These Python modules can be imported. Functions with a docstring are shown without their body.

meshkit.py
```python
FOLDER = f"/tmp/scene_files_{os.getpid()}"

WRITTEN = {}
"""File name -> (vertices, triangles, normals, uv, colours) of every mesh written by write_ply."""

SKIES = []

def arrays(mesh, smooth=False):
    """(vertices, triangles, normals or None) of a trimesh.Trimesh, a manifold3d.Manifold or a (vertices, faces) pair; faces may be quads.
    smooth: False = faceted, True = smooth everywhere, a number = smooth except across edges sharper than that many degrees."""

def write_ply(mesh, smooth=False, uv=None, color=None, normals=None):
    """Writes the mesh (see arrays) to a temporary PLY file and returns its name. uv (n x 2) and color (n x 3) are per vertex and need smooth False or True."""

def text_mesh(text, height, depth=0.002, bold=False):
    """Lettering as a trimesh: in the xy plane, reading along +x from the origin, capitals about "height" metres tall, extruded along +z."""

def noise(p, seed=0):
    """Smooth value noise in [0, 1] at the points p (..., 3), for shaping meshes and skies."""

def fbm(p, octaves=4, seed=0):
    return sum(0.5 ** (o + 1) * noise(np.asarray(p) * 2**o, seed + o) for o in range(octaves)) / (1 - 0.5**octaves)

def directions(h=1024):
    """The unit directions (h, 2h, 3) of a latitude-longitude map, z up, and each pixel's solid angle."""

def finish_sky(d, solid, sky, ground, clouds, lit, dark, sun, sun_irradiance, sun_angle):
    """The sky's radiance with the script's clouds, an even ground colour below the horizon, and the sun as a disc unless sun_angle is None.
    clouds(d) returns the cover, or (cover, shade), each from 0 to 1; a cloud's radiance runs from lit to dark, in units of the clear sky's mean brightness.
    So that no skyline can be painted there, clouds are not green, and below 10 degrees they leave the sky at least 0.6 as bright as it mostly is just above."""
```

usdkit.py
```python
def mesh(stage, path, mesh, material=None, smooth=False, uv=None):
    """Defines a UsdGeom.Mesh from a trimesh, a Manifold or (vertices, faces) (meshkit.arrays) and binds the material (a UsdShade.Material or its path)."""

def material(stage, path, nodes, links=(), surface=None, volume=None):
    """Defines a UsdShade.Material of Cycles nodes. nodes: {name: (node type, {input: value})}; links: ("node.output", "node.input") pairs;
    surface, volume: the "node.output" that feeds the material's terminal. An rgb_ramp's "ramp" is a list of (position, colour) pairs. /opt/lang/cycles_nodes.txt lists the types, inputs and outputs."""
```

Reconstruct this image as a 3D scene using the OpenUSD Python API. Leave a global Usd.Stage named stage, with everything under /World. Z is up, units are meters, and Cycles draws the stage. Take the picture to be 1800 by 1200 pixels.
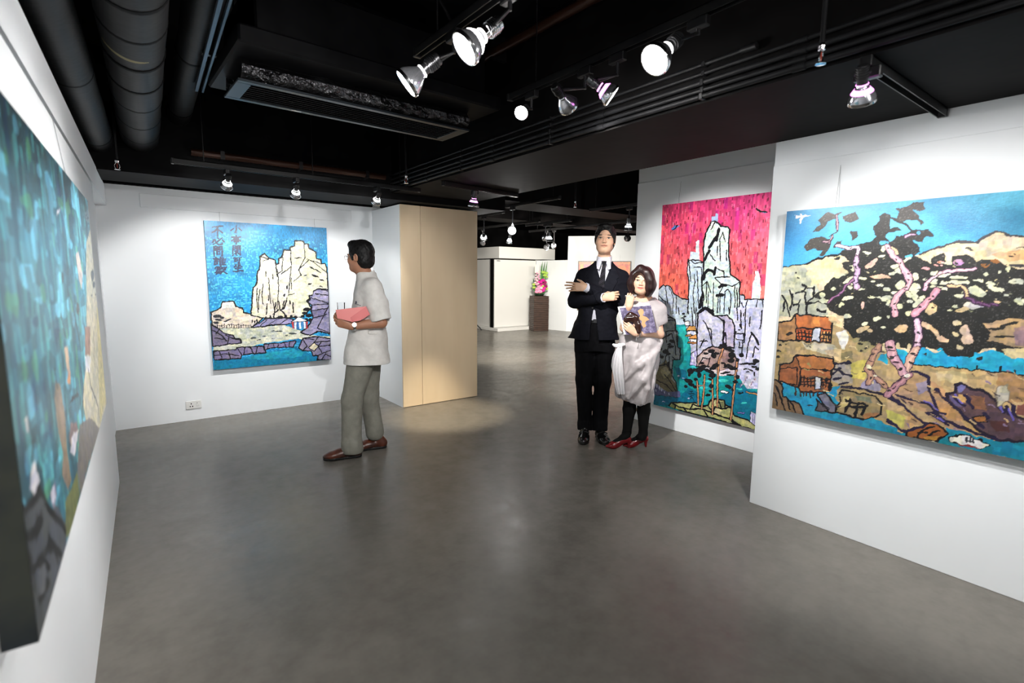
import math, random
import numpy as np, trimesh, shapely, manifold3d as m3
from shapely.geometry import Polygon, LineString, Point, box as sbox
import usdkit, meshkit
from pxr import Usd, UsdGeom, UsdLux, UsdShade, Gf, Sdf, Vt

stage = Usd.Stage.CreateInMemory()
UsdGeom.SetStageUpAxis(stage, 'Z')
UsdGeom.SetStageMetersPerUnit(stage, 1.0)
UsdGeom.Xform.Define(stage, '/World')
R0 = random.Random(7)
RN = np.random.default_rng(11)

# ------------------------------------------------------------------ camera
EYE, YAW, PITCH, ROLL = (0, 0, 1.45), math.radians(37.2), math.radians(7.35), math.radians(0.55)
_f = np.array([math.sin(YAW) * math.cos(PITCH), math.cos(YAW) * math.cos(PITCH), -math.sin(PITCH)])
_r = np.array([math.cos(YAW), -math.sin(YAW), 0.0]); _u = np.cross(_r, _f)
_r, _u = math.cos(ROLL) * _r + math.sin(ROLL) * _u, -math.sin(ROLL) * _r + math.cos(ROLL) * _u
cam = UsdGeom.Camera.Define(stage, '/World/camera')
cam.AddTransformOp().Set(Gf.Matrix4d(*_r, 0, *_u, 0, *(-_f), 0, *EYE, 1))
cam.CreateHorizontalApertureAttr(36.0); cam.CreateVerticalApertureAttr(24.0); cam.CreateFocalLengthAttr(18.0)
cam.CreateFStopAttr(2.4); cam.CreateFocusDistanceAttr(4.6)
cam.CreateExposureAttr(2.4)

# ------------------------------------------------------------------ lights
SPOT = 1.0            # all track lamps together
dome = UsdLux.DomeLight.Define(stage, '/World/ambient_fill')   # faint even ambient fill, added with no source in the room
dome.CreateIntensityAttr(0.02)
def spotlight(path, pos, target, power, cone=32, soft=0.6, color=(1, .97, .93), radius=.03):
    pos, target = np.array(pos, float), np.array(target, float)
    z = pos - target; z /= np.linalg.norm(z)
    a = np.array([0, 0, 1.0]) if abs(z[2]) < .95 else np.array([0, 1.0, 0])
    x = np.cross(a, z); x /= np.linalg.norm(x); y = np.cross(z, x)
    l = UsdLux.SphereLight.Define(stage, path)
    l.CreateRadiusAttr(radius); l.CreateIntensityAttr(power * SPOT); l.CreateColorAttr(Gf.Vec3f(*color))
    s = UsdLux.ShapingAPI.Apply(l.GetPrim()); s.CreateShapingConeAngleAttr(cone); s.CreateShapingConeSoftnessAttr(soft)
    l.AddTransformOp().Set(Gf.Matrix4d(*x, 0, *y, 0, *z, 0, *pos, 1))
    return l

# ------------------------------------------------------------------ helpers
USED = {}
def name_in(parent, name):
    k = (parent, name); n = USED.get(k, 0); USED[k] = n + 1
    return f'{parent}/{name}' + (f'_{n:03d}' if n else '')
def tagp(prim, label=None, cat=None, group=None, kind=None):
    for k, v in (('label', label), ('category', cat), ('group', group), ('kind', kind)):
        if v: prim.SetCustomDataByKey(k, v)
    return prim
def thing(name, label, cat, loc=(0, 0, 0), rotz=0.0, group=None):
    x = UsdGeom.Xform.Define(stage, name_in('/World', name))
    x.AddTranslateOp().Set(tuple(map(float, loc)))
    if rotz: x.AddRotateZOp().Set(math.degrees(rotz))
    return tagp(x.GetPrim(), label, cat, group)
def cat_mesh(m):
    if isinstance(m, (list, tuple)) and len(m) and not isinstance(m[0], np.ndarray):
        m = trimesh.util.concatenate([as_tm(q) for q in m])
    return m
def as_tm(m):
    if isinstance(m, trimesh.Trimesh): return m
    v, f, _ = meshkit.arrays(m); return trimesh.Trimesh(v, f, process=False)
def obj(name, mesh, mat, parent=None, label=None, cat=None, group=None, kind=None, smooth=30, colors=None):
    pp = '/World' if parent is None else str(parent.GetPath())
    p = usdkit.mesh(stage, name_in(pp, name), cat_mesh(mesh), M[mat], smooth=smooth)
    if colors is not None:
        UsdGeom.PrimvarsAPI(p).CreatePrimvar('col', Sdf.ValueTypeNames.Color3fArray, 'vertex').Set(Vt.Vec3fArray.FromNumpy(np.asarray(colors, np.float32)))
    return tagp(p.GetPrim(), label, cat, group, kind)
def struct(name, mesh, mat, smooth=30):
    return obj(name, mesh, mat, kind='structure', smooth=smooth)
def hull(pts):
    return as_tm(m3.Manifold.hull_points(np.asarray(pts, float)))
def bx(x0, x1, y0, y1, z0, z1, b=0.0):
    x0, x1 = min(x0, x1), max(x0, x1); y0, y1 = min(y0, y1), max(y0, y1); z0, z1 = min(z0, z1), max(z0, z1)
    if b <= 0:
        m = trimesh.creation.box([x1 - x0, y1 - y0, z1 - z0]); m.apply_translation([(x0 + x1) / 2, (y0 + y1) / 2, (z0 + z1) / 2]); return m
    b = min(b, (x1 - x0) / 2.1, (y1 - y0) / 2.1, (z1 - z0) / 2.1)
    pts = []
    for sx in (0, 1):
        for sy in (0, 1):
            for sz in (0, 1):
                c = [(x0, x1)[sx], (y0, y1)[sy], (z0, z1)[sz]]; s = [1 - 2 * sx, 1 - 2 * sy, 1 - 2 * sz]
                for k in range(3):
                    q = [c[i] + (0 if i == k else s[i] * b) for i in range(3)]; pts.append(q)
    return hull(pts)
def prism(poly, z0, z1):
    """vertical prism over a plan polygon"""
    m = trimesh.creation.extrude_polygon(Polygon(poly), z1 - z0); m.apply_translation([0, 0, z0]); return m
def basis_to(d):
    d = np.asarray(d, float); d = d / np.linalg.norm(d)
    a = np.array([0, 0, 1.0]) if abs(d[2]) < .9 else np.array([0, 1.0, 0])
    x = np.cross(a, d); x /= np.linalg.norm(x); return x, np.cross(d, x), d
def cyl(p0, p1, r, n=16, r1=None):
    p0, p1 = np.asarray(p0, float), np.asarray(p1, float); r1 = r if r1 is None else r1
    x, y, d = basis_to(p1 - p0); a = np.arange(n) * 2 * math.pi / n
    c = np.cos(a)[:, None] * x + np.sin(a)[:, None] * y
    v = np.vstack([p0 + c * r, p1 + c * r1, p0[None], p1[None]]); f = []
    for i in range(n):
        j = (i + 1) % n
        f += [[i, j, n + j], [i, n + j, n + i], [2 * n, j, i], [2 * n + 1, n + i, n + j]]
    return trimesh.Trimesh(v, f, process=False)
def tube(path, r, n=8):
    path = np.asarray(path, float); t = np.gradient(path, axis=0); t /= np.linalg.norm(t, axis=1)[:, None] + 1e-12
    a = np.arange(n) * 2 * math.pi / n; rings = []
    x, _, _ = basis_to(t[0])
    for p, d, rr in zip(path, t, np.broadcast_to(r, (len(path),))):
        x = x - d * (x @ d); x /= np.linalg.norm(x); y = np.cross(d, x)
        rings.append(p + rr * (np.cos(a)[:, None] * x + np.sin(a)[:, None] * y))
    k = len(path); v = np.vstack(rings + [path[:1], path[-1:]]); f = []
    for i in range(k - 1):
        for j in range(n):
            j2 = (j + 1) % n
            f += [[i * n + j, i * n + j2, (i + 1) * n + j2], [i * n + j, (i + 1) * n + j2, (i + 1) * n + j]]
    for j in range(n):
        f += [[k * n, (j + 1) % n, j], [k * n + 1, (k - 1) * n + j, (k - 1) * n + (j + 1) % n]]
    return trimesh.Trimesh(v, f, process=False)
def lathe(profile, p0=(0, 0, 0), d=(0, 0, 1), n=24):
    """profile: (radius, along) pairs, turned about the axis d through p0"""
    x, y, d = basis_to(d); a = np.arange(n) * 2 * math.pi / n; p0 = np.asarray(p0, float)
    c = np.cos(a)[:, None] * x + np.sin(a)[:, None] * y
    v = np.vstack([p0 + d * h + c * max(r, 1e-5) for r, h in profile]); f = []
    for i in range(len(profile) - 1):
        for j in range(n):
            j2 = (j + 1) % n
            f += [[i * n + j, i * n + j2, (i + 1) * n + j2], [i * n + j, (i + 1) * n + j2, (i + 1) * n + j]]
    return trimesh.Trimesh(v, f, process=False)
def spline(pts, n=24):
    from scipy.interpolate import CubicSpline
    pts = np.asarray(pts, float); t = np.r_[0, np.cumsum(np.linalg.norm(np.diff(pts, axis=0), axis=1))]
    return CubicSpline(t, pts)(np.linspace(0, t[-1], n))

# ------------------------------------------------------------------ materials
M = {}
def srgb(r, g, b):
    return tuple(((c / 255 / 12.92) if c / 255 <= .04045 else ((c / 255 + .055) / 1.055) ** 2.4) for c in (r, g, b))
def mat(name, color, rough=.5, metal=0.0, spec=.5, **kw):
    M[name] = usdkit.material(stage, f'/World/Looks/{name}', {'p': ('principled_bsdf', dict(base_color=color, roughness=rough, metallic=metal, specular_ior_level=spec, **kw))}, surface='p.BSDF')
def noisemat(name, c0, c1, scale, rough=.5, bump=0.0, bscale=None, metal=0.0, detail=4, stretch=(1, 1, 1), spec=.5, r2=None, lo=.35, hi=.65, dist=.002, **kw):
    nodes = {'tc': ('geometry', {}), 'mp': ('mapping', {'mapping_type': 'point', 'scale': stretch}), 'n': ('noise_texture', {'scale': scale, 'detail': detail, 'roughness': .55}),
             'r': ('rgb_ramp', {'ramp': [(lo, c0), (hi, c1)]}), 'p': ('principled_bsdf', dict(roughness=rough, metallic=metal, specular_ior_level=spec, **kw))}
    links = [('tc.position', 'mp.vector'), ('mp.vector', 'n.vector'), ('n.fac', 'r.fac'), ('r.color', 'p.base_color')]
    if r2 is not None:
        nodes['mr'] = ('map_range', {'from_min': .3, 'from_max': .7, 'to_min': rough, 'to_max': r2}); links += [('n.fac', 'mr.value'), ('mr.result', 'p.roughness')]
    if bump:
        nodes['n2'] = ('noise_texture', {'scale': bscale or scale * 6, 'detail': 3}); nodes['b'] = ('bump', {'strength': bump, 'distance': dist})
        links += [('mp.vector', 'n2.vector'), ('n2.fac', 'b.height'), ('b.normal', 'p.normal')]
    M[name] = usdkit.material(stage, f'/World/Looks/{name}', nodes, links, surface='p.BSDF')
def emit(name, color, strength):
    M[name] = usdkit.material(stage, f'/World/Looks/{name}', {'e': ('emission', {'color': color, 'strength': strength})}, surface='e.emission')
def colmat(name, rough=.5, spec=.5, bump=0.0, bscale=200, dist=.001, **kw):
    """base colour from the mesh's own 'col' primvar"""
    nodes = {'a': ('attribute', {'attribute': 'col'}), 'p': ('principled_bsdf', dict(roughness=rough, specular_ior_level=spec, **kw))}
    links = [('a.color', 'p.base_color')]
    if bump:
        nodes |= {'tc': ('geometry', {}), 'n': ('noise_texture', {'scale': bscale, 'detail': 3}), 'b': ('bump', {'strength': bump, 'distance': dist})}
        links += [('tc.position', 'n.vector'), ('n.fac', 'b.height'), ('b.normal', 'p.normal')]
    M[name] = usdkit.material(stage, f'/World/Looks/{name}', nodes, links, surface='p.BSDF')

noisemat('white_wall', (.80, .835, .86), (.83, .86, .88), 1.3, rough=.55, bump=.08, bscale=60, spec=.3)
noisemat('black_paint', (.003, .003, .0033), (.008, .008, .0085), 3, rough=.65, bump=.5, bscale=30, spec=.08)
noisemat('black_pipe_paint', (.006, .006, .0065), (.014, .014, .0155), 5, rough=.5, bump=.6, bscale=30, spec=.2)
noisemat('soffit_paint', (.002, .0018, .0018), (.005, .0043, .0043), 4, rough=.7, bump=.6, bscale=14, spec=.08)
noisemat('plywood', srgb(222, 200, 166), srgb(228, 207, 174), 1.6, rough=.5, bump=.04, bscale=30, stretch=(3, 3, .6), spec=.3)
noisemat('black_foil', (.03, .03, .032), (.09, .09, .095), 6, rough=.20, bump=1.0, bscale=24, metal=.85, spec=.8, dist=.03)
noisemat('sheet_metal', (.003, .003, .0035), (.008, .008, .009), 6, rough=.5, bump=.3, bscale=20, spec=.15)
mat('grille_metal', (.022, .030, .038), .4, .3)
mat('slat_black', (.01, .01, .011), .5)
mat('blue_grey_metal', (.05, .09, .13), .35, .5)
mat('black_metal', (.012, .012, .013), .35, .2)
mat('gunmetal', (.09, .09, .095), .3, .8)
mat('chrome', (.75, .75, .77), .12, 1.0)
mat('bulb_glass', (.55, .56, .6), .15, .9)
mat('white_plastic', (.75, .75, .73), .35)
mat('wire', (.35, .36, .37), .4, .6)
mat('dark_gap', (.004, .004, .004), .8, 0, .1)
mat('white_panel', (.74, .74, .72), .5, 0, .3)
emit('lamp_white', (1, .98, .96), 30)
emit('lamp_dim', (1, .97, .95), 2.5)
emit('lamp_magenta', (1, .26, .95), .75)

# polished concrete floor
nodes = {'g': ('geometry', {}), 'n1': ('noise_texture', {'scale': .9, 'detail': 6, 'roughness': .6}), 'n2': ('noise_texture', {'scale': 7, 'detail': 6, 'roughness': .65}),
         'n3': ('noise_texture', {'scale': 90, 'detail': 3}), 'mx': ('mix_float', {'fac': .4}),
         'r': ('rgb_ramp', {'ramp': [(.34, srgb(99, 96, 89)), (.5, srgb(108, 104, 97)), (.66, srgb(118, 114, 106))]}),
         'rr': ('map_range', {'from_min': .3, 'from_max': .7, 'to_min': .24, 'to_max': .38}), 'b': ('bump', {'strength': .05, 'distance': .002}),
         'p': ('principled_bsdf', {'specular_ior_level': .36})}
links = [('g.position', 'n1.vector'), ('g.position', 'n2.vector'), ('g.position', 'n3.vector'), ('n1.fac', 'mx.a'), ('n2.fac', 'mx.b'), ('mx.result', 'r.fac'), ('r.color', 'p.base_color'),
         ('n2.fac', 'rr.value'), ('rr.result', 'p.roughness'), ('n3.fac', 'b.height'), ('b.normal', 'p.normal')]
M['concrete'] = usdkit.material(stage, '/World/Looks/concrete', nodes, links, surface='p.BSDF')

# ------------------------------------------------------------------ room shell
YB, XR, XA, ZS, ZC = 5.83, 3.162, 4.10, 2.25, 3.05      # back wall, near right wall, alcove wall, beam soffit, slab
LX = lambda y, x0=-.109: x0 + .0307 * (y - 4.354)         # the left wall runs slightly askew
struct('floor', bx(-.9, 14, -2.8, 15, -.12, 0), 'concrete')
struct('ceiling', bx(-.9, 14, -2.8, 15, ZC, ZC + .15), 'black_paint')
# left wall: a proud picture panel, then the bare wall, with a pelmet along the top
lp = lambda y0, y1, xa, xb: [(LX(y0, xa), y0), (LX(y1, xa), y1), (LX(y1, xb), y1), (LX(y0, xb), y0)]
wl = struct('wall_left', prism(lp(-2.6, YB, -.182, -.44), 0, 2.019), 'white_wall')
obj('picture_panel', prism(lp(-2.6, 4.354, -.109, -.1815), 0, 2.005), 'white_wall', wl)
obj('upper_wall', prism(lp(-2.6, YB, -.36, -.44), 2.02, ZC), 'black_paint', wl)
tl = struct('trim_1', [prism(lp(-2.6, YB - .004, -.107, -.199), 2.025, 2.20), prism(lp(-2.6, YB - .004, -.116, -.199), 2.20, 2.215)], 'white_wall')
struct('wall_back', bx(-.42, 2.6, YB, YB + .14, 0, 2.215), 'white_wall')
struct('trim_2', [bx(.18, 2.12, YB - .012, YB - .0005, 2.03, 2.155, .004)], 'white_wall')
struct('trim_3', bx(-.12, 2.364, YB - .035, YB - .001, 2.216, 2.26), 'black_paint')
# square white column with a plywood front
pl = struct('wall_column', bx(2.366, 3.325, 5.087, 6.2, 0, 2.176), 'white_wall')
obj('panel', bx(2.366, 2.596, 5.066, 5.0865, .004, 2.176, .002), 'plywood', pl)
obj('panel', bx(2.600, 3.326, 5.066, 5.0865, .004, 2.176, .002), 'plywood', pl)
# right: the near wall block, the alcove wall behind it
wr = struct('wall_right', bx(XR + .012, XA + .3, -2.6, 1.59, 0, ZC), 'white_wall')
obj('picture_panel', bx(XR, XR + .0118, -2.6, 1.5905, 0, 2.112, .002), 'white_wall', wr)
wa = struct('wall_alcove', bx(XA + .012, XA + .15, 1.59, 3.385, 0, ZC), 'white_wall')
obj('picture_panel', bx(XA, XA + .0118, 1.592, 3.385, 0, 2.352, .002), 'white_wall', wa)
struct('wall_behind', bx(-.6, XA, -2.75, -2.61, 0, ZC), 'white_wall')
# beams
struct('trim_4', bx(2.205, XR + .008, -2.6, 4.9, ZS, ZC), 'soffit_paint')
struct('trim_5', bx(-.2, 3.6, 4.9, 5.45, 2.19, ZC), 'black_paint')
struct('trim_6', bx(3.6, 13.5, 5.0, 5.6, 2.33, ZC), 'soffit_paint')
struct('trim_7', bx(3.3, 13.5, 7.3, 7.8, 2.42, ZC), 'soffit_paint')
struct('trim_8', bx(-.2, 2.2, 5.45, YB + .1, 2.26, ZC), 'black_paint')
# far room shell
struct('wall_far', bx(-.6, 14, 14.6, 14.8, 0, ZC), 'black_paint')
struct('wall_far_side', bx(13.6, 13.8, -2.6, 14.6, 0, ZC), 'black_paint')
struct('wall_far_left', bx(3.33, 3.45, 6.3, 14.6, 0, ZC), 'white_panel')
# ------------------------------------------------------------------ far room: white storage block with sliding doors, angled picture wall
fb = struct('wall_partition', [bx(7.67, 9.4, 10.72, 14.5, 0, .08, .006), bx(7.70, 9.6, 10.72, 14.5, 1.885, 2.176, .004), bx(7.84, 9.4, 11.12, 14.5, .08, 1.885)], 'white_panel')
obj('dark_gap', [bx(7.705, 7.83, 10.995, 11.115, .08, 1.885), bx(7.70, 7.83, 11.11, 14.4, 1.866, 1.884), bx(7.72, 9.12, 10.985, 11.11, 1.858, 1.884)], 'dark_gap', fb)
d1 = struct('door_1', bx(7.725, 9.115, 10.955, 10.99, .085, 1.856, .004), 'white_panel')
obj('door_label', bx(7.79, 7.90, 10.950, 10.955, 1.815, 1.832), 'black_metal', d1)
struct('door_2', bx(7.735, 7.80, 11.125, 14.3, .085, 1.862, .004), 'white_panel')
struct('wall_return', prism([(9.12, 10.95), (9.29, 9.87), (9.36, 9.90), (9.19, 11.0)], 0, 1.86), 'white_wall')
AZ = math.radians(141); PD = np.array([math.sin(AZ), math.cos(AZ)]); PN = np.array([PD[1], -PD[0]]); PW = np.array([9.277, 9.863])  # the angled wall runs along PD, PN points away from its face
if PN @ (-PW) > 0: PN = -PN
def pw(a, b=0.0): return tuple(PW + PD * a + PN * b)
wpic = struct('wall_angled', prism([pw(0, .02), pw(5.5, .02), pw(5.5, .2), pw(0, .2)], 0, 2.47), 'white_wall')
obj('picture_panel', prism([pw(0), pw(5.5), pw(5.5, .0195), pw(0, .0195)], 0, 2.10), 'white_wall', wpic)

# tripod behind the column, one leg reaching out
t = thing('tripod', 'black tripod behind the plywood column with one leg showing', 'tripod', (7.02, 11.56, 0))
obj('column', [cyl((0, 0, .25), (0, 0, 1.3), .014), cyl((0, 0, .60), (0, 0, .66), .03)], 'black_metal', t)
for a, L in ((-.476, .584), (1.62, .5), (3.7, .5)):
    e = (L * math.cos(a), L * math.sin(a)); lg = obj('leg', [cyl((.012 * math.cos(a), .012 * math.sin(a), .62), (e[0], e[1], .02), .016, r1=.013)], 'black_metal', t)
    obj('foot', lathe([(.005, 0), (.02, .002), (.02, .02), (.014, .035), (.0, .036)], (e[0], e[1], 0)), 'black_metal', lg)

# ------------------------------------------------------------------ ceiling services
def duct(label, c0, c1, r, bands, ripple, smear=False):
    c0, c1 = np.array(c0, float), np.array(c1, float); n = 90; d = thing('air_duct', label, 'duct', c0)
    ts = np.linspace(0, 1, n); P = (c1 - c0) * ts[:, None]
    rr = r * (1 + ripple * (meshkit.noise(np.c_[ts * 9 * np.linalg.norm(c1 - c0) / 3, ts * 0, ts * 0 + r * 50]) - .0))
    obj('pipe', tube(P, rr, 28), 'black_pipe_paint', d, smooth=True)
    for b in bands:
        q = (c1 - c0) * b; u = (c1 - c0) / np.linalg.norm(c1 - c0)
        obj('band', lathe([(r * .9, -.013), (r * 1.035, -.012), (r * 1.045, 0), (r * 1.035, .012), (r * .9, .013)], q, u, 28), 'black_paint', d, smooth=40)
    if smear:
        ax = (c1 - c0) / np.linalg.norm(c1 - c0); q0 = (c1 - c0) * smear
        a = np.linspace(math.radians(205), math.radians(295), 12); seg = []
        for k, ang in enumerate(a):
            w = .012 * math.sin(math.pi * (k + .7) / 12.6) + .003
            for s in (-1, 1): seg.append(q0 + ax * (s * w + .012 * k / 12) + np.array([math.cos(ang) * r * 1.012, 0, math.sin(ang) * r * 1.012]))
        v = np.array(seg); f = []
        for k in range(11): f += [[2 * k, 2 * k + 1, 2 * k + 3], [2 * k, 2 * k + 3, 2 * k + 2]]
        tm = trimesh.Trimesh(v, f, process=False); tm2 = tm.copy(); tm2.vertices = tm2.vertices + np.array([0, 0, .004]); tm2.faces = tm2.faces[:, ::-1]
        obj('paint_smear', [tm, tm2], 'old_yellow', d, 'smear of dull yellow paint on the duct')
    return d
mat('old_yellow', srgb(150, 138, 95), .6)
duct('fat black wrapped air duct in the middle of the three along the left wall', (.02, .3, 2.47), (.215, 5.75, 2.47), .118, (.18, .30, .375, .43, .495, .56, .63, .71, .79, .87, .94), .06, .47)
duct('black air duct closest to the left wall, hugging the pelmet', (-.255, .3, 2.42), (-.035, 5.75, 2.40), .095, (.3, .55, .8), .04)
duct('slimmer smooth black air duct on the room side of the fat one', (.30, .3, 2.66), (.46, 5.4, 2.66), .078, (.4, .62, .85), .03)

# flat blue grey trunking pair that rises towards the ceiling by the ducts
t = thing('cable_trunking', 'pair of blue grey cable trunking strips beside the round ducts', 'trunking', (0, 0, 0))
for dx, w in ((0, .016), (.033, .010)):
    obj('trunking_strip', prism([(.358 + dx - w / 2, 1.26), (.358 + dx + w / 2, 1.26), (.445 + dx + w / 2, 3.80), (.445 + dx - w / 2, 3.80)], 2.545, 2.568), 'blue_grey_metal', t)
for y, x in ((2.1, .405), (3.2, .442)): obj('strap', bx(x - .03, x + .035, y, y + .03, 2.568, 2.582), 'black_metal', t)

# ducted air conditioner with foil wrap and linear grille
AX, AY, AA = .52, 3.12, math.radians(2.2)
ac = thing('air_conditioner', 'black ducted air conditioner with foil wrapped plenum and long linear grille', 'air conditioner', (AX, AY, 2.4), AA)
obj('body', [bx(-.03, 1.50, -.36, .42, .106, .19, .01), bx(.06, 1.42, -.30, .40, .19, .46, .01)], 'sheet_metal', ac)
obj('hanger', [cyl((x, y, .45), (x, y, ZC - 2.4), .006, 6) for x in (.1, 1.3) for y in (-.2, .3)], 'black_metal', ac)
g = 60; xs = np.linspace(.02, 1.37, g); ring = []
for i, x in enumerate(xs):                                # crumpled foil sleeve
    pr = [(-.165, .0), (-.20, .03), (-.21, .065), (-.175, .105), (.17, .105), (.19, .05), (.165, 0)]
    pr2 = np.array([np.array(pr[0]) * 1.0] + [p for a, b in zip(pr[:-1], pr[1:]) for p in (np.linspace(a, b, 6)[1:])])
    ring.append(np.c_[np.full(len(pr2), x), pr2])
V = np.array(ring); k = V.shape[1]
nz = meshkit.fbm(V.reshape(-1, 3) * 9.0).reshape(g, k); V[:, 1:-1, 1] += (nz[:, 1:-1] * .05); V[:, 1:-1, 2] += nz[:, 1:-1] * .012
f = [[i * k + j, (i + 1) * k + j, (i + 1) * k + j + 1] for i in range(g - 1) for j in range(k - 1)] + [[i * k + j, (i + 1) * k + j + 1, i * k + j + 1] for i in range(g - 1) for j in range(k - 1)]
obj('foil_sleeve', trimesh.Trimesh(V.reshape(-1, 3), f, process=False), 'black_foil', ac, 'crumpled shiny black foil', smooth=35)
fr = obj('grille_frame', [bx(0, 1.385, -.17, -.135, -.006, .006, .002), bx(0, 1.385, .135, .17, -.006, .006, .002), bx(0, .07, -.135, .135, -.006, .006, .002), bx(1.315, 1.385, -.135, .135, -.006, .006, .002)], 'grille_metal', ac, 'blue grey grille frame')
for i in range(8):
    y = -.115 + i * .033
    s = bx(.07, 1.315, -.010, .010, -.0015, .0015); s.apply_transform(trimesh.transformations.rotation_matrix(math.radians(38), [1, 0, 0])); s.apply_translation([0, y, .004])
    obj('slat', s, 'slat_black', fr)
obj('throat', bx(.05, 1.335, -.14, .14, .03, .034), 'dark_gap', ac)
obj('badge', bx(.345, .40, .142, .152, -.0075, -.006), 'white_plastic', ac, 'small pale maker badge')

# conduits along the beam
for i, (z, r, y0, nm) in enumerate([(2.272, .012, -2.5, 'bottom thick conduit on the beam side, next above the soffit edge'), (2.300, .010, -2.5, 'second conduit up from the soffit edge of the beam'), (2.332, .012, -2.5, 'third conduit up from the soffit edge of the beam'),
                                  (2.372, .009, -2.5, 'thin fourth conduit up from the soffit edge of the beam'), (2.412, .009, 1.26, 'top conduit on the beam side that stops at a black end cap')]):
    t = thing('conduit', nm, 'conduit', (2.205 - r - .012, 0, z))
    obj('pipe', cyl((0, y0, 0), (0, 4.88, 0), r, 12), 'conduit_paint' if 'conduit_paint' in M else 'black_pipe_paint', t, smooth=40)
    for y in (1.0, 2.05, 3.1, 4.1):
        if y > y0: obj('coupling', cyl((0, y, 0), (0, y + .05, 0), r * 1.28, 12), 'black_pipe_paint', t, smooth=40)
    for y in (1.45, 2.5, 3.55):
        obj('clip', bx(-r * 1.15, r + .0125, y - .009, y + .009, -r * 1.2, r * 1.2, .002), 'black_metal', t)
    if i == 4: obj('end_cap', lathe([(0, -.06), (.016, -.055), (.016, .012), (.010, .014)], (0, 1.26, 0), (0, 1, 0), 14), 'black_metal', t)

def sprinkler(p, label, drop=.35, clear=False):
    t = thing('fire_sprinkler', label, 'sprinkler', p)
    obj('drop_pipe', cyl((0, 0, .035), (0, 0, drop), .008, 10), 'black_pipe_paint', t, smooth=40)
    obj('nozzle', lathe([(0, .02), (.011, .022), (.013, .034), (.009, .044), (0, .045)], n=12), 'chrome', t)
    a = np.linspace(0, math.pi, 9); obj('yoke', [tube(np.c_[s * .014 * np.sin(a), 0 * a, .022 * np.cos(a) + .0], .0024, 6) for s in (-1, 1)], 'chrome', t)
    obj('glass_bulb', lathe([(0, -.016), (.0025, -.012), (.003, 0), (.0025, .014), (0, .018)], n=8), 'bulb_red', t)
    obj('deflector', lathe([(0, -.0255), (.017, -.0245), (.0175, -.023), (.004, -.0215), (0, -.0215)], n=16), 'chrome', t)
mat('bulb_red', (.35, .05, .03), .2)
sprinkler((.030, 4.42, 2.15), 'chrome fire sprinkler hanging between the round ducts at far left', ZC - 2.15)
sprinkler((1.883, 3.91, 2.2), 'chrome fire sprinkler on a drop pipe above the column top left corner', ZC - 2.2)
sprinkler((3.903, 4.053, 2.2), 'small fire sprinkler under the dark ceiling left above the tall man', ZC - 2.2)
sprinkler((1.958, .849, 2.2), 'large fire sprinkler in front of the beam left of the right hand lamp', ZC - 2.2)

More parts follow.
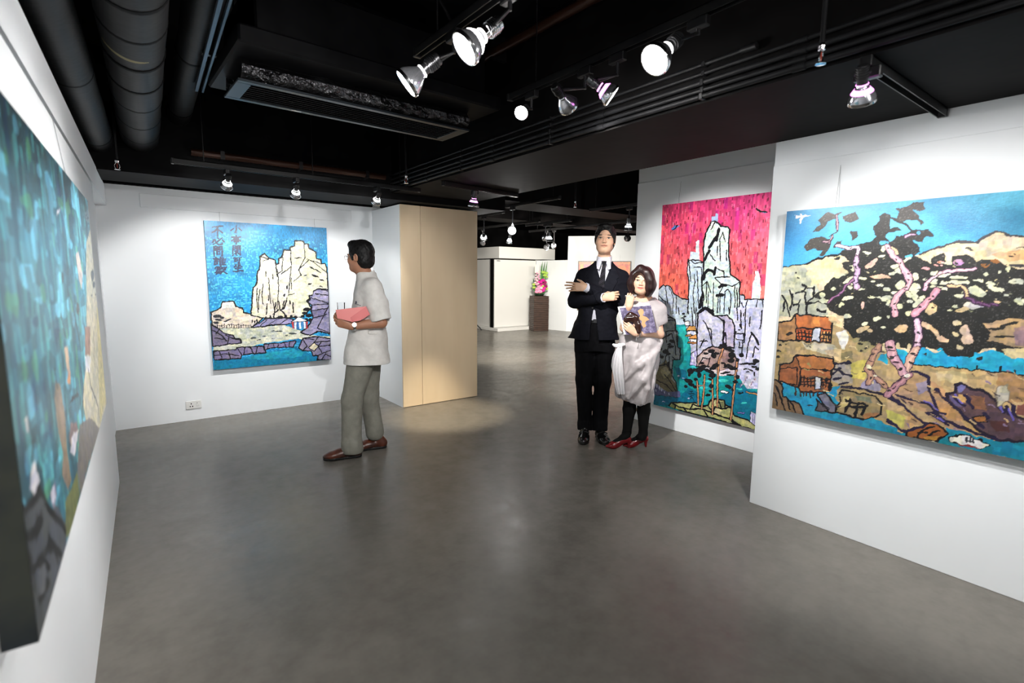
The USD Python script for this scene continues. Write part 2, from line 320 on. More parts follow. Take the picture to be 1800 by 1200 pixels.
# ------------------------------------------------------------------ light tracks and track lamps
def track(label, a, b, rods=(), up=ZC):
    a, b = np.array(a, float), np.array(b, float); t = thing('light_track', label, 'light track', a); d = b - a; L = np.linalg.norm(d[:2]); ang = math.atan2(d[1], d[0])
    rot = trimesh.transformations.rotation_matrix(ang, [0, 0, 1])
    ms = [bx(0, L, -.018, -.014, -.018, .018), bx(0, L, .014, .018, -.018, .018), bx(0, L, -.018, .018, .014, .018)]
    for m in ms: m.apply_transform(rot)
    obj('rail', ms, 'track_black', t)
    c = bx(0, L, -.0135, .0135, .006, .0138); c.apply_transform(rot); obj('copper_strip', c, 'black_paint', t)
    for e in (0, L):
        m = bx(e - .01, e + .01, -.02, .02, -.02, .02, .003); m.apply_transform(rot); obj('end_cap', m, 'black_metal', t)
    for r in rods:
        q = d * r; obj('hanging_rod', cyl((q[0], q[1], .0185), (q[0], q[1], up - a[2]), .004, 6), 'black_metal', t)
    return t
noisemat('track_black', (.006, .006, .0065), (.012, .012, .012), 8, rough=.4, metal=.2)
track('long black light track nearest the camera carrying two big lamps', (1.205, 2.36, 2.5), (1.205, -1.6, 2.5), (.05, .45, .9))
track('black light track alongside the conduits carrying four lamps', (1.905, 2.55, 2.49), (1.905, -2.2, 2.49), (.05, .4, .8))
track('black light track in front of the back wall above the cream mountain painting', (.35, 4.50, 2.24), (2.3, 4.50, 2.24), (.1, .5, .9))
track('short black light track under the beam soffit before the column', (2.27, 3.99, 2.231), (3.15, 4.10, 2.231))
track('light track under the soffit on the right, running up to the white wall', (2.21, .80, 2.231), (3.15, .80, 2.231))
track('light track on the left side out of the middle of the room', (.55, 2.2, 2.55), (.55, -1.6, 2.55), (.1, .9))  # carries only the added fill lamps

NL = [0]
def lamp(label, pos, target, power, hang, R=.056, cone=34, soft=.6, tint=(1, .975, .95), lens='lamp_white', back=None, socket='gunmetal', light=True, group=None, hot=True):
    """pos: centre of the front lens; hang: (x, y, z) of the adapter on its track"""
    pos, target, hang = (np.array(v, float) for v in (pos, target, hang)); d = target - pos; d /= np.linalg.norm(d); s = R / .056
    t = thing('track_spotlight', label, 'track lamp', pos, group=group); o = np.zeros(3)
    obj('lens', lathe([(0, .006 * s), (R * .5, .0045 * s), (R * .93, -.002 * s), (R * .93, -.006 * s), (0, -.006 * s)], o, d, 28), lens, t, 'glowing white lens', smooth=True)
    obj('rim', lathe([(R * .935, .003 * s), (R, .004 * s), (R * 1.04, 0), (R * 1.04, -.010 * s), (R * .94, -.011 * s)], o, d, 28), 'chrome', t)
    obj('reflector', lathe([(R * 1.0, -.010 * s), (R * .95, -.022 * s), (R * .74, -.045 * s), (R * .5, -.064 * s), (R * .40, -.074 * s), (R * .40, -.082 * s), (0, -.083 * s)], o, d, 28), 'bulb_glass', t, smooth=True)
    if back:
        obj('light_gap', lathe([(R * .42, -.0745 * s), (R * .46, -.078 * s), (R * .42, -.0815 * s)], o, d, 20), back, t, 'light leaking behind the reflector')
        if hot: obj('hot_glass', lathe([(R * .80, -.0425 * s), (R * .78, -.0455 * s), (R * .56, -.0615 * s), (R * .53, -.062 * s)], o, d, 20), back, t, 'glowing reflector glass')
    sk = obj('socket', lathe([(0, -.083 * s), (R * .36, -.083 * s), (R * .36, -.10 * s), (R * .43, -.102 * s), (R * .43, -.155 * s), (R * .36, -.16 * s), (0, -.16 * s)], o, d, 20), socket, t)
    for k in range(5): obj('cooling_fin', lathe([(R * .43, -.108 * s - k * .0085), (R * .49, -.1085 * s - k * .0085), (R * .49, -.112 * s - k * .0085), (R * .43, -.1125 * s - k * .0085)], o, d, 20), socket, sk)
    joint = d * (-.125 * s); h = hang - pos
    sx, sy, _ = basis_to(d)
    low = np.array([h[0], h[1], max(joint[2] + .03, min(h[2] - .06, joint[2] + .06))])
    obj('arm', [cyl(joint + sx * R * .48, low, .006, 8), cyl(joint - sx * R * .48, low, .006, 8), cyl(joint - sx * R * .52, joint + sx * R * .52, .005, 8)], 'black_metal', t)
    obj('stem', cyl(low - [0, 0, .006], h - [0, 0, .05], .008, 10), 'gunmetal', t)
    obj('adapter', bx(h[0] - .016, h[0] + .016, h[1] - .045, h[1] + .045, h[2] - .058, h[2] - .0185, .004), 'black_metal', t)
    if light:
        spotlight(str(t.GetPath()) + '/light', d * .02, d * 3, power, cone, soft, tint)
    return t
T1, T2, T3, TL = 1.205, 1.905, 4.50, .55
lamp('big bright lamp with chrome socket on the nearest track, top centre', (1.06, 1.70, 2.27), (-.1, 2.05, 1.25), 300, (T1, 1.62, 2.5), .062, 36, socket='chrome', back='lamp_dim')
lamp('big lamp in front of the black foil plenum, turned to the left', (1.02, 2.10, 2.25), (-.1, 2.75, 1.2), 320, (T1, 2.02, 2.5), .062, 36, back='lamp_dim', hot=False)
lamp('small round lamp facing the camera, hanging left of three on the conduit track', (1.70, 2.18, 2.28), (-.1, .9, 1.0), 130, (T2, 2.35, 2.49), .036, 30)
lamp('dark lamp seen from behind between the small round one and the magenta one', (1.80, 1.93, 2.27), (4.05, 2.50, 1.15), 1700, (T2, 1.93, 2.49), .05, 27, soft=.6, socket='black_metal')
lamp('magenta glowing lamp turned to the right towards the paintings', (1.83, 1.68, 2.26), (3.16, .62, 1.08), 560, (T2, 1.72, 2.49), .048, 34, back='lamp_magenta')
lamp('big blazing lamp at the right end of the conduit track facing left', (1.68, 1.33, 2.27), (-.1, 1.5, .75), 280, (T2, 1.30, 2.49), .060, 32, back='lamp_dim', hot=False)
lamp('magenta tinted lamp with perforated shade under the soffit at right', (2.20, .80, 2.09), (3.16, 1.05, .75), 460, (2.23, .80, 2.231), .045, 44, back='lamp_magenta')
lamp('left lamp of the three above the cream mountain painting', (.69, T3 + .03, 2.10), (.62, 5.8, 1.05), 330, (.69, T3, 2.24), .042, 40, soft=.5, back='lamp_dim')
lamp('middle lamp of the three above the cream mountain painting', (1.19, T3 + .03, 2.085), (1.35, 5.8, 1.0), 300, (1.19, T3, 2.24), .042, 40, soft=.5, back='lamp_dim')
lamp('right lamp of the three above the cream mountain painting, by the column', (1.88, T3 + .03, 2.09), (1.90, 5.75, 1.0), 200, (1.88, T3, 2.24), .042, 38, soft=.5, back='lamp_dim')
lamp('pink glowing lamp under the soffit at the column top right corner', (2.60, 4.03, 2.07), (2.62, 4.52, .2), 1500, (2.62, 4.034, 2.231), .05, 21, soft=.8, tint=(1, .86, .66), back='lamp_magenta')
# unseen fill lamps, added behind the camera to brighten walls and people
lamp('added fill lamp on the nearest track behind the camera aimed at the right wall', (1.30, -.2, 2.30), (3.16, .35, .9), 290, (T1, -.2, 2.5), .056, 31)
lamp('added fill lamp behind the camera aimed at the near left wall', (.62, -.6, 2.32), (-.2, .9, .5), 150, (TL, -.6, 2.55), .056, 32)
lamp('added fill lamp behind the camera aimed across at the couple', (1.86, -.5, 2.28), (3.42, 3.0, 1.35), 560, (T2, -.5, 2.49), .056, 15)
lamp('added fill lamp behind the camera aimed at the walking man', (.60, .35, 2.32), (1.45, 4.1, 1.15), 1300, (TL, .35, 2.55), .056, 20)
# far room lamps on their own tracks
for x, y0, y1, w in ((4.2, 5.75, 6.9, 'second far light track right of the column'), (5.3, 6.3, 8.4, 'third far light track right of the column'), (3.9, 4.3, 5.6, 'first far light track right of the column'), (5.6, 5.9, 7.0, 'far light track over the flowers'), (6.4, 4.9, 7.9, 'long far light track beyond the cluster over the flowers'), (4.95, 3.75, 4.85, 'far light track above the tall man')):
    track(w, (x, y0, 2.305), (x, y1, 2.305), (.08, .92))
for (p, q, pw_, lab, bk) in [
        ((4.2, 6.235, 1.982), (7.5, 11.3, .9), 1170, 'far lamp just right of the column, the upper of two', 'lamp_white'),
        ((5.3, 7.905, 2.03), (6.0, 11.0, .3), 0, 'far lamp just right of the column, the lower tilted disc', None),
        ((3.9, 5.16, 2.001), (2.2, 3.2, 1.2), 0, 'round far lamp facing the camera, highest right of the column', 'lamp_white'),
        ((5.3, 7.09, 1.996), (5.5, 7.8, 0), 910, 'far lamp hanging straight down right of the column', 'lamp_white'),
        ((5.6, 6.507, 2.066), (8.9, 10.4, 1.0), 1170, 'leftmost lamp of the far cluster over the flowers', None),
        ((5.6, 6.39, 2.006), (5.8, 6.6, 0), 910, 'far cluster lamp over the flowers, facing straight down', 'lamp_white'),
        ((6.4, 7.19, 1.998), (9.0, 10.2, .9), 1560, 'far cluster lamp over the flowers, tilted to the right', 'lamp_dim'),
        ((6.4, 7.40, 1.975), (7.9, 10.9, .9), 1170, 'lowest small lamp of the far cluster over the flowers', None),
        ((4.95, 4.21, 2.006), (5.2, 4.5, 0), 585, 'far lamp beside the tall man head, facing down', 'lamp_white'),
        ((6.4, 5.45, 2.044), (9.9, 8.6, 1.2), 1690, 'dark far lamp seen against the white wall right of the tall man head', None)]:
    lamp(lab, p, q, pw_, (p[0], p[1] - .01, 2.305), .052, 40, lens='lamp_white', back=bk, light=pw_ > 0, tint=(1, .93, .82))

# odd pipes and cables high up
mat('glow_tinted_pipe', (.045, .016, .008), .35, .4)  # orange and reddish reflected light put into the pipe colour
t = thing('pipe', 'pipe with orange reflected light painted on, high on the ceiling at top centre', 'pipe', (2.2, 2.6, 2.93))
obj('pipe_run', cyl((-.12, .85, 0), (.06, -4.6, 0), .03, 14), 'glow_tinted_pipe', t, smooth=40)
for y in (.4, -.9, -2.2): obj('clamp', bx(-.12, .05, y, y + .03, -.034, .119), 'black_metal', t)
t = thing('pipe', 'dim pipe painted with a reddish glow along the dark bulkhead above the back wall lamps', 'pipe', (0, 4.82, 2.36))
obj('pipe_run', cyl((.50, 0, .02), (2.1, 0, .02), .028, 14), 'glow_tinted_pipe', t, smooth=40)  # run added in the colour of the reddish glow on the bulkhead
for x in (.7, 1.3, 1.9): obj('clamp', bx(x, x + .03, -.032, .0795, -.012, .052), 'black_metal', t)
for k, (w, ps) in enumerate([('sagging black cable across the ceiling above the air conditioner', [(.45, 2.1, 3.02), (.9, 2.3, 2.93), (1.3, 2.5, 2.95), (1.6, 2.7, 2.86), (1.75, 3.1, 3.03)]), ('black cable dropping in a bend left of the nearest track', [(1.0, 1.2, 3.03), (1.0, 1.75, 2.98), (1.05, 1.9, 2.86), (1.25, 2.05, 2.85), (1.6, 2.15, 3.03)])]):
    t = thing('cable', w, 'cable', ps[0]); obj('sheath', tube(spline(np.array(ps) - ps[0], 30), .009, 8), 'black_pipe_paint', t, smooth=True)

# wall socket
t = thing('wall_socket', 'white twin wall socket low on the back wall under the painting', 'socket', (.482, YB - .001, .155))
obj('plate', bx(-.066, .066, -.010, 0, -.040, .040, .003), 'white_plastic', t)
obj('pin_hole', [bx(x - .004, x + .004, -.0115, -.0095, z - .006, z + .006) for x, z in ((-.02, .012), (-.03, -.014), (-.010, -.014), (.03, .012))], 'dark_gap', t)
obj('rocker', bx(.020, .048, -.0135, -.0098, -.014, .012, .0015), 'white_plastic', t)
ART_A = '''P 222 208 190 0 7 573 94 612 116 675 217 680 232 622 289 606 293 563 409 530 475 497 350 397 10 415
L 18 18 24 10 7 573 94 612 116 675 217 680 232 622 289 606 293 563 409 530 475 497 350 397 10 415 7 573
P 238 236 222 0 100 612 120 668 210 673 227 615 169 610
P 232 205 175 0 219 609 288 592 297 505 228 536
P 236 232 202 0 363 531 397 814 432 850 445 980 466 1002 478 1125 520 1162 558 1113 618 1100 623 1056 650 1057 653 1115 688 1131 712 1205 768 1200 776 1237 815 1246 822 1305 907 1302 921 1273 957 1275 963 1230 999 1216 1035 1187 1040 1119 1085 1112 1091 1070 1129 1067 1146 1021 1153 756 996 726 920 666 961 587 854 490 625 491 488 494
L 18 18 24 11 363 531 397 814 432 850 445 980 466 1002 478 1125 520 1162 558 1113 618 1100 623 1056 650 1057 653 1115 688 1131 712 1205 768 1200 776 1237 815 1246 822 1305 907 1302 921 1273 957 1275 963 1230 999 1216 1035 1187 1040 1119 1085 1112 1091 1070 1129 1067 1146 1021 1153 756 996 726 920 666 961 587 854 490 625 491 488 494 363 531
P 224 214 196 0 412 588 462 792 581 732 689 670 802 638 825 499 489 504
P 222 218 205 0 646 954 759 1000 748 730 633 672
P 240 236 190 0 781 1178 913 1258 1027 1172 1033 1119 936 1093 845 1001 782 1030
L 18 18 24 7 623 1056 639 954 639 791 615 582
L 18 18 24 7 639 954 682 984 695 1131
L 18 18 24 7 776 1237 775 1030 674 954
L 18 18 24 7 775 1030 734 730 792 744
L 18 18 24 7 797 880 872 941 845 1001 966 1109 1009 1080
L 18 18 24 7 1009 1080 1141 975
L 18 18 24 7 937 1116 1027 1088 1091 1066
L 18 18 24 7 913 1273 923 1138 852 1001
L 18 18 24 7 548 909 550 791 556 643
L 18 18 24 7 492 850 473 733 482 645
L 18 18 24 7 436 807 423 676 431 558
L 18 18 24 7 578 673 590 575
L 18 18 24 7 618 1100 631 924
L 18 18 24 7 770 910 765 790
L 18 18 24 7 462 792 437 676 439 587
L 18 18 24 7 478 1125 557 1105 505 1082
L 18 18 24 10 633 672 646 581 704 511
L 18 18 24 10 719 700 686 595 646 574
L 18 18 24 10 629 582 572 531
L 18 18 24 10 774 653 776 547
L 18 18 24 10 605 657 585 523
L 18 18 24 10 689 670 672 595
L 18 18 24 10 522 644 510 533
P 18 18 24 0 1059 924 1050 921 1029 923 1004 929 985 938 979 945 988 949 1009 946 1034 940 1053 931
P 18 18 24 0 1113 878 1106 875 1091 877 1073 884 1060 892 1057 899 1064 902 1080 900 1097 894 1110 885
P 18 18 24 0 885 1126 877 1122 858 1119 835 1118 817 1120 810 1124 817 1129 836 1132 859 1133 878 1131
P 18 18 24 0 935 949 932 944 923 938 911 934 901 932 896 934 899 939 908 944 920 949 930 951
P 18 18 24 0 732 813 730 800 725 793 720 793 716 800 715 813 717 825 722 833 727 833 731 825
P 18 18 24 0 1022 1001 1014 1000 997 1007 979 1018 965 1029 962 1036 970 1037 986 1030 1005 1019 1019 1008
P 18 18 24 0 1087 963 1077 964 1057 975 1035 991 1019 1006 1015 1015 1024 1013 1044 1003 1066 987 1083 971
P 18 18 24 0 596 924 594 906 590 896 586 896 583 906 583 924 585 941 589 952 593 952 596 941
P 18 18 24 0 529 952 527 934 524 922 520 922 518 933 518 952 520 971 523 983 526 983 529 971
P 18 18 24 0 1098 810 1092 808 1080 811 1066 816 1056 822 1053 827 1058 829 1070 827 1084 822 1095 815
P 18 18 24 0 976 855 973 851 964 846 951 843 941 842 936 844 939 849 949 854 961 857 972 858
P 18 18 24 0 703 730 700 720 694 713 688 713 682 720 681 731 683 741 689 748 696 748 701 741
P 18 18 24 0 754 654 751 640 747 631 741 631 738 640 737 654 739 668 743 677 749 677 753 668
P 18 18 24 0 545 703 543 684 539 672 535 672 532 684 532 703 534 722 538 734 542 734 545 722
P 40 42 48 0 96 534 88 524 70 519 47 520 29 527 23 537 30 547 49 552 72 551 90 544
P 40 42 48 0 101 492 93 486 77 485 57 490 43 499 39 507 46 513 62 514 82 509 96 501
P 40 42 48 0 186 502 180 494 163 484 141 476 122 473 114 476 119 484 136 494 158 502 177 505
P 40 42 48 0 70 471 65 463 51 459 34 460 21 465 17 474 22 482 36 486 52 486 66 480
P 40 42 48 0 121 519 117 512 107 509 95 509 85 514 82 521 86 527 96 531 108 530 118 526
L 18 18 24 5 55 458 55 412
L 18 18 24 5 75 445 75 411
L 18 18 24 5 96 450 96 410
L 18 18 24 5 118 455 118 409
L 18 18 24 5 138 442 139 408
L 18 18 24 5 160 447 160 407
L 18 18 24 5 181 452 181 406
L 18 18 24 5 202 439 203 405
L 18 18 24 5 224 444 225 403
L 18 18 24 5 246 449 246 402
L 18 18 24 5 267 436 268 401
L 18 18 24 5 290 441 290 400
L 18 18 24 5 312 446 312 399
L 18 18 24 5 333 433 334 398
L 18 18 24 5 356 438 357 396
L 18 18 24 4 48 441 197 442 358 426
P 18 18 24 0 381 469 379 457 375 450 370 450 366 457 366 470 368 482 372 489 377 489 380 481
P 18 18 24 0 399 459 398 449 394 443 390 443 387 449 386 460 388 470 392 476 396 476 399 470
P 18 18 24 0 421 470 419 458 415 451 410 451 406 459 405 471 407 483 412 490 417 490 420 482
P 18 18 24 0 442 463 441 454 437 448 433 448 430 454 429 464 431 473 434 479 438 479 441 473
P 205 208 190 0 10 415 350 400 678 416 848 342 951 289 1157 261 1160 196 816 259 476 236 248 193 9 197
P 190 196 185 0 258 375 565 388 617 310 371 288
P 214 214 182 0 33 402 219 378 166 337 43 359
P 70 78 80 0 400 293 395 288 380 286 362 287 348 291 342 297 348 302 363 304 381 303 395 299
P 70 78 80 0 445 276 441 272 431 269 418 267 407 268 402 271 406 275 416 278 430 280 441 279
P 70 78 80 0 498 305 494 302 485 300 473 301 464 303 460 307 464 311 474 312 485 311 495 309
P 70 78 80 0 589 357 584 354 571 352 556 353 544 356 539 360 544 363 556 364 572 364 584 361
P 70 78 80 0 712 301 708 297 700 294 689 295 681 298 678 303 681 307 690 309 700 309 709 306
P 70 78 80 0 661 350 653 347 632 346 606 347 585 351 578 355 586 358 607 359 632 357 653 354
P 70 78 80 0 579 274 576 272 566 271 554 271 544 274 541 276 545 279 554 280 566 279 576 277
P 70 78 80 0 803 314 795 310 773 308 746 310 725 314 717 319 725 323 747 325 774 323 795 319
P 150 146 184 0 364 406 446 454 501 489 681 489 773 470 750 425 566 416 377 403
L 18 18 24 8 364 406 446 454 501 489 681 489 773 470 750 425 566 416 377 403 364 406
L 18 18 24 6 444 422 515 478
L 18 18 24 6 526 424 611 480
L 18 18 24 6 622 423 709 476
L 18 18 24 6 404 409 567 425 750 425
P 18 18 24 0 511 493 509 483 504 476 498 477 494 483 492 494 495 504 500 510 505 510 510 504
P 18 18 24 0 551 503 549 491 545 484 540 484 536 492 535 504 537 516 541 524 546 523 550 516
P 18 18 24 0 586 505 584 494 579 487 574 487 570 494 569 506 571 517 576 524 581 524 585 517
P 18 18 24 0 673 502 669 493 659 488 647 488 638 494 634 503 638 512 648 517 661 516 670 511
P 18 18 24 0 710 503 707 491 700 483 691 484 684 492 682 504 685 517 693 524 701 524 708 516
P 18 18 24 0 770 504 767 495 758 490 747 490 739 496 736 505 740 514 748 519 759 519 767 513
P 18 18 24 0 813 496 810 485 801 479 790 479 782 486 779 497 783 508 791 514 802 514 811 507
P 18 18 24 0 637 494 634 485 628 480 621 480 616 486 614 495 617 504 623 509 630 509 635 503
P 150 146 178 0 1158 787 1052 796 998 773 989 726 944 719 957 680 926 650 970 618 960 556 980 477 909 370 840 327 935 287 1028 329 1158 290
L 18 18 24 12 1158 787 1052 796 998 773 989 726 944 719 957 680 926 650 970 618 960 556 980 477 909 370 840 327 935 287 1028 329 1158 290 1158 787
P 176 170 200 0 998 765 1150 771 1147 661 972 688
P 128 122 156 0 975 548 1144 582 1109 472 987 461
L 18 18 24 9 965 696 1149 637
L 18 18 24 9 970 618 1146 626
L 18 18 24 9 960 553 1144 582
L 18 18 24 9 1148 598 1017 362
L 18 18 24 9 980 477 1126 511
L 18 18 24 9 1017 362 1154 306
L 18 18 24 9 1074 788 1153 768
L 18 18 24 9 1012 742 1149 724
P 18 18 24 0 961 571 952 561 929 555 902 556 880 563 872 574 881 585 903 591 931 590 953 583
P 18 18 24 0 925 534 919 525 902 520 882 520 866 527 860 536 867 545 883 550 903 549 919 543
P 18 18 24 0 967 506 960 493 942 486 920 487 902 495 896 508 903 521 921 528 943 527 961 519
P 18 18 24 0 931 455 926 443 912 436 895 436 882 445 878 458 883 470 897 478 913 477 926 469
P 18 18 24 0 970 454 965 439 955 431 942 431 932 441 928 456 933 470 943 479 956 478 967 469
P 18 18 24 0 890 499 886 492 875 488 862 489 852 493 849 501 853 508 863 512 876 512 886 507
P 240 240 244 0 748 443 828 495 875 473 929 445
L 18 18 24 5 748 443 828 495 875 473 929 445 748 443
P 190 60 60 0 758 443 777 442 774 371 755 372
P 238 238 240 0 782 442 801 441 798 370 779 371
P 60 110 170 0 805 441 824 440 822 369 803 370
P 238 238 240 0 830 440 849 439 846 367 827 368
P 70 130 180 0 855 439 874 438 871 366 852 367
P 235 235 238 0 879 438 898 437 895 365 876 366
P 180 55 60 0 901 437 920 436 917 364 898 365
P 122 114 142 0 3 460 58 415 117 355 192 336 202 299 253 295 261 251 149 248 5 236
L 18 18 24 10 3 460 58 415 117 355 192 336 202 299 253 295 261 251 149 248 5 236 3 460
L 18 18 24 9 15 396 91 342 125 282
L 18 18 24 9 122 340 202 299
L 18 18 24 9 28 317 102 305
L 18 18 24 9 70 407 43 359
L 18 18 24 9 153 331 137 259
P 20 128 168 0 10 103 243 97 485 137 783 175 884 120 942 67 1001 11 1165 -1 1164 -17 -1 -12
P 36 156 186 0 269 95 498 135 753 154 869 105 837 60 468 62
P 128 120 154 0 9 190 209 191 217 210 461 206 488 136 258 128 243 94 10 100
L 18 18 24 10 9 190 209 191 217 210 461 206 488 136 258 128 243 94 10 100 9 190
L 18 18 24 8 18 146 118 152 232 128
L 18 18 24 8 223 202 258 133
L 18 18 24 8 58 186 78 112
L 18 18 24 8 288 204 278 139
L 18 18 24 8 340 205 363 139
L 18 18 24 8 407 203 390 144
L 18 18 24 8 138 165 154 105
P 132 124 158 0 469 228 614 226 789 237 757 174 556 181 473 165
L 18 18 24 9 469 228 614 226 789 237 757 174 556 181 473 165 469 228
L 18 18 24 7 516 225 500 173
L 18 18 24 7 558 222 570 183
L 18 18 24 7 613 223 598 181
L 18 18 24 7 670 227 682 179
L 18 18 24 7 728 232 711 177
P 140 135 165 0 860 264 1026 269 1157 236 1165 -9 1001 11 1018 58 957 63 944 112 855 127 812 162
L 18 18 24 11 860 264 1026 269 1157 236 1165 -9 1001 11 1018 58 957 63 944 112 855 127 812 162 860 264
P 222 214 190 0 913 157 978 205 1029 157 974 110
L 18 18 24 7 913 157 978 205 1029 157 974 110 913 157
L 18 18 24 9 860 256 901 166 855 130
L 18 18 24 9 1026 266 978 208 1148 213
L 18 18 24 9 1037 156 1154 164
L 18 18 24 9 1018 61 1152 107
L 18 18 24 9 1055 6 1096 71 1155 33
L 18 18 24 9 889 254 979 240
L 18 18 24 9 1054 203 1022 157 1058 90
L 34 48 80 11 275 1421 272 1355 262 1362
L 34 48 80 11 249 1394 228 1371
L 34 48 80 11 296 1400 321 1380
L 34 48 80 11 270 1327 270 1317
L 34 48 80 11 231 1310 308 1316
L 34 48 80 11 250 1303 288 1305 287 1293 249 1291 250 1303
L 34 48 80 11 229 1273 230 1282 306 1285 304 1275
L 34 48 80 11 248 1268 288 1270
L 34 48 80 11 269 1269 268 1244 258 1249
L 34 48 80 11 236 1228 231 1131
L 34 48 80 11 236 1225 262 1227 261 1195 234 1194
L 34 48 80 11 235 1210 262 1211
L 34 48 80 11 275 1227 301 1228 297 1136 291 1141
L 34 48 80 11 275 1227 273 1196 300 1197
L 34 48 80 11 274 1212 301 1213
L 34 48 80 11 249 1175 285 1177
L 34 48 80 11 267 1189 264 1137
L 34 48 80 11 266 1175 247 1146
L 34 48 80 11 266 1175 283 1147
L 34 48 80 11 232 1104 303 1109
L 34 48 80 11 245 1091 266 1092 265 1074 244 1073 245 1091
L 34 48 80 11 289 1107 286 1054 276 1060
L 34 48 80 11 254 1044 236 1015
L 34 48 80 11 250 1030 263 1017
L 34 48 80 11 289 1045 275 1018
L 34 48 80 11 287 1030 306 1018
L 34 48 80 11 272 1048 268 979
L 34 48 80 11 247 1003 294 1005
L 34 48 80 11 226 977 313 980
L 34 48 80 11 70 1400 157 1410
L 34 48 80 11 118 1404 101 1373 66 1342
L 34 48 80 11 111 1379 108 1315
L 34 48 80 11 121 1373 153 1347
L 34 48 80 11 108 1299 114 1289
L 34 48 80 11 82 1277 90 1242 114 1232 144 1237 145 1250
L 34 48 80 11 147 1298 70 1234
L 34 48 80 11 70 1269 61 1251
L 34 48 80 11 146 1276 160 1263
L 34 48 80 11 71 1213 66 1118
L 34 48 80 11 71 1210 100 1211 99 1181 70 1180
L 34 48 80 11 70 1195 99 1196
L 34 48 80 11 114 1212 143 1213 138 1123 132 1127
L 34 48 80 11 114 1212 112 1181 142 1183
L 34 48 80 11 113 1197 143 1198
L 34 48 80 11 91 1166 118 1167 117 1140 89 1139 91 1166
L 34 48 80 11 81 1108 85 1101
L 34 48 80 11 61 1094 101 1097
L 34 48 80 11 67 1082 96 1084
L 34 48 80 11 66 1072 96 1073
L 34 48 80 11 68 1061 93 1062 92 1041 66 1040 68 1061
L 34 48 80 11 124 1110 109 1083
L 34 48 80 11 116 1091 113 1034
L 34 48 80 11 139 1109 142 1099
L 34 48 80 11 116 1091 164 1094
L 34 48 80 11 117 1073 158 1076
L 34 48 80 11 116 1057 157 1059
L 34 48 80 11 113 1038 163 1041
L 34 48 80 11 138 1094 135 1038
L 34 48 80 11 118 1026 120 1018
L 34 48 80 11 67 999 70 1012 167 1015 159 1002
L 34 48 80 11 84 998 152 1000
L 34 48 80 11 119 998 74 977
L 34 48 80 11 104 988 124 969 113 945 102 951
L 34 48 80 11 115 977 67 959
L 34 48 80 11 120 968 72 945
L 34 48 80 11 157 990 127 978
L 34 48 80 11 125 982 173 950'''
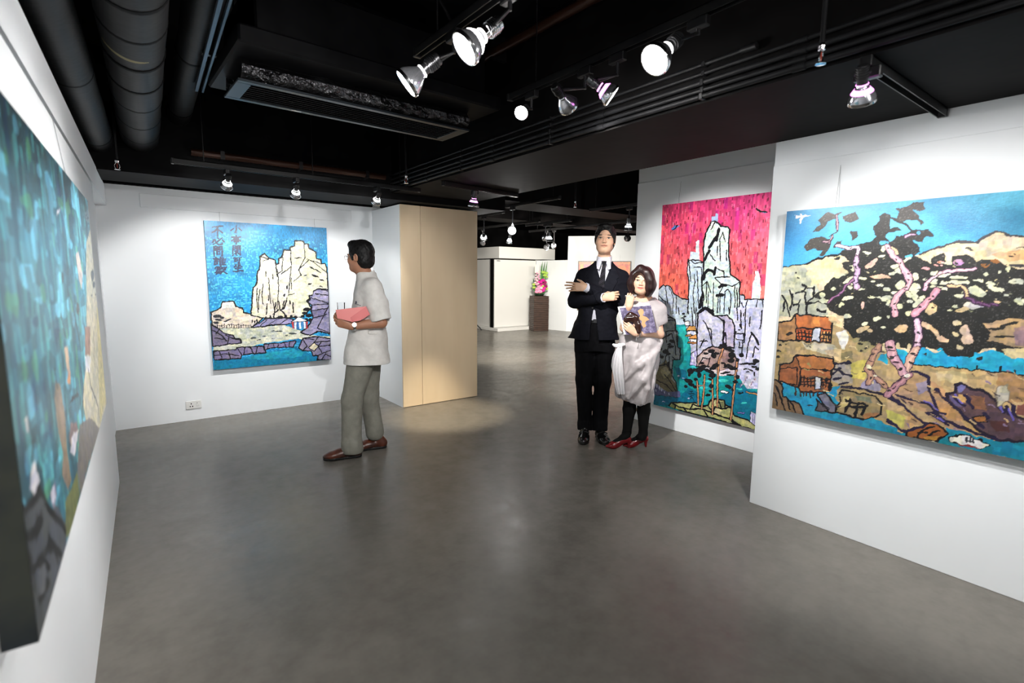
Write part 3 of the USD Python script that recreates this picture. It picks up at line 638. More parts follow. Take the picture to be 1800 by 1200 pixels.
ART_B = '''P 150 170 208 0 507 1703 508 1749 544 1747 547 1768 568 1762 571 1693
P 205 220 236 0 317 1386 319 1459 375 1449 373 1539 388 1552 401 1552 417 1383
P 228 238 246 0 910 1060 908 1204 925 1221 923 1288 951 1288 965 1230 981 1122 980 1063
P 80 120 190 0 108 1670 149 1703 201 1691 162 1672 129 1652
L 18 18 24 8 123 1658 156 1677 166 1702
P 90 120 170 0 891 1785 936 1754 987 1744 968 1732 923 1747
L 18 18 24 9 898 1774 932 1750 980 1745
P 190 192 214 0 -41 638 125 911 512 1009 1005 1034 1028 577 1031 342 848 373 382 433 -21 168
P 186 196 210 0 -6 1116 53 1157 72 1143 83 1158 132 1144 166 1083 190 1070 250 1044 324 1031 339 911 17 791
L 18 18 24 9 -6 1116 53 1157 72 1143 83 1158 132 1144 166 1083 190 1070 250 1044 324 1031 339 911 17 791 -6 1116
P 200 216 226 0 326 910 323 1098 323 1192 297 1284 302 1395 319 1388 412 1383 457 1359 502 922 436 875 309 799 199 795 99 948
P 196 204 226 0 798 1098 844 1091 851 1061 907 1062 1006 1064 1044 1041 1050 874 812 855
L 18 18 24 8 798 1098 844 1091 851 1061 907 1062 1006 1064 1044 1041 1050 874 812 855 798 1098
P 206 226 216 0 462 1357 448 1465 452 1554 462 1616 489 1668 512 1701 548 1703 580 1684 596 1662 661 1651 683 1631 680 1546 685 1425 706 1321 714 1261 770 1227 802 1193 800 1098 811 1029 780 829 627 871 436 884 470 920 454 1194 460 1321
L 18 18 24 10 462 1357 448 1465 452 1554 462 1616 489 1668 512 1701 548 1703 580 1684 596 1662 661 1651 683 1631 680 1546 685 1425 706 1321 714 1261 770 1227 802 1193 800 1098 811 1029 780 829 627 871 436 884 470 920 454 1194 460 1321 462 1357
P 220 232 232 0 514 1428 587 1532 680 1425 694 1321 570 1241 549 1375
P 222 234 236 0 593 1215 711 1243 792 1197 737 1164 646 1181
P 196 214 220 0 596 928 614 1082 700 1138 751 1114 775 940
P 222 232 214 0 491 1641 513 1697 553 1699 538 1639 509 1614
L 18 18 24 9 326 910 323 1098 323 1192 297 1284 302 1395
L 18 18 24 9 297 1386 412 1383 457 1359
L 18 18 24 7 548 1703 507 1640
L 18 18 24 7 621 1609 596 1549 615 1374
L 18 18 24 7 621 1609 647 1530
L 18 18 24 7 514 1428 565 1374
L 18 18 24 7 448 1465 454 1321
L 18 18 24 7 571 1232 711 1243
L 18 18 24 7 571 1232 636 1180 737 1161 797 1197
L 18 18 24 7 470 920 479 1076 452 1149 501 1195 540 1106
L 18 18 24 7 564 1188 575 927
L 18 18 24 7 616 929 614 1082 657 1172
L 18 18 24 7 677 933 671 1120 700 1138 728 1095 731 937
L 18 18 24 7 756 1166 775 940
L 18 18 24 7 575 1312 648 1286 661 1243
L 18 18 24 7 337 1376 371 1358 456 1362
L 18 18 24 7 363 1321 438 1321 456 1103
L 18 18 24 7 368 1257 384 1193 369 1100 394 915
L 18 18 24 7 398 1294 434 964
L 18 18 24 7 308 1386 340 1192
L 18 18 24 7 825 1030 848 988
L 18 18 24 7 879 1058 857 988
L 18 18 24 7 953 1053 949 951
L 18 18 24 7 998 1060 1016 956
L 18 18 24 7 72 1143 107 994
L 18 18 24 7 114 1139 168 1045 167 900
L 18 18 24 7 -1 1057 82 1002 96 895
L 18 18 24 7 196 1065 208 903
L 18 18 24 7 496 1195 505 1014
L 18 18 24 7 519 1105 527 942
L 18 18 24 7 627 1109 638 940
L 18 18 24 7 777 1149 795 959
L 18 18 24 7 663 1460 672 1374
L 18 18 24 7 580 1497 581 1418
L 18 18 24 20 583 1643 576 1602 565 1550
L 18 18 24 20 563 1576 527 1525 504 1491
L 18 18 24 20 506 1464 465 1384
L 18 18 24 20 468 1222 475 1267 504 1299 546 1286
L 18 18 24 20 468 1085 451 1029 444 974
L 18 18 24 20 618 1153 647 1172 677 1168
L 18 18 24 20 604 1081 654 1088
L 18 18 24 20 575 1312 564 1259
L 18 18 24 20 447 937 499 968 574 945
P 22 146 150 0 193 799 308 808 382 586 381 447 448 442 663 427 845 409 929 333 1035 343 1038 -2 -7 -38 -3 99 119 152 205 318 192 485 245 570
P 12 104 132 0 -2 88 290 133 374 237 466 214 539 131 408 96 178 20 1 -5
P 14 112 140 0 682 197 829 370 930 324 1029 315 1031 86 856 56 790 134
P 40 176 172 0 229 783 309 789 358 603 286 497 261 669
P 14 104 130 0 210 408 340 388 369 304 266 297
P 60 190 186 0 470 445 463 436 441 428 414 424 391 426 382 433 390 442 412 450 439 453 461 452
P 60 190 186 0 571 271 563 261 543 252 516 247 494 249 485 256 493 266 514 276 540 280 562 278
P 60 190 186 0 760 368 751 358 727 349 696 343 670 345 659 352 668 362 693 371 724 376 750 375
P 60 190 186 0 670 223 663 215 642 207 617 202 595 202 587 207 594 216 615 223 641 228 661 228
P 60 190 186 0 930 208 925 201 912 194 894 191 879 192 873 197 878 204 892 211 910 214 924 213
P 60 190 186 0 883 316 877 310 863 304 846 301 831 302 825 306 830 312 844 318 862 321 877 320
P 60 190 186 0 598 332 592 325 577 318 557 315 541 316 535 322 540 329 556 336 575 339 591 338
P 200 200 226 0 755 986 1013 1001 1023 731 1034 456 1033 341 920 330 846 407 811 530 781 767
P 216 212 236 0 880 785 983 778 1018 644 1000 590 897 594
P 184 188 216 0 810 708 875 732 898 577 819 602
P 136 146 148 0 -1 439 64 749 91 889 201 843 211 747 233 730 237 599 270 578 272 484 194 465 193 316 244 264 267 123 171 118 -3 96 3 235
L 18 18 24 8 -1 439 64 749 91 889 201 843 211 747 233 730 237 599 270 578 272 484 194 465 193 316 244 264 267 123 171 118 -3 96 3 235 -1 439
P 104 98 74 0 28 382 122 456 190 355 189 285 239 253 264 128 144 156 8 215
P 150 144 110 0 56 345 120 395 173 343 111 273
L 18 18 24 8 68 868 201 843 203 746 103 723
L 18 18 24 8 95 829 196 836
L 18 18 24 8 211 752 237 599
L 18 18 24 8 267 592 269 485 229 470 192 495
L 18 18 24 8 138 577 101 413
L 18 18 24 8 40 384 125 416 177 363
L 18 18 24 8 108 313 173 262 251 175
L 18 18 24 8 25 248 139 216 241 144
L 18 18 24 8 59 649 164 709 205 634
L 18 18 24 8 43 526 40 384
L 18 18 24 8 156 490 159 361
L 18 18 24 8 103 723 116 625
L 18 18 24 8 205 634 225 519
P 24 24 28 0 206 644 200 633 186 625 167 623 151 628 144 638 149 649 164 657 183 659 199 654
P 24 24 28 0 149 539 142 525 124 515 100 512 80 518 71 530 78 543 97 554 121 557 141 551
P 24 24 28 0 199 592 193 584 175 577 153 574 135 577 127 584 134 593 151 600 173 603 191 600
P 24 24 28 0 171 611 167 605 155 600 141 598 128 600 123 606 128 612 139 617 154 618 166 616
P 24 24 28 0 170 522 166 513 152 506 134 504 119 507 113 515 118 524 132 530 150 533 164 529
P 24 24 28 0 96 482 91 474 80 467 64 465 52 469 46 476 51 485 63 492 78 494 90 490
P 24 24 28 0 55 427 52 414 44 406 34 404 24 410 20 422 23 434 31 443 42 444 51 438
P 24 24 28 0 155 420 154 405 148 395 141 394 134 402 131 417 132 432 137 443 145 444 152 435
P 24 24 28 0 70 560 68 549 60 541 49 540 40 546 36 556 38 567 47 574 57 575 66 570
P 24 24 28 0 193 356 193 343 188 334 182 333 177 340 174 353 175 366 179 375 185 376 191 368
P 24 24 28 0 65 499 61 492 52 487 40 486 29 488 25 494 29 500 38 505 50 506 61 504
P 86 88 120 0 4 214 53 202 63 152 119 162 168 151 285 192 299 127 2 97
P 190 195 225 0 35 193 35 181 32 173 28 173 24 179 22 191 23 203 25 211 29 212 33 205
P 190 195 225 0 61 182 61 172 58 164 54 164 50 170 48 180 49 191 52 198 55 199 59 193
P 190 195 225 0 94 158 93 149 91 143 87 143 83 147 82 155 82 164 85 170 89 170 92 166
P 190 195 225 0 28 146 27 138 25 133 21 133 17 137 16 144 16 151 19 156 23 157 26 153
P 190 195 225 0 125 143 124 137 122 132 119 132 116 135 115 141 116 147 118 151 121 152 124 148
P 190 195 225 0 174 136 174 130 172 126 169 126 166 129 165 135 165 141 167 145 170 145 173 142
P 192 192 214 0 447 537 438 574 428 912 494 960 583 908 672 883 683 812 681 649 606 622 464 530
L 18 18 24 10 447 537 438 574 428 912 494 960 583 908 672 883 683 812 681 649 606 622 464 530 447 537
P 212 210 226 0 446 885 496 935 562 902 592 795 555 737 468 747
P 190 180 206 0 603 905 704 917 756 880 782 812 786 652 686 650 683 866
L 18 18 24 10 603 905 704 917 756 880 782 812 786 652 686 650 683 866 603 905
L 18 18 24 8 486 860 546 773 595 630
L 18 18 24 8 540 790 566 788 578 702
L 18 18 24 8 696 768 684 677 714 675 701 769
L 18 18 24 8 463 671 538 679
L 18 18 24 8 505 694 468 615
L 18 18 24 8 795 769 862 779 867 723 799 725
L 18 18 24 8 857 722 857 616
L 18 18 24 8 862 992 871 776 868 705
L 18 18 24 8 927 790 906 701 898 577
L 18 18 24 8 993 659 964 681 949 592
L 18 18 24 8 996 830 1001 975
L 18 18 24 8 830 701 829 657 853 660
L 18 18 24 8 364 964 387 805
L 18 18 24 8 407 966 415 798
L 18 18 24 8 319 961 335 905
L 18 18 24 8 228 956 238 899
L 18 18 24 8 718 984 728 923
L 18 18 24 8 786 988 805 884
L 18 18 24 8 822 964 839 817
L 18 18 24 8 906 917 904 840
L 18 18 24 14 927 790 962 754 989 705
L 18 18 24 14 428 912 494 960 581 922
P 18 18 24 0 302 903 299 896 290 892 279 891 270 894 266 901 269 908 277 912 289 913 298 910
P 18 18 24 0 313 880 310 874 303 870 293 870 285 873 281 878 284 884 291 888 301 888 309 886
P 18 18 24 0 298 865 294 860 283 857 269 855 257 857 252 862 256 866 268 870 282 871 293 869
P 18 18 24 0 307 847 305 839 299 833 291 833 283 837 280 844 282 852 289 858 297 858 304 854
P 18 18 24 0 837 843 836 832 832 826 826 825 821 831 818 841 819 852 823 858 829 859 834 853
P 18 18 24 0 834 807 832 802 826 798 818 798 811 800 808 805 810 810 816 814 824 815 831 812
P 18 18 24 0 856 931 855 921 852 915 848 914 843 920 841 930 841 941 845 947 849 947 854 941
P 18 18 24 0 803 787 802 780 798 775 792 774 786 778 784 785 785 793 790 798 796 798 801 794
P 240 240 246 0 300 836 351 840 356 801 307 797
L 18 18 24 5 300 836 351 840 356 801 307 797 300 836
P 206 150 84 0 345 794 415 800 425 764 318 754
L 18 18 24 5 345 794 415 800 425 764 318 754 345 794
P 208 214 230 0 326 751 424 760 427 722 327 713
L 18 18 24 5 326 751 424 760 427 722 327 713 326 751
P 206 146 80 0 366 711 426 726 436 687 352 679
L 18 18 24 5 366 711 426 726 436 687 352 679 366 711
P 226 226 232 0 369 679 429 685 431 660 365 653
L 18 18 24 4 369 679 429 685 431 660 365 653 369 679
P 186 120 66 0 343 651 434 661 435 644 344 638
L 18 18 24 4 343 651 434 661 435 644 344 638 343 651
P 206 150 84 0 310 711 371 723 378 706 310 701
L 18 18 24 4 310 711 371 723 378 706 310 701 310 711
P 184 176 218 0 382 548 437 593 461 449 379 442
L 18 18 24 4 382 548 437 593 461 449 379 442 382 548
P 240 238 248 0 413 542 413 529 411 520 407 520 404 528 402 541 402 554 404 563 407 564 411 556
P 240 238 248 0 432 516 431 505 429 498 426 497 423 504 421 515 421 526 423 533 426 534 430 527
P 240 238 248 0 405 484 405 475 403 469 400 469 398 474 396 483 396 492 398 498 401 498 404 493
P 240 238 248 0 445 480 445 470 443 463 440 463 436 468 435 478 435 488 437 495 440 495 444 490
P 168 140 134 0 443 441 447 528 502 591 584 638 687 641 768 632 819 549 809 493 663 431 513 451
L 18 18 24 9 443 441 447 528 502 591 584 638 687 641 768 632 819 549 809 493 663 431 513 451 443 441
P 196 180 176 0 464 530 534 595 598 593 560 533 489 486
P 146 116 112 0 670 593 770 605 795 545 697 514
P 208 196 206 0 513 451 663 436 800 483 795 419 666 390
L 18 18 24 8 657 509 688 623
L 18 18 24 8 469 464 507 526 561 524
L 18 18 24 8 555 467 571 534
L 18 18 24 8 619 466 657 509
P 236 232 246 0 859 416 859 409 857 405 854 405 851 408 850 414 850 421 852 425 855 425 858 422
P 120 100 150 0 899 374 898 368 896 364 893 363 891 367 889 373 890 379 892 384 894 384 897 381
P 236 232 246 0 968 381 968 374 966 370 963 370 960 373 959 379 959 385 961 390 964 390 967 387
P 210 170 180 0 888 362 888 356 886 351 883 351 880 354 879 360 879 367 881 371 884 372 887 368
P 236 232 246 0 919 409 919 403 917 399 914 398 912 402 910 408 910 414 912 418 915 419 918 415
P 120 100 150 0 958 368 958 362 956 358 953 357 950 361 949 367 949 373 951 377 954 378 957 374
P 210 170 180 0 988 415 988 409 986 404 983 404 981 407 979 413 980 420 982 424 984 424 987 421
P 236 232 246 0 878 349 877 343 875 339 872 338 870 342 868 348 869 354 871 359 874 359 876 356
P 120 100 150 0 909 397 909 390 907 386 904 386 901 389 900 395 900 402 902 406 905 406 908 403
P 210 170 180 0 948 356 947 350 945 345 943 345 940 348 938 354 939 361 941 365 944 365 946 362
P 236 232 246 0 978 403 978 396 976 392 973 392 971 395 969 401 969 407 971 412 974 412 977 409
P 120 100 150 0 867 337 867 330 865 326 862 326 859 329 858 335 858 342 860 346 863 346 866 343
P 210 170 180 0 899 384 898 378 896 374 893 373 891 377 889 383 890 389 892 393 895 394 897 390
P 236 232 246 0 937 344 937 337 935 333 932 332 930 336 928 342 928 348 931 353 933 353 936 350
P 120 100 150 0 968 390 968 384 966 380 963 379 960 383 959 389 959 395 961 399 964 400 967 396
P 236 232 246 0 888 372 888 365 886 361 883 361 880 364 879 370 879 377 881 381 884 381 887 378
P 120 100 150 0 920 419 919 413 917 408 914 408 912 411 910 417 911 424 913 428 915 428 918 425
P 210 170 180 0 958 378 958 372 956 368 953 367 950 371 949 377 949 383 951 387 954 388 957 384
P 120 100 150 0 878 359 877 353 875 349 872 348 870 352 868 358 869 364 871 368 874 369 876 365
P 210 170 180 0 909 407 909 400 907 396 904 396 901 399 900 405 900 411 902 416 905 416 908 413
P 236 232 246 0 948 366 947 359 945 355 943 355 940 358 939 364 939 371 941 375 944 375 946 372
P 120 100 150 0 978 412 978 406 976 402 973 401 971 405 969 411 970 417 971 421 974 422 977 418
P 196 140 96 0 908 303 1027 306 1025 287 914 289
L 18 18 24 4 908 303 1027 306 1025 287 914 289 908 303
P 166 168 112 0 172 24 199 60 408 101 452 114 488 83 584 112 591 156 642 185 729 192 738 152 789 143 825 77 991 59 1038 -2 871 -5 635 8 346 4
L 18 18 24 11 172 24 199 60 408 101 452 114 488 83 584 112 591 156 642 185 729 192 738 152 789 143 825 77 991 59 1038 -2 871 -5 635 8 346 4 172 24
P 130 136 84 0 212 52 285 37 368 19 251 10 184 21
P 190 192 132 0 410 77 464 107 511 68 413 33
P 192 184 140 0 638 94 710 109 695 49 631 55
P 110 112 76 0 685 169 730 183 734 132 688 123
P 190 190 130 0 623 157 674 177 678 121 605 116
P 182 180 120 0 846 54 953 55 994 23 889 18
L 18 18 24 11 212 57 285 37 401 40 522 70
L 18 18 24 11 401 40 431 91 488 83
L 18 18 24 11 522 70 631 55 798 34
L 18 18 24 11 631 55 647 115 710 109 674 177
L 18 18 24 11 710 109 789 143
L 18 18 24 11 344 34 381 2
L 18 18 24 11 584 112 631 55
L 18 18 24 11 729 187 745 125
L 18 18 24 11 545 56 592 8
L 18 18 24 11 249 44 239 12
L 18 18 24 22 792 42 830 13 880 2
L 18 18 24 18 457 328 474 216 487 97
L 196 140 100 9 457 328 474 216 487 97
L 18 18 24 18 530 378 530 245 522 70
L 196 140 100 9 530 378 530 245 522 70
L 18 18 24 18 607 352 620 195 627 44
L 196 140 100 9 607 352 620 195 627 44
L 18 18 24 18 696 651 655 527 655 342 668 119
L 196 140 100 9 696 651 655 527 655 342 668 119
L 18 18 24 18 819 549 816 413 808 276 798 34
L 196 140 100 9 819 549 816 413 808 276 798 34
L 150 110 90 7 462 271 538 282
L 150 110 90 7 795 419 831 461
L 150 110 90 7 655 527 693 568
P 22 22 26 0 418 405 419 388 408 372 387 362 366 363 352 374 351 391 363 407 384 417 404 416
P 22 22 26 0 538 435 529 419 498 402 457 390 422 389 406 399 415 415 447 432 488 443 522 444
P 22 22 26 0 545 456 540 445 525 437 505 434 488 438 481 447 486 458 502 466 522 469 538 465
P 22 22 26 0 618 409 606 401 580 399 550 404 527 414 521 425 533 434 560 436 590 430 612 420
P 22 22 26 0 639 390 634 376 617 365 595 362 576 367 569 379 574 393 592 404 613 408 632 402
P 22 22 26 0 500 373 497 356 486 344 471 342 458 350 452 366 455 383 467 396 481 398 494 389
P 22 22 26 0 470 331 467 321 455 313 440 311 427 314 422 323 426 332 438 340 453 342 465 339
P 22 22 26 0 420 296 410 285 387 277 359 277 338 284 331 295 341 307 364 314 392 315 413 308
P 22 22 26 0 367 304 364 294 354 287 341 285 331 289 326 297 329 307 339 314 352 316 362 313
P 22 22 26 0 435 269 426 257 407 251 385 253 369 261 365 273 374 284 394 290 415 288 431 280
P 22 22 26 0 366 245 363 237 353 230 340 228 329 231 325 238 328 247 338 254 351 256 361 253
P 22 22 26 0 463 260 459 251 449 245 435 242 423 245 419 252 422 261 433 268 447 270 458 267
P 22 22 26 0 600 210 596 201 582 194 565 191 551 193 545 200 550 209 563 216 580 219 595 217
P 22 22 26 0 622 294 619 281 608 272 594 269 581 275 576 286 580 299 591 308 605 311 617 305
P 22 22 26 0 661 483 658 471 647 462 633 460 621 466 616 477 619 490 630 498 644 500 656 495
P 22 22 26 0 617 600 611 588 594 578 572 576 554 581 546 592 552 605 569 614 591 617 609 611
P 22 22 26 0 632 565 629 550 616 539 599 536 585 544 579 559 582 574 595 585 612 587 626 580
P 22 22 26 0 662 590 659 583 648 578 634 576 622 579 617 585 621 592 632 597 646 599 658 596
P 22 22 26 0 706 645 700 635 683 628 662 626 644 629 637 637 643 646 660 653 681 656 698 652
P 22 22 26 0 723 665 717 656 699 650 677 647 658 650 651 657 657 665 675 671 697 674 716 671
P 22 22 26 0 560 575 555 568 541 563 522 560 507 562 501 568 506 574 521 580 539 582 554 580
P 22 22 26 0 795 620 783 612 758 612 729 618 706 628 700 639 712 647 738 648 767 642 789 631
P 22 22 26 0 804 592 799 575 784 563 763 561 746 568 738 583 743 600 759 612 779 614 797 606
P 22 22 26 0 800 546 795 533 779 523 759 520 741 526 734 537 739 551 755 561 776 564 793 558
P 22 22 26 0 798 485 787 475 761 471 731 474 708 483 701 494 712 504 738 508 768 505 791 496
P 22 22 26 0 830 478 823 470 804 463 780 459 760 461 752 467 759 476 778 483 802 486 822 485
P 22 22 26 0 841 552 839 541 830 533 820 532 810 537 806 547 809 558 817 565 828 567 837 562
P 22 22 26 0 876 599 873 587 862 578 848 577 836 582 831 593 834 605 845 613 859 615 871 610
P 22 22 26 0 934 545 926 537 901 527 869 518 842 514 831 516 840 524 865 534 897 543 924 547
P 22 22 26 0 1006 569 1002 556 989 547 972 545 958 550 951 562 955 575 969 584 985 586 1000 581
P 22 22 26 0 985 545 979 538 961 531 938 528 919 529 911 535 918 542 936 548 959 551 978 550
P 22 22 26 0 1020 506 1016 497 1006 491 993 489 981 492 976 500 980 509 990 515 1004 517 1015 514
P 22 22 26 0 993 520 989 513 977 507 963 505 950 507 945 513 949 520 961 525 976 527 988 525
P 22 22 26 0 966 481 960 477 946 477 929 481 916 486 912 491 919 494 933 494 949 491 962 486
P 22 22 26 0 915 491 912 486 903 482 891 481 881 482 878 485 881 490 890 494 902 496 911 494
P 22 22 26 0 981 457 981 443 978 435 974 434 971 442 968 455 968 468 971 477 975 477 979 470
P 22 22 26 0 773 442 765 434 742 424 712 416 686 412 675 414 683 422 707 432 738 441 763 445
P 22 22 26 0 799 420 793 414 777 409 756 405 739 406 732 409 738 415 755 421 776 424 793 424
P 22 22 26 0 840 372 836 363 824 356 808 353 795 356 789 364 793 373 806 380 821 383 834 380
P 22 22 26 0 853 415 850 404 841 396 829 394 819 399 814 409 817 420 826 428 838 429 848 424
P 22 22 26 0 792 306 783 299 766 296 746 299 731 307 727 316 736 324 754 327 774 323 788 316
P 22 22 26 0 810 296 808 287 803 281 796 280 789 284 786 292 788 301 793 307 801 308 807 304
P 22 22 26 0 880 284 877 278 868 273 856 271 846 273 842 277 845 283 855 288 866 290 876 289
P 22 22 26 0 892 291 891 285 887 281 881 280 876 283 873 287 875 293 879 297 885 298 890 296
P 22 22 26 0 643 470 640 455 628 445 613 442 600 449 594 463 597 478 609 488 624 490 637 483
P 22 22 26 0 522 481 518 474 508 468 495 466 484 469 479 475 482 482 493 488 506 489 517 487
P 22 22 26 0 579 461 575 455 564 450 549 448 537 449 533 454 537 460 548 465 562 467 574 465
P 22 22 26 0 626 449 622 441 609 434 592 431 578 434 572 441 577 449 590 456 607 458 621 456
P 22 22 26 0 722 508 718 502 706 498 691 495 679 497 674 502 678 508 690 513 705 515 717 513
P 22 22 26 0 743 479 739 474 728 469 715 467 703 468 699 473 702 479 713 484 727 486 738 484
P 22 22 26 0 936 467 933 464 924 461 912 459 903 459 899 462 902 465 911 469 923 471 932 470
P 22 22 26 0 395 357 392 346 384 339 373 337 363 342 359 352 361 362 370 370 381 372 391 367
P 22 22 26 0 607 352 603 345 593 340 580 337 569 340 565 346 568 353 579 359 592 361 602 358
P 22 22 26 0 611 250 608 243 600 237 590 235 581 238 577 244 580 251 588 256 599 258 607 256
P 236 240 246 0 680 262 717 274 770 269 750 250 694 250
L 18 18 24 4 680 262 717 274 770 269 750 250 694 250 680 262
P 132 120 190 0 844 113 918 126 912 110 862 103
L 18 18 24 3 844 113 918 126 912 110 862 103 844 113
P 200 196 228 0 964 145 1012 135 1014 35 964 62
L 18 18 24 4 964 145 1012 135 1014 35 964 62 964 145
L 120 120 160 5 984 138 986 58
L 120 120 160 5 998 132 1001 52
P 200 190 215 0 288 329 284 326 275 323 264 321 254 321 251 323 254 326 263 329 275 330 284 330
P 200 190 215 0 333 318 330 315 322 313 312 311 304 311 301 313 304 316 311 318 321 320 329 320
P 200 190 215 0 134 54 130 51 120 48 108 45 98 45 94 47 98 50 108 53 120 55 130 56
P 200 190 215 0 393 142 391 137 386 133 379 132 373 134 371 138 372 143 378 147 385 148 391 146
P 200 190 215 0 273 328 271 323 267 320 261 319 256 321 254 325 255 330 260 334 266 335 271 333
L 16 30 44 5 389 200 422 206
L 16 30 44 5 405 213 409 155
L 16 30 44 5 385 180 435 191
L 16 30 44 5 392 162 431 171
L 16 30 44 5 415 156 439 131
L 16 30 44 5 399 134 421 148'''
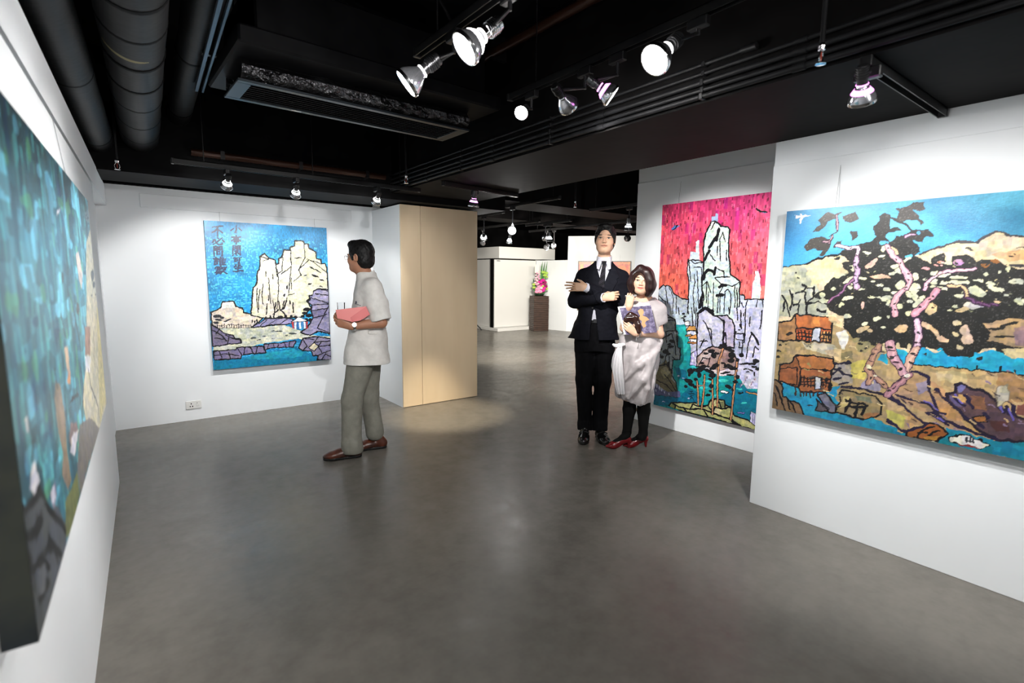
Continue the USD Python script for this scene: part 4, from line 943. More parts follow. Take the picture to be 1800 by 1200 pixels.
ART_C = '''P 226 206 168 0 40 850 152 862 183 883 257 906 319 914 679 906 730 926 757 940 783 954 824 961 887 956 917 979 937 992 949 1003 971 995 992 980 1071 970 1185 -28 941 -22 -7 -206
P 226 206 168 0 1000 960 1150 975 1350 900 1600 940 1900 860 1900 0 1000 0
L 60 56 62 10 1100 972 1150 975 1350 900 1600 940 1900 860
P 190 164 120 0 1000 380 1900 360 1900 0 1000 0
P 34 166 206 0 1000 450 1400 430 1900 445 1900 350 1400 360 1000 380
P 34 33 31 0 1000 830 1200 820 1350 760 1480 700 1560 600 1500 540 1580 480 1450 440 1250 470 1000 450
P 214 214 182 0 1110 480 1101 487 1080 490 1058 487 1050 480 1058 472 1079 469 1101 472
P 214 214 182 0 1207 541 1198 548 1177 551 1155 548 1147 541 1155 533 1176 530 1198 533
P 214 214 182 0 1304 602 1295 609 1274 612 1252 609 1244 602 1252 594 1273 591 1295 594
P 214 214 182 0 1401 663 1392 670 1371 673 1349 670 1341 663 1349 655 1370 652 1392 655
P 214 214 182 0 1498 724 1489 731 1468 734 1446 731 1438 724 1446 716 1467 713 1489 716
P 214 214 182 0 1175 495 1166 502 1145 505 1123 502 1115 495 1123 487 1144 484 1166 487
P 214 214 182 0 1272 556 1263 563 1242 566 1220 563 1212 556 1220 548 1241 545 1263 548
P 214 214 182 0 1369 617 1360 624 1339 627 1317 624 1309 617 1317 609 1338 606 1360 609
P 214 214 182 0 1466 678 1457 685 1436 688 1414 685 1406 678 1414 670 1435 667 1457 670
P 214 214 182 0 1143 739 1134 746 1113 749 1091 746 1083 739 1091 731 1112 728 1134 731
P 214 214 182 0 1240 510 1231 517 1210 520 1188 517 1180 510 1188 502 1209 499 1231 502
P 214 214 182 0 1337 571 1328 578 1307 581 1285 578 1277 571 1285 563 1306 560 1328 563
P 214 214 182 0 1434 632 1425 639 1404 642 1382 639 1374 632 1382 624 1403 621 1425 624
P 214 214 182 0 1111 693 1102 700 1081 703 1059 700 1051 693 1059 685 1080 682 1102 685
P 214 214 182 0 1208 754 1199 761 1178 764 1156 761 1148 754 1156 746 1177 743 1199 746
P 214 214 182 0 1305 525 1296 532 1275 535 1253 532 1245 525 1253 517 1274 514 1296 517
P 214 214 182 0 1402 586 1393 593 1372 596 1350 593 1342 586 1350 578 1371 575 1393 578
P 214 214 182 0 1499 647 1490 654 1469 657 1447 654 1439 647 1447 639 1468 636 1490 639
P 214 214 182 0 1176 708 1167 715 1146 718 1124 715 1116 708 1124 700 1145 697 1167 700
P 214 214 182 0 1273 769 1264 776 1243 779 1221 776 1213 769 1221 761 1242 758 1264 761
P 214 214 182 0 1370 540 1361 547 1340 550 1318 547 1310 540 1318 532 1339 529 1361 532
P 214 214 182 0 1467 601 1458 608 1437 611 1415 608 1407 601 1415 593 1436 590 1458 593
P 150 120 100 0 1100 330 1350 300 1500 180 1750 150 1900 220 1900 90 1100 80
P 92 70 78 0 1050 260 1250 240 1400 160 1300 90 1050 80
L 18 18 24 12 1100 330 1350 300 1500 180 1750 150 1900 220
P 26 138 166 0 1000 90 1300 80 1600 110 1900 90 1900 -5 1000 -5
L 18 18 24 12 40 850 152 862 183 883 257 906 319 914
L 60 56 62 10 679 906 730 926 757 940 783 954 824 961 887 956 917 979 937 992 949 1003 971 995 992 980 1071 970
L 60 56 62 10 970 933 1003 936 1069 933
L 60 56 62 10 1012 851 1076 856
P 238 214 182 0 825 951 888 949 932 969 951 991 975 981 1066 959 1068 937 937 922 852 904
P 226 178 130 0 942 903 1005 920 1070 919 1075 874 1004 865
P 70 66 66 0 886 925 883 921 873 920 860 921 850 925 846 929 850 933 860 934 872 933 882 929
P 178 180 158 0 34 850 152 862 200 818 195 758 242 723 292 643 297 584 -11 559
P 236 214 166 0 153 853 268 900 333 877 319 802 260 759 192 787
P 206 206 190 0 175 733 217 758 242 723 203 673
L 18 18 24 9 39 684 66 654 92 567
L 18 18 24 9 53 596 60 653
L 18 18 24 9 98 693 110 631 132 639 147 664
L 18 18 24 9 115 700 166 708 177 648
L 18 18 24 9 150 756 174 745 154 714
L 18 18 24 9 213 740 213 680 188 654
L 18 18 24 9 183 648 296 661
L 18 18 24 9 138 633 138 571
L 18 18 24 9 241 610 285 607
L 18 18 24 9 182 654 184 575
L 18 18 24 9 84 717 100 668 95 599
L 18 18 24 9 180 736 214 734
P 18 18 24 0 120 818 119 816 115 814 111 814 108 816 106 818 107 821 110 822 115 822 118 821
P 18 18 24 0 133 791 132 789 128 787 123 787 119 788 117 791 119 793 122 795 127 795 132 794
P 18 18 24 0 173 750 171 745 166 741 158 741 151 744 149 749 150 754 156 757 164 757 170 755
P 18 18 24 0 163 714 162 710 157 708 152 708 147 710 145 713 146 717 151 719 156 720 161 718
P 172 150 108 0 -26 487 321 534 379 521 533 457 689 347 721 1 575 4 19 -27
P 190 164 120 0 595 330 695 369 838 374 936 375 1027 379 1147 383 1184 1 1026 5 826 7 626 -4
P 168 132 92 0 1012 371 1128 385 1139 265 1064 249 1019 297
P 206 186 140 0 794 351 911 359 916 312 808 304
P 184 160 150 0 686 307 765 302 774 209 688 230
P 190 150 110 0 775 304 834 272 885 172 820 170
P 196 190 100 0 614 121 695 95 695 42 620 62
P 196 158 112 0 690 152 780 96 715 41
P 34 166 206 0 616 442 653 437 715 426 756 451 777 435 813 452 843 426 918 431 932 457 994 471 1044 450 1140 447 1147 383 1027 379 936 375 838 374 695 369 645 357
L 18 18 24 6 624 355 695 369 838 374 936 375 1027 379 1147 383
L 18 18 24 6 869 391 872 378
L 18 18 24 6 941 394 941 377
L 18 18 24 6 1021 401 1021 378
L 18 18 24 6 1069 398 1070 381
P 34 160 196 0 556 374 568 406 593 404 602 351
P 170 160 150 0 352 317 428 342 450 224 396 207 337 235
P 200 186 98 0 428 339 500 364 520 319 500 259 441 254
P 150 144 170 0 509 267 583 249 577 205 482 217
P 200 192 170 0 170 418 331 428 380 380 302 369 205 382
P 226 222 206 0 348 492 380 511 407 485 401 402 378 405
P 130 120 90 0 380 386 433 400 437 362 384 342
P 216 190 150 0 300 388 378 405 384 335 338 348
P 36 150 188 0 80 167 157 147 344 154 349 191 391 200 369 136 394 108 376 51 509 44 528 68 671 30 676 -18 460 -14 209 -14 183 61 87 83
P 130 104 78 0 18 -13 25 178 63 171 81 153 91 83 114 81 132 64 183 68 216 -8
L 18 18 24 9 18 -13 25 178 63 171 81 153 91 83 114 81 132 64 183 68 216 -8 18 -13
L 18 18 24 9 45 146 78 73 110 9
L 18 18 24 9 114 81 136 15
L 18 18 24 9 139 58 170 1
L 18 18 24 9 36 93 62 27
P 118 118 138 0 282 124 321 149 378 91 376 51 348 44
L 18 18 24 9 282 124 321 149 378 91 376 51 348 44 282 124
P 96 88 92 0 275 40 286 84 277 102 348 44
L 18 18 24 8 275 40 286 84 277 102 348 44 275 40
P 152 134 98 0 389 160 398 181 486 180 559 176 587 151 598 85 515 39 376 58 398 122
L 18 18 24 9 389 160 398 181 486 180 559 176 587 151 598 85 515 39 376 58 398 122 389 160
P 196 180 120 0 413 145 445 152 430 83 396 82
P 170 120 80 0 507 63 546 92 593 84 520 41
P 118 124 104 0 466 163 539 166 552 137 484 141
L 18 18 24 13 426 128 528 119
L 18 18 24 13 446 139 428 67
L 18 18 24 13 490 130 476 55
L 18 18 24 13 439 99 514 103
L 18 18 24 13 528 119 507 69
L 30 26 50 12 397 194 483 211 583 194 659 167
L 30 26 50 12 352 317 428 339
L 30 26 50 12 355 291 401 273 440 267
L 30 26 50 12 385 211 428 226
L 30 26 50 12 359 240 393 246
L 30 26 50 12 346 263 382 296
P 166 124 82 0 31 528 102 541 124 577 139 503 139 427 34 422
L 18 18 24 8 31 528 102 541 124 577 139 503 139 427 34 422 31 528
P 184 108 62 0 124 577 217 581 306 572 319 566 324 512 137 503
L 18 18 24 8 124 577 217 581 306 572 319 566 324 512 137 503 124 577
P 166 84 46 0 134 501 324 511 327 436 141 427
L 18 18 24 8 134 501 324 511 327 436 141 427 134 501
L 18 18 24 7 140 486 143 432
L 18 18 24 7 164 487 167 433
L 18 18 24 7 188 488 190 434
L 18 18 24 7 211 489 214 436
L 18 18 24 7 234 490 237 437
L 18 18 24 7 257 491 259 438
L 18 18 24 7 280 492 282 439
L 18 18 24 7 302 493 304 441
L 18 18 24 7 324 493 326 442
L 18 18 24 7 141 479 324 487
L 18 18 24 7 142 461 326 469
L 18 18 24 7 144 443 327 452
P 204 208 218 0 227 505 267 507 267 435 227 435
L 18 18 24 6 227 505 267 507 267 435 227 435 227 505
P 30 28 28 0 121 467 118 461 108 457 95 455 84 458 80 463 83 469 93 473 106 475 117 472
P 30 28 28 0 79 421 77 417 72 413 64 412 58 414 56 418 58 422 63 426 70 426 77 425
P 30 28 28 0 136 422 133 419 125 416 115 414 106 415 103 418 106 422 114 425 124 426 132 425
P 30 28 28 0 59 390 58 386 54 383 48 382 43 384 41 388 42 392 47 396 52 396 57 394
P 30 28 28 0 60 355 58 351 51 347 43 346 36 348 33 352 36 356 42 360 50 361 57 359
P 30 28 28 0 57 316 56 311 51 307 44 306 39 308 36 313 38 318 43 322 49 323 55 321
P 30 28 28 0 92 398 91 396 88 394 84 393 81 394 79 396 80 399 83 401 87 401 91 400
P 214 136 70 0 218 574 259 574 259 518 217 518
P 196 96 48 0 140 486 219 490 223 445 144 439
P 214 160 100 0 273 494 319 495 321 443 274 443
L 18 18 24 7 151 488 155 437
L 18 18 24 7 170 487 173 438
L 18 18 24 7 189 488 192 438
L 18 18 24 7 207 489 210 438
L 18 18 24 7 142 469 221 473
L 18 18 24 7 144 449 223 453
L 18 18 24 7 281 494 285 440
L 18 18 24 7 299 494 301 440
L 18 18 24 7 313 495 316 439
L 18 18 24 7 274 476 323 477
L 18 18 24 7 276 456 323 458
P 144 90 58 0 57 277 118 294 146 339 180 272 176 147 59 177
L 18 18 24 8 57 277 118 294 146 339 180 272 176 147 59 177 57 277
P 178 114 68 0 145 343 343 352 353 304 333 276 177 272
L 18 18 24 8 145 343 343 352 353 304 333 276 177 272 145 343
P 160 98 60 0 177 272 340 276 343 183 338 155 183 136
L 18 18 24 8 177 272 340 276 343 183 338 155 183 136 177 272
L 18 18 24 7 182 221 184 162
L 18 18 24 7 202 223 204 165
L 18 18 24 7 222 225 224 168
L 18 18 24 7 241 228 244 170
L 18 18 24 7 261 230 264 173
L 18 18 24 7 280 232 283 175
L 18 18 24 7 299 234 302 178
L 18 18 24 7 318 236 321 180
L 18 18 24 7 337 238 339 182
L 18 18 24 7 182 213 337 231
L 18 18 24 7 184 194 339 212
L 18 18 24 7 186 175 341 194
P 204 208 218 0 261 228 291 234 294 167 263 164
L 18 18 24 6 261 228 291 234 294 167 263 164 261 228
P 150 92 58 0 62 253 159 267 162 162 62 178
L 18 18 24 6 62 253 159 267 162 162 62 178 62 253
L 60 40 34 9 157 147 162 105
L 60 40 34 9 183 138 188 104
L 60 40 34 9 220 138 222 108
L 60 40 34 9 238 141 244 109
L 60 40 34 9 260 142 260 119
L 60 40 34 9 202 138 206 108
L 60 40 34 9 283 145 283 128
P 156 92 46 0 706 9 716 34 781 78 818 97 848 76 872 52 831 4 769 2 709 -4
L 18 18 24 10 706 9 716 34 781 78 818 97 848 76 872 52 831 4 769 2 709 -4 706 9
P 196 140 60 0 778 12 815 29 843 31 826 7 783 4
L 18 18 24 9 754 6 774 50 811 73
L 18 18 24 9 791 23 835 60
L 18 18 24 9 757 26 790 41
P 178 146 112 0 608 187 654 262 705 317 774 309 780 249 913 155 1040 69 920 83 857 83 776 134 672 174
P 150 140 160 0 724 275 770 303 775 248 739 215
P 196 150 100 0 807 217 865 186 924 133 880 122 822 157
P 206 168 110 0 915 137 978 111 997 92 927 97
P 92 70 78 0 848 250 876 262 873 297 890 310 908 299 923 282 966 286 1019 251 1043 210 1167 171 1175 91 1048 70 979 99 913 155 853 214
L 34 26 44 14 848 250 876 262 873 297 890 310 908 299 923 282 966 286 1019 251 1043 210 1167 171 1175 91 1048 70 979 99 913 155 853 214 848 250
P 120 116 160 0 877 293 894 305 909 293 902 267 890 262
P 206 164 100 0 891 254 921 260 917 221 891 223
P 130 90 66 0 930 255 981 254 995 198 944 198
P 170 112 60 0 948 157 997 175 1005 142 967 132
L 18 18 24 6 948 157 997 175 1005 142 967 132 948 157
P 84 50 48 0 1012 150 1072 159 1076 114 1029 101
P 130 80 70 0 1088 243 1139 265 1145 210 1091 204
P 104 92 130 0 851 245 869 242 910 190 882 196
L 36 28 60 13 624 190 786 79
L 36 28 60 13 649 202 776 185 839 124 919 95 1048 70
L 36 28 60 13 708 333 774 310 777 254 822 157
L 36 28 60 13 851 214 913 155 990 120
L 36 28 60 13 620 62 702 21
L 36 28 60 13 803 259 853 214
L 36 28 60 13 776 134 822 151 850 152
L 36 28 60 13 800 139 864 99
L 36 28 60 13 786 79 702 17
L 36 28 60 13 913 252 943 204
L 36 28 60 13 988 185 1007 160
L 36 28 60 13 1040 226 1053 195
L 36 28 60 13 1060 225 1069 193
L 36 28 60 13 1081 236 1084 197
L 36 28 60 13 879 232 918 198
L 110 100 190 7 765 201 821 163
L 110 100 190 7 805 134 849 114
L 110 100 190 7 877 250 908 214
L 110 100 190 7 1042 227 1048 199
L 110 100 190 7 1067 215 1083 173
P 190 184 166 0 1015 308 1048 326 1063 300 1059 259 1045 232 1034 224 1018 274
L 140 130 110 4 1015 308 1048 326 1063 300 1059 259 1045 232 1034 224 1018 274 1015 308
P 28 140 172 0 623 29 703 8 705 -11 627 -13
P 26 138 166 0 830 -5 873 55 857 82 920 82 982 69 1049 64 1175 91 1185 -10 1027 -4
P 240 236 228 0 871 39 896 53 948 62 983 57 1022 40 1003 21 961 14 904 13 881 20
L 18 18 24 4 871 39 896 53 948 62 983 57 1022 40 1003 21 961 14 904 13 881 20 871 39
P 136 44 44 0 906 15 961 17 993 19 962 7 914 6
L 50 50 60 7 938 52 942 31
L 50 50 60 7 949 58 953 34
L 50 50 60 7 960 55 965 36
L 50 50 60 7 937 39 965 42
P 34 33 31 0 212 692 263 730 304 796 340 802 384 820 345 851 341 871 377 888 318 922 347 945 410 960 442 981 479 985 495 1006 471 1040 474 1061 503 1075 497 1108 521 1116 545 1107 541 1073 548 1046 572 1050 555 1046 586 1045 596 1028 571 1019 568 998 611 1001 636 1016 638 1031 659 1030 701 1028 730 996 692 988 688 962 643 977 682 947 678 922 663 906 677 886 715 880 732 865 729 895 775 910 791 875 807 900 837 904 886 892 896 865 912 884 958 884 987 860 1012 844 1085 829 1103 648 1139 464 1044 456 1019 468 992 486 952 477 929 452 918 430 852 422 813 449 751 456 755 413 703 442 637 447 582 466 550 441 482 450 427 469 403 498 378 524 381 584 303 610 276 647
P 62 58 54 0 204 1112 251 1147 289 1134 321 1143 291 1106 256 1097 242 1069 202 1039 184 1047 205 1071 219 1087
P 62 58 54 0 324 1126 388 1136 410 1103 369 1079 343 1090 325 1113
P 62 58 54 0 367 1043 406 1040 406 1004 388 984 375 1006
P 62 58 54 0 139 967 172 1005 231 1020 269 1004 293 1003 274 958 256 917 229 911 243 947 199 949 161 942
P 62 58 54 0 263 1019 310 1046 298 1030 268 1015
P 62 58 54 0 290 955 313 985 339 997 324 968 306 950
P 62 58 54 0 561 1139 598 1136 638 1162 678 1156 684 1129 663 1120 625 1123 657 1102 667 1075 687 1053 672 1045 655 1078 613 1078 596 1068 571 1086 583 1117
L 40 38 40 10 541 1097 596 1069 638 1031
L 40 38 40 10 550 1093 569 1087
P 86 176 224 0 573 997 571 985 563 978 551 978 541 986 536 999 538 1011 547 1019 559 1018 569 1010
P 86 176 224 0 551 969 550 964 546 960 540 960 535 964 533 970 534 975 538 979 544 979 549 975
P 86 176 224 0 678 1011 677 1005 672 1002 665 1002 659 1006 656 1012 658 1018 663 1021 670 1021 675 1017
P 86 176 224 0 653 906 652 899 646 893 637 888 628 888 623 892 624 899 630 905 640 910 648 910
P 86 176 224 0 579 1000 576 987 566 979 552 980 540 988 534 1002 538 1015 548 1022 562 1022 574 1013
P 86 176 224 0 542 970 539 963 532 959 522 959 514 963 511 971 513 977 520 981 530 981 538 977
P 214 214 182 0 544 949 545 941 541 933 533 928 525 927 519 932 518 939 522 948 529 953 538 954
P 214 214 182 0 476 923 473 919 463 916 451 916 441 919 436 923 440 927 450 930 462 930 472 927
P 214 214 182 0 539 911 537 906 530 901 520 898 511 898 507 901 509 906 516 911 526 914 535 914
P 214 214 182 0 602 849 599 844 592 840 583 840 575 843 572 849 574 855 581 858 590 858 598 855
P 214 214 182 0 596 817 593 813 585 811 574 810 565 813 561 817 564 821 573 824 583 824 593 821
P 214 214 182 0 470 788 467 783 457 780 445 779 434 782 430 787 433 792 443 795 455 795 466 793
P 214 214 182 0 512 775 510 772 503 770 495 770 487 772 484 774 487 777 494 779 502 780 509 778
P 214 214 182 0 549 752 547 747 539 743 529 743 520 746 517 751 519 756 527 759 537 760 546 757
P 214 214 182 0 572 734 570 729 564 726 556 726 550 728 547 733 549 737 555 740 563 740 569 738
P 214 214 182 0 611 722 609 717 602 713 593 713 585 716 581 721 584 726 591 729 600 730 608 727
P 214 214 182 0 466 735 462 731 449 727 433 727 420 729 414 733 419 737 432 741 448 741 461 739
P 214 214 182 0 515 693 512 687 503 683 492 682 483 685 479 691 482 697 490 701 501 702 511 698
P 214 214 182 0 540 694 538 690 533 688 526 688 521 690 518 693 520 697 525 699 532 699 538 698
P 214 214 182 0 598 692 593 682 579 675 561 674 545 679 538 689 543 698 558 705 576 706 591 701
P 214 214 182 0 410 843 408 835 402 830 393 830 386 835 382 843 384 851 391 855 399 856 407 851
P 214 214 182 0 409 799 406 792 394 780 378 768 363 761 355 761 358 768 370 780 387 792 401 799
P 214 214 182 0 323 732 321 726 315 722 307 722 301 725 298 731 299 738 305 742 313 742 320 738
P 214 214 182 0 276 695 274 684 267 677 258 676 250 683 246 694 248 705 254 712 264 713 272 706
P 214 214 182 0 306 667 300 660 285 655 265 654 249 657 242 664 247 671 263 676 283 677 299 674
P 214 214 182 0 417 690 413 682 398 674 380 668 363 667 356 671 360 679 374 687 393 693 409 694
P 214 214 182 0 373 648 371 642 366 638 359 637 353 640 351 646 352 653 357 657 364 657 370 654
P 214 214 182 0 410 753 408 741 401 734 392 734 384 740 380 752 382 763 388 770 398 771 406 764
P 214 214 182 0 369 809 365 803 351 797 333 793 317 792 310 796 315 801 329 808 347 812 362 812
P 226 184 160 0 510 888 509 877 497 861 479 846 461 839 451 842 452 853 464 869 483 884 500 891
P 226 184 160 0 578 798 569 793 545 788 514 788 488 791 478 796 487 802 512 806 543 807 568 804
P 226 184 160 0 470 650 468 639 464 632 459 633 456 640 455 652 457 663 461 669 466 668 470 661
P 214 214 182 0 595 847 594 840 589 835 582 835 577 840 574 846 575 853 580 858 587 858 593 853
P 214 214 182 0 589 815 587 810 581 806 574 806 567 809 564 814 566 819 572 823 580 823 586 820
P 214 214 182 0 620 828 617 821 610 816 600 816 592 820 588 828 590 835 598 840 608 840 616 836
P 214 214 182 0 686 798 685 788 679 781 671 781 663 787 660 797 661 808 667 814 676 815 683 808
P 214 214 182 0 725 791 723 787 717 785 710 784 703 787 701 791 703 795 709 797 716 797 722 795
P 214 214 182 0 757 826 757 819 752 813 744 809 736 809 732 813 732 820 737 827 745 831 753 830
P 214 214 182 0 808 819 805 813 795 804 781 796 769 792 763 793 765 799 776 808 790 816 802 820
P 214 214 182 0 764 777 762 772 756 769 747 769 740 771 737 776 739 781 746 784 754 784 761 782
P 214 214 182 0 803 775 801 770 794 766 785 765 777 769 773 775 776 781 783 784 792 785 800 781
P 214 214 182 0 762 754 760 748 754 744 746 744 738 747 735 753 737 759 744 763 752 763 759 760
P 214 214 182 0 784 752 782 748 777 746 770 745 764 748 762 751 764 755 769 758 776 758 781 756
P 214 214 182 0 803 740 801 736 794 733 786 733 779 735 776 739 779 744 785 747 793 747 800 745
P 214 214 182 0 639 773 640 761 632 748 618 739 604 738 594 745 594 758 602 771 616 780 630 781
P 214 214 182 0 691 765 697 749 693 727 680 708 664 699 649 704 643 721 648 743 661 762 677 770
P 214 214 182 0 576 734 575 729 570 726 564 726 559 729 557 733 558 738 563 740 569 741 574 738
P 214 214 182 0 618 722 615 717 605 713 593 713 583 716 579 720 582 726 592 729 604 730 614 727
P 214 214 182 0 592 683 591 669 583 660 573 659 563 668 559 681 561 696 568 705 579 705 588 697
P 214 214 182 0 696 700 694 690 688 683 680 683 673 688 669 698 671 708 677 715 685 715 692 709
P 214 214 182 0 675 677 673 672 668 669 661 669 654 671 652 676 653 681 659 685 666 685 672 682
P 214 214 182 0 724 705 725 692 717 674 703 658 688 650 678 652 676 665 684 684 699 700 714 708
P 214 214 182 0 636 654 634 647 628 642 619 641 612 645 609 652 611 659 617 664 626 664 633 661
P 214 214 182 0 679 622 677 615 670 611 661 610 653 613 650 620 652 627 659 632 668 633 675 629
P 214 214 182 0 872 796 866 791 850 789 830 790 813 795 807 802 813 807 829 809 849 807 866 802
P 214 214 182 0 880 778 874 772 855 769 830 768 810 770 802 775 809 781 829 785 853 785 873 783
P 214 214 182 0 869 714 866 707 857 703 845 702 835 705 830 712 833 718 843 723 855 723 865 720
P 214 214 182 0 919 789 916 785 909 783 899 782 891 784 887 788 890 791 898 793 908 794 916 792
P 214 214 182 0 929 784 928 781 923 779 918 779 913 780 911 783 912 787 917 789 922 789 927 787
P 214 214 182 0 940 722 932 712 915 712 895 720 880 734 876 749 885 758 902 758 922 750 936 736
P 214 214 182 0 1001 736 994 733 978 735 959 744 945 754 940 763 947 767 963 764 982 756 996 745
P 214 214 182 0 969 773 967 769 959 766 948 766 940 768 936 772 939 777 947 779 957 780 966 777
P 214 214 182 0 942 818 941 812 938 809 933 808 929 812 927 817 928 823 931 827 936 827 940 823
P 214 214 182 0 984 825 983 820 980 816 976 816 972 820 970 825 971 831 974 834 978 834 982 831
P 214 214 182 0 1014 835 1013 828 1010 824 1005 823 1001 828 999 835 1000 842 1003 846 1008 846 1012 842
P 214 214 182 0 1058 783 1054 776 1043 771 1029 771 1017 775 1012 782 1016 789 1027 793 1041 794 1053 790
P 214 214 182 0 1019 726 1018 721 1014 719 1008 718 1004 721 1002 725 1003 730 1007 732 1012 733 1017 730
P 214 214 182 0 1070 701 1068 692 1062 685 1053 685 1045 690 1042 699 1044 709 1050 715 1059 715 1067 710
P 214 214 182 0 850 665 848 661 843 658 837 658 831 660 829 664 830 668 835 671 842 672 847 669
P 214 214 182 0 832 644 830 641 824 638 817 638 811 639 809 642 811 646 816 648 823 649 829 647
P 214 214 182 0 651 896 648 888 636 874 619 861 603 854 595 855 598 863 610 877 627 890 643 897
P 214 214 182 0 811 885 810 873 806 866 800 866 794 873 791 885 792 897 796 904 802 904 808 896
P 214 214 182 0 814 865 811 860 802 858 790 858 780 860 776 865 779 870 789 873 800 873 810 870
P 226 196 150 0 768 663 771 648 766 632 754 622 740 620 730 629 727 644 732 659 744 670 758 671
P 226 196 150 0 894 657 891 648 879 640 864 635 850 636 844 641 847 650 858 659 874 664 887 663
P 226 196 150 0 998 692 996 687 990 683 982 683 975 685 972 690 974 695 980 699 988 699 995 697
P 226 196 150 0 596 913 588 911 575 918 561 931 552 945 552 955 560 957 573 950 587 938 596 923
P 222 212 214 0 946 674 940 664 921 656 897 654 876 659 867 669 874 680 893 688 918 689 938 684
P 226 160 160 0 726 840 723 835 716 832 706 832 698 835 695 839 697 844 705 847 714 847 722 844
P 226 160 160 0 781 869 779 866 772 863 764 863 757 866 754 869 756 873 763 875 771 875 778 873
P 226 160 160 0 777 855 773 852 764 851 751 851 741 852 737 855 741 858 751 859 763 859 773 858
P 150 96 44 0 972 874 970 868 963 864 953 864 945 868 941 874 944 881 951 885 960 885 968 881
P 150 96 44 0 943 856 941 851 934 848 925 848 918 851 915 856 917 860 924 863 933 863 940 860
P 150 96 44 0 770 869 769 867 766 866 762 866 759 867 757 869 758 871 761 872 765 872 769 871
P 200 150 190 0 850 868 847 861 839 857 829 857 820 861 816 868 819 874 827 878 837 878 846 874
P 226 190 150 0 828 497 822 490 811 490 798 496 788 506 786 516 792 522 804 522 817 516 826 506
P 226 190 150 0 667 552 664 539 652 527 633 521 617 523 608 533 611 546 624 558 643 564 659 562
P 226 190 150 0 798 516 791 515 778 523 764 538 755 553 754 563 762 564 775 555 789 541 798 526
P 226 190 150 0 764 562 758 555 744 552 726 554 712 561 706 570 712 577 727 580 745 578 759 571
P 214 186 164 0 916 519 914 502 905 491 893 490 882 498 876 515 879 532 888 543 900 544 911 535
P 206 180 160 0 902 559 900 541 893 530 884 529 875 538 870 555 872 573 878 584 888 585 897 575
P 176 148 112 0 941 592 1028 617 1123 625 1135 501 1039 500 965 514 974 549
P 150 122 124 0 1048 579 1125 603 1135 507 1054 508
P 214 198 150 0 1021 484 1098 502 1102 453 1036 449
P 34 33 31 0 1023 585 1018 579 1003 571 984 564 968 561 961 563 966 569 981 577 1000 583 1016 586
P 34 33 31 0 1055 541 1049 538 1031 534 1009 532 991 531 984 533 991 536 1008 540 1030 543 1048 543
P 34 33 31 0 1027 501 1020 497 1002 496 979 499 960 504 953 510 961 513 979 514 1002 511 1020 506
P 34 33 31 0 1060 605 1055 600 1041 593 1022 586 1006 583 1000 584 1005 589 1020 596 1039 602 1054 606
P 34 33 31 0 959 437 957 432 952 428 944 426 938 429 935 434 937 440 943 444 950 445 956 443
P 200 186 150 0 886 477 884 471 879 466 871 465 864 468 862 474 863 481 869 485 877 486 883 483
P 200 186 150 0 644 455 644 446 640 440 635 439 630 444 628 453 629 462 632 468 637 469 642 464
P 200 186 150 0 688 447 688 434 685 426 680 425 675 432 672 444 673 457 676 466 681 466 686 459
P 200 186 150 0 864 534 862 527 856 522 848 521 840 524 837 531 839 538 845 543 854 544 861 541
P 200 186 150 0 872 585 870 577 861 572 850 571 841 574 837 582 840 590 848 595 859 596 868 592
P 34 166 206 0 752 441 750 432 744 425 735 424 727 429 723 437 725 446 732 452 741 454 749 449
P 34 166 206 0 812 455 810 451 803 448 795 447 788 448 785 451 787 455 794 459 802 460 809 458
P 34 166 206 0 996 472 994 469 989 466 983 465 977 466 975 469 977 472 982 474 989 475 994 474
P 214 214 182 0 549 592 548 585 540 577 529 572 519 572 513 577 515 584 523 592 534 597 544 597
P 214 214 182 0 590 594 589 589 584 586 578 585 573 588 571 593 572 598 577 601 583 602 588 599
P 214 214 182 0 575 543 573 538 567 534 560 533 554 536 551 541 553 546 558 550 566 551 572 548
P 214 214 182 0 493 554 491 546 484 541 476 540 468 544 464 551 467 558 473 564 482 564 490 561
P 214 214 182 0 411 587 408 579 401 574 391 573 382 577 378 584 381 592 389 597 399 598 407 594
P 214 214 182 0 593 664 591 657 584 652 575 651 568 655 564 662 566 669 573 674 582 674 590 671
P 214 214 182 0 364 640 363 634 360 630 355 630 351 633 349 639 350 645 353 649 358 649 362 646
P 206 180 140 0 506 539 503 529 489 517 470 507 452 503 444 507 447 517 462 529 481 539 498 542
P 206 180 140 0 363 551 354 543 337 542 316 549 301 560 297 571 305 579 323 579 344 573 359 562
P 206 180 140 0 519 516 518 510 512 506 504 505 498 508 495 514 497 520 503 524 510 525 517 522
P 150 140 100 0 520 437 515 418 498 404 475 401 456 410 447 427 453 446 470 460 492 463 511 454
P 150 140 100 0 465 467 461 459 451 453 438 452 427 455 422 462 426 470 436 476 449 477 460 474
P 34 33 31 0 477 444 476 439 471 436 464 435 459 437 457 441 458 446 463 449 470 450 475 448
P 34 33 31 0 509 429 508 424 503 421 498 420 493 422 491 427 492 431 496 434 502 435 507 433
P 34 33 31 0 484 413 483 409 479 407 473 406 468 407 466 411 467 415 472 418 477 418 482 417
P 34 33 31 0 394 848 394 844 389 839 382 835 376 834 372 836 373 840 378 845 384 849 391 850
P 34 33 31 0 679 782 679 781 677 778 674 777 672 777 670 777 671 779 672 781 675 783 677 783
P 34 33 31 0 651 767 649 765 646 765 641 766 637 769 636 771 638 773 642 773 646 772 650 769
P 34 33 31 0 1027 837 1027 834 1024 832 1019 830 1015 831 1013 833 1014 836 1017 838 1021 840 1025 839
P 34 33 31 0 334 621 332 620 328 620 324 622 320 624 319 626 321 627 325 627 330 625 333 623
P 34 33 31 0 795 782 793 781 788 781 782 783 777 785 775 787 777 789 782 789 788 787 793 785
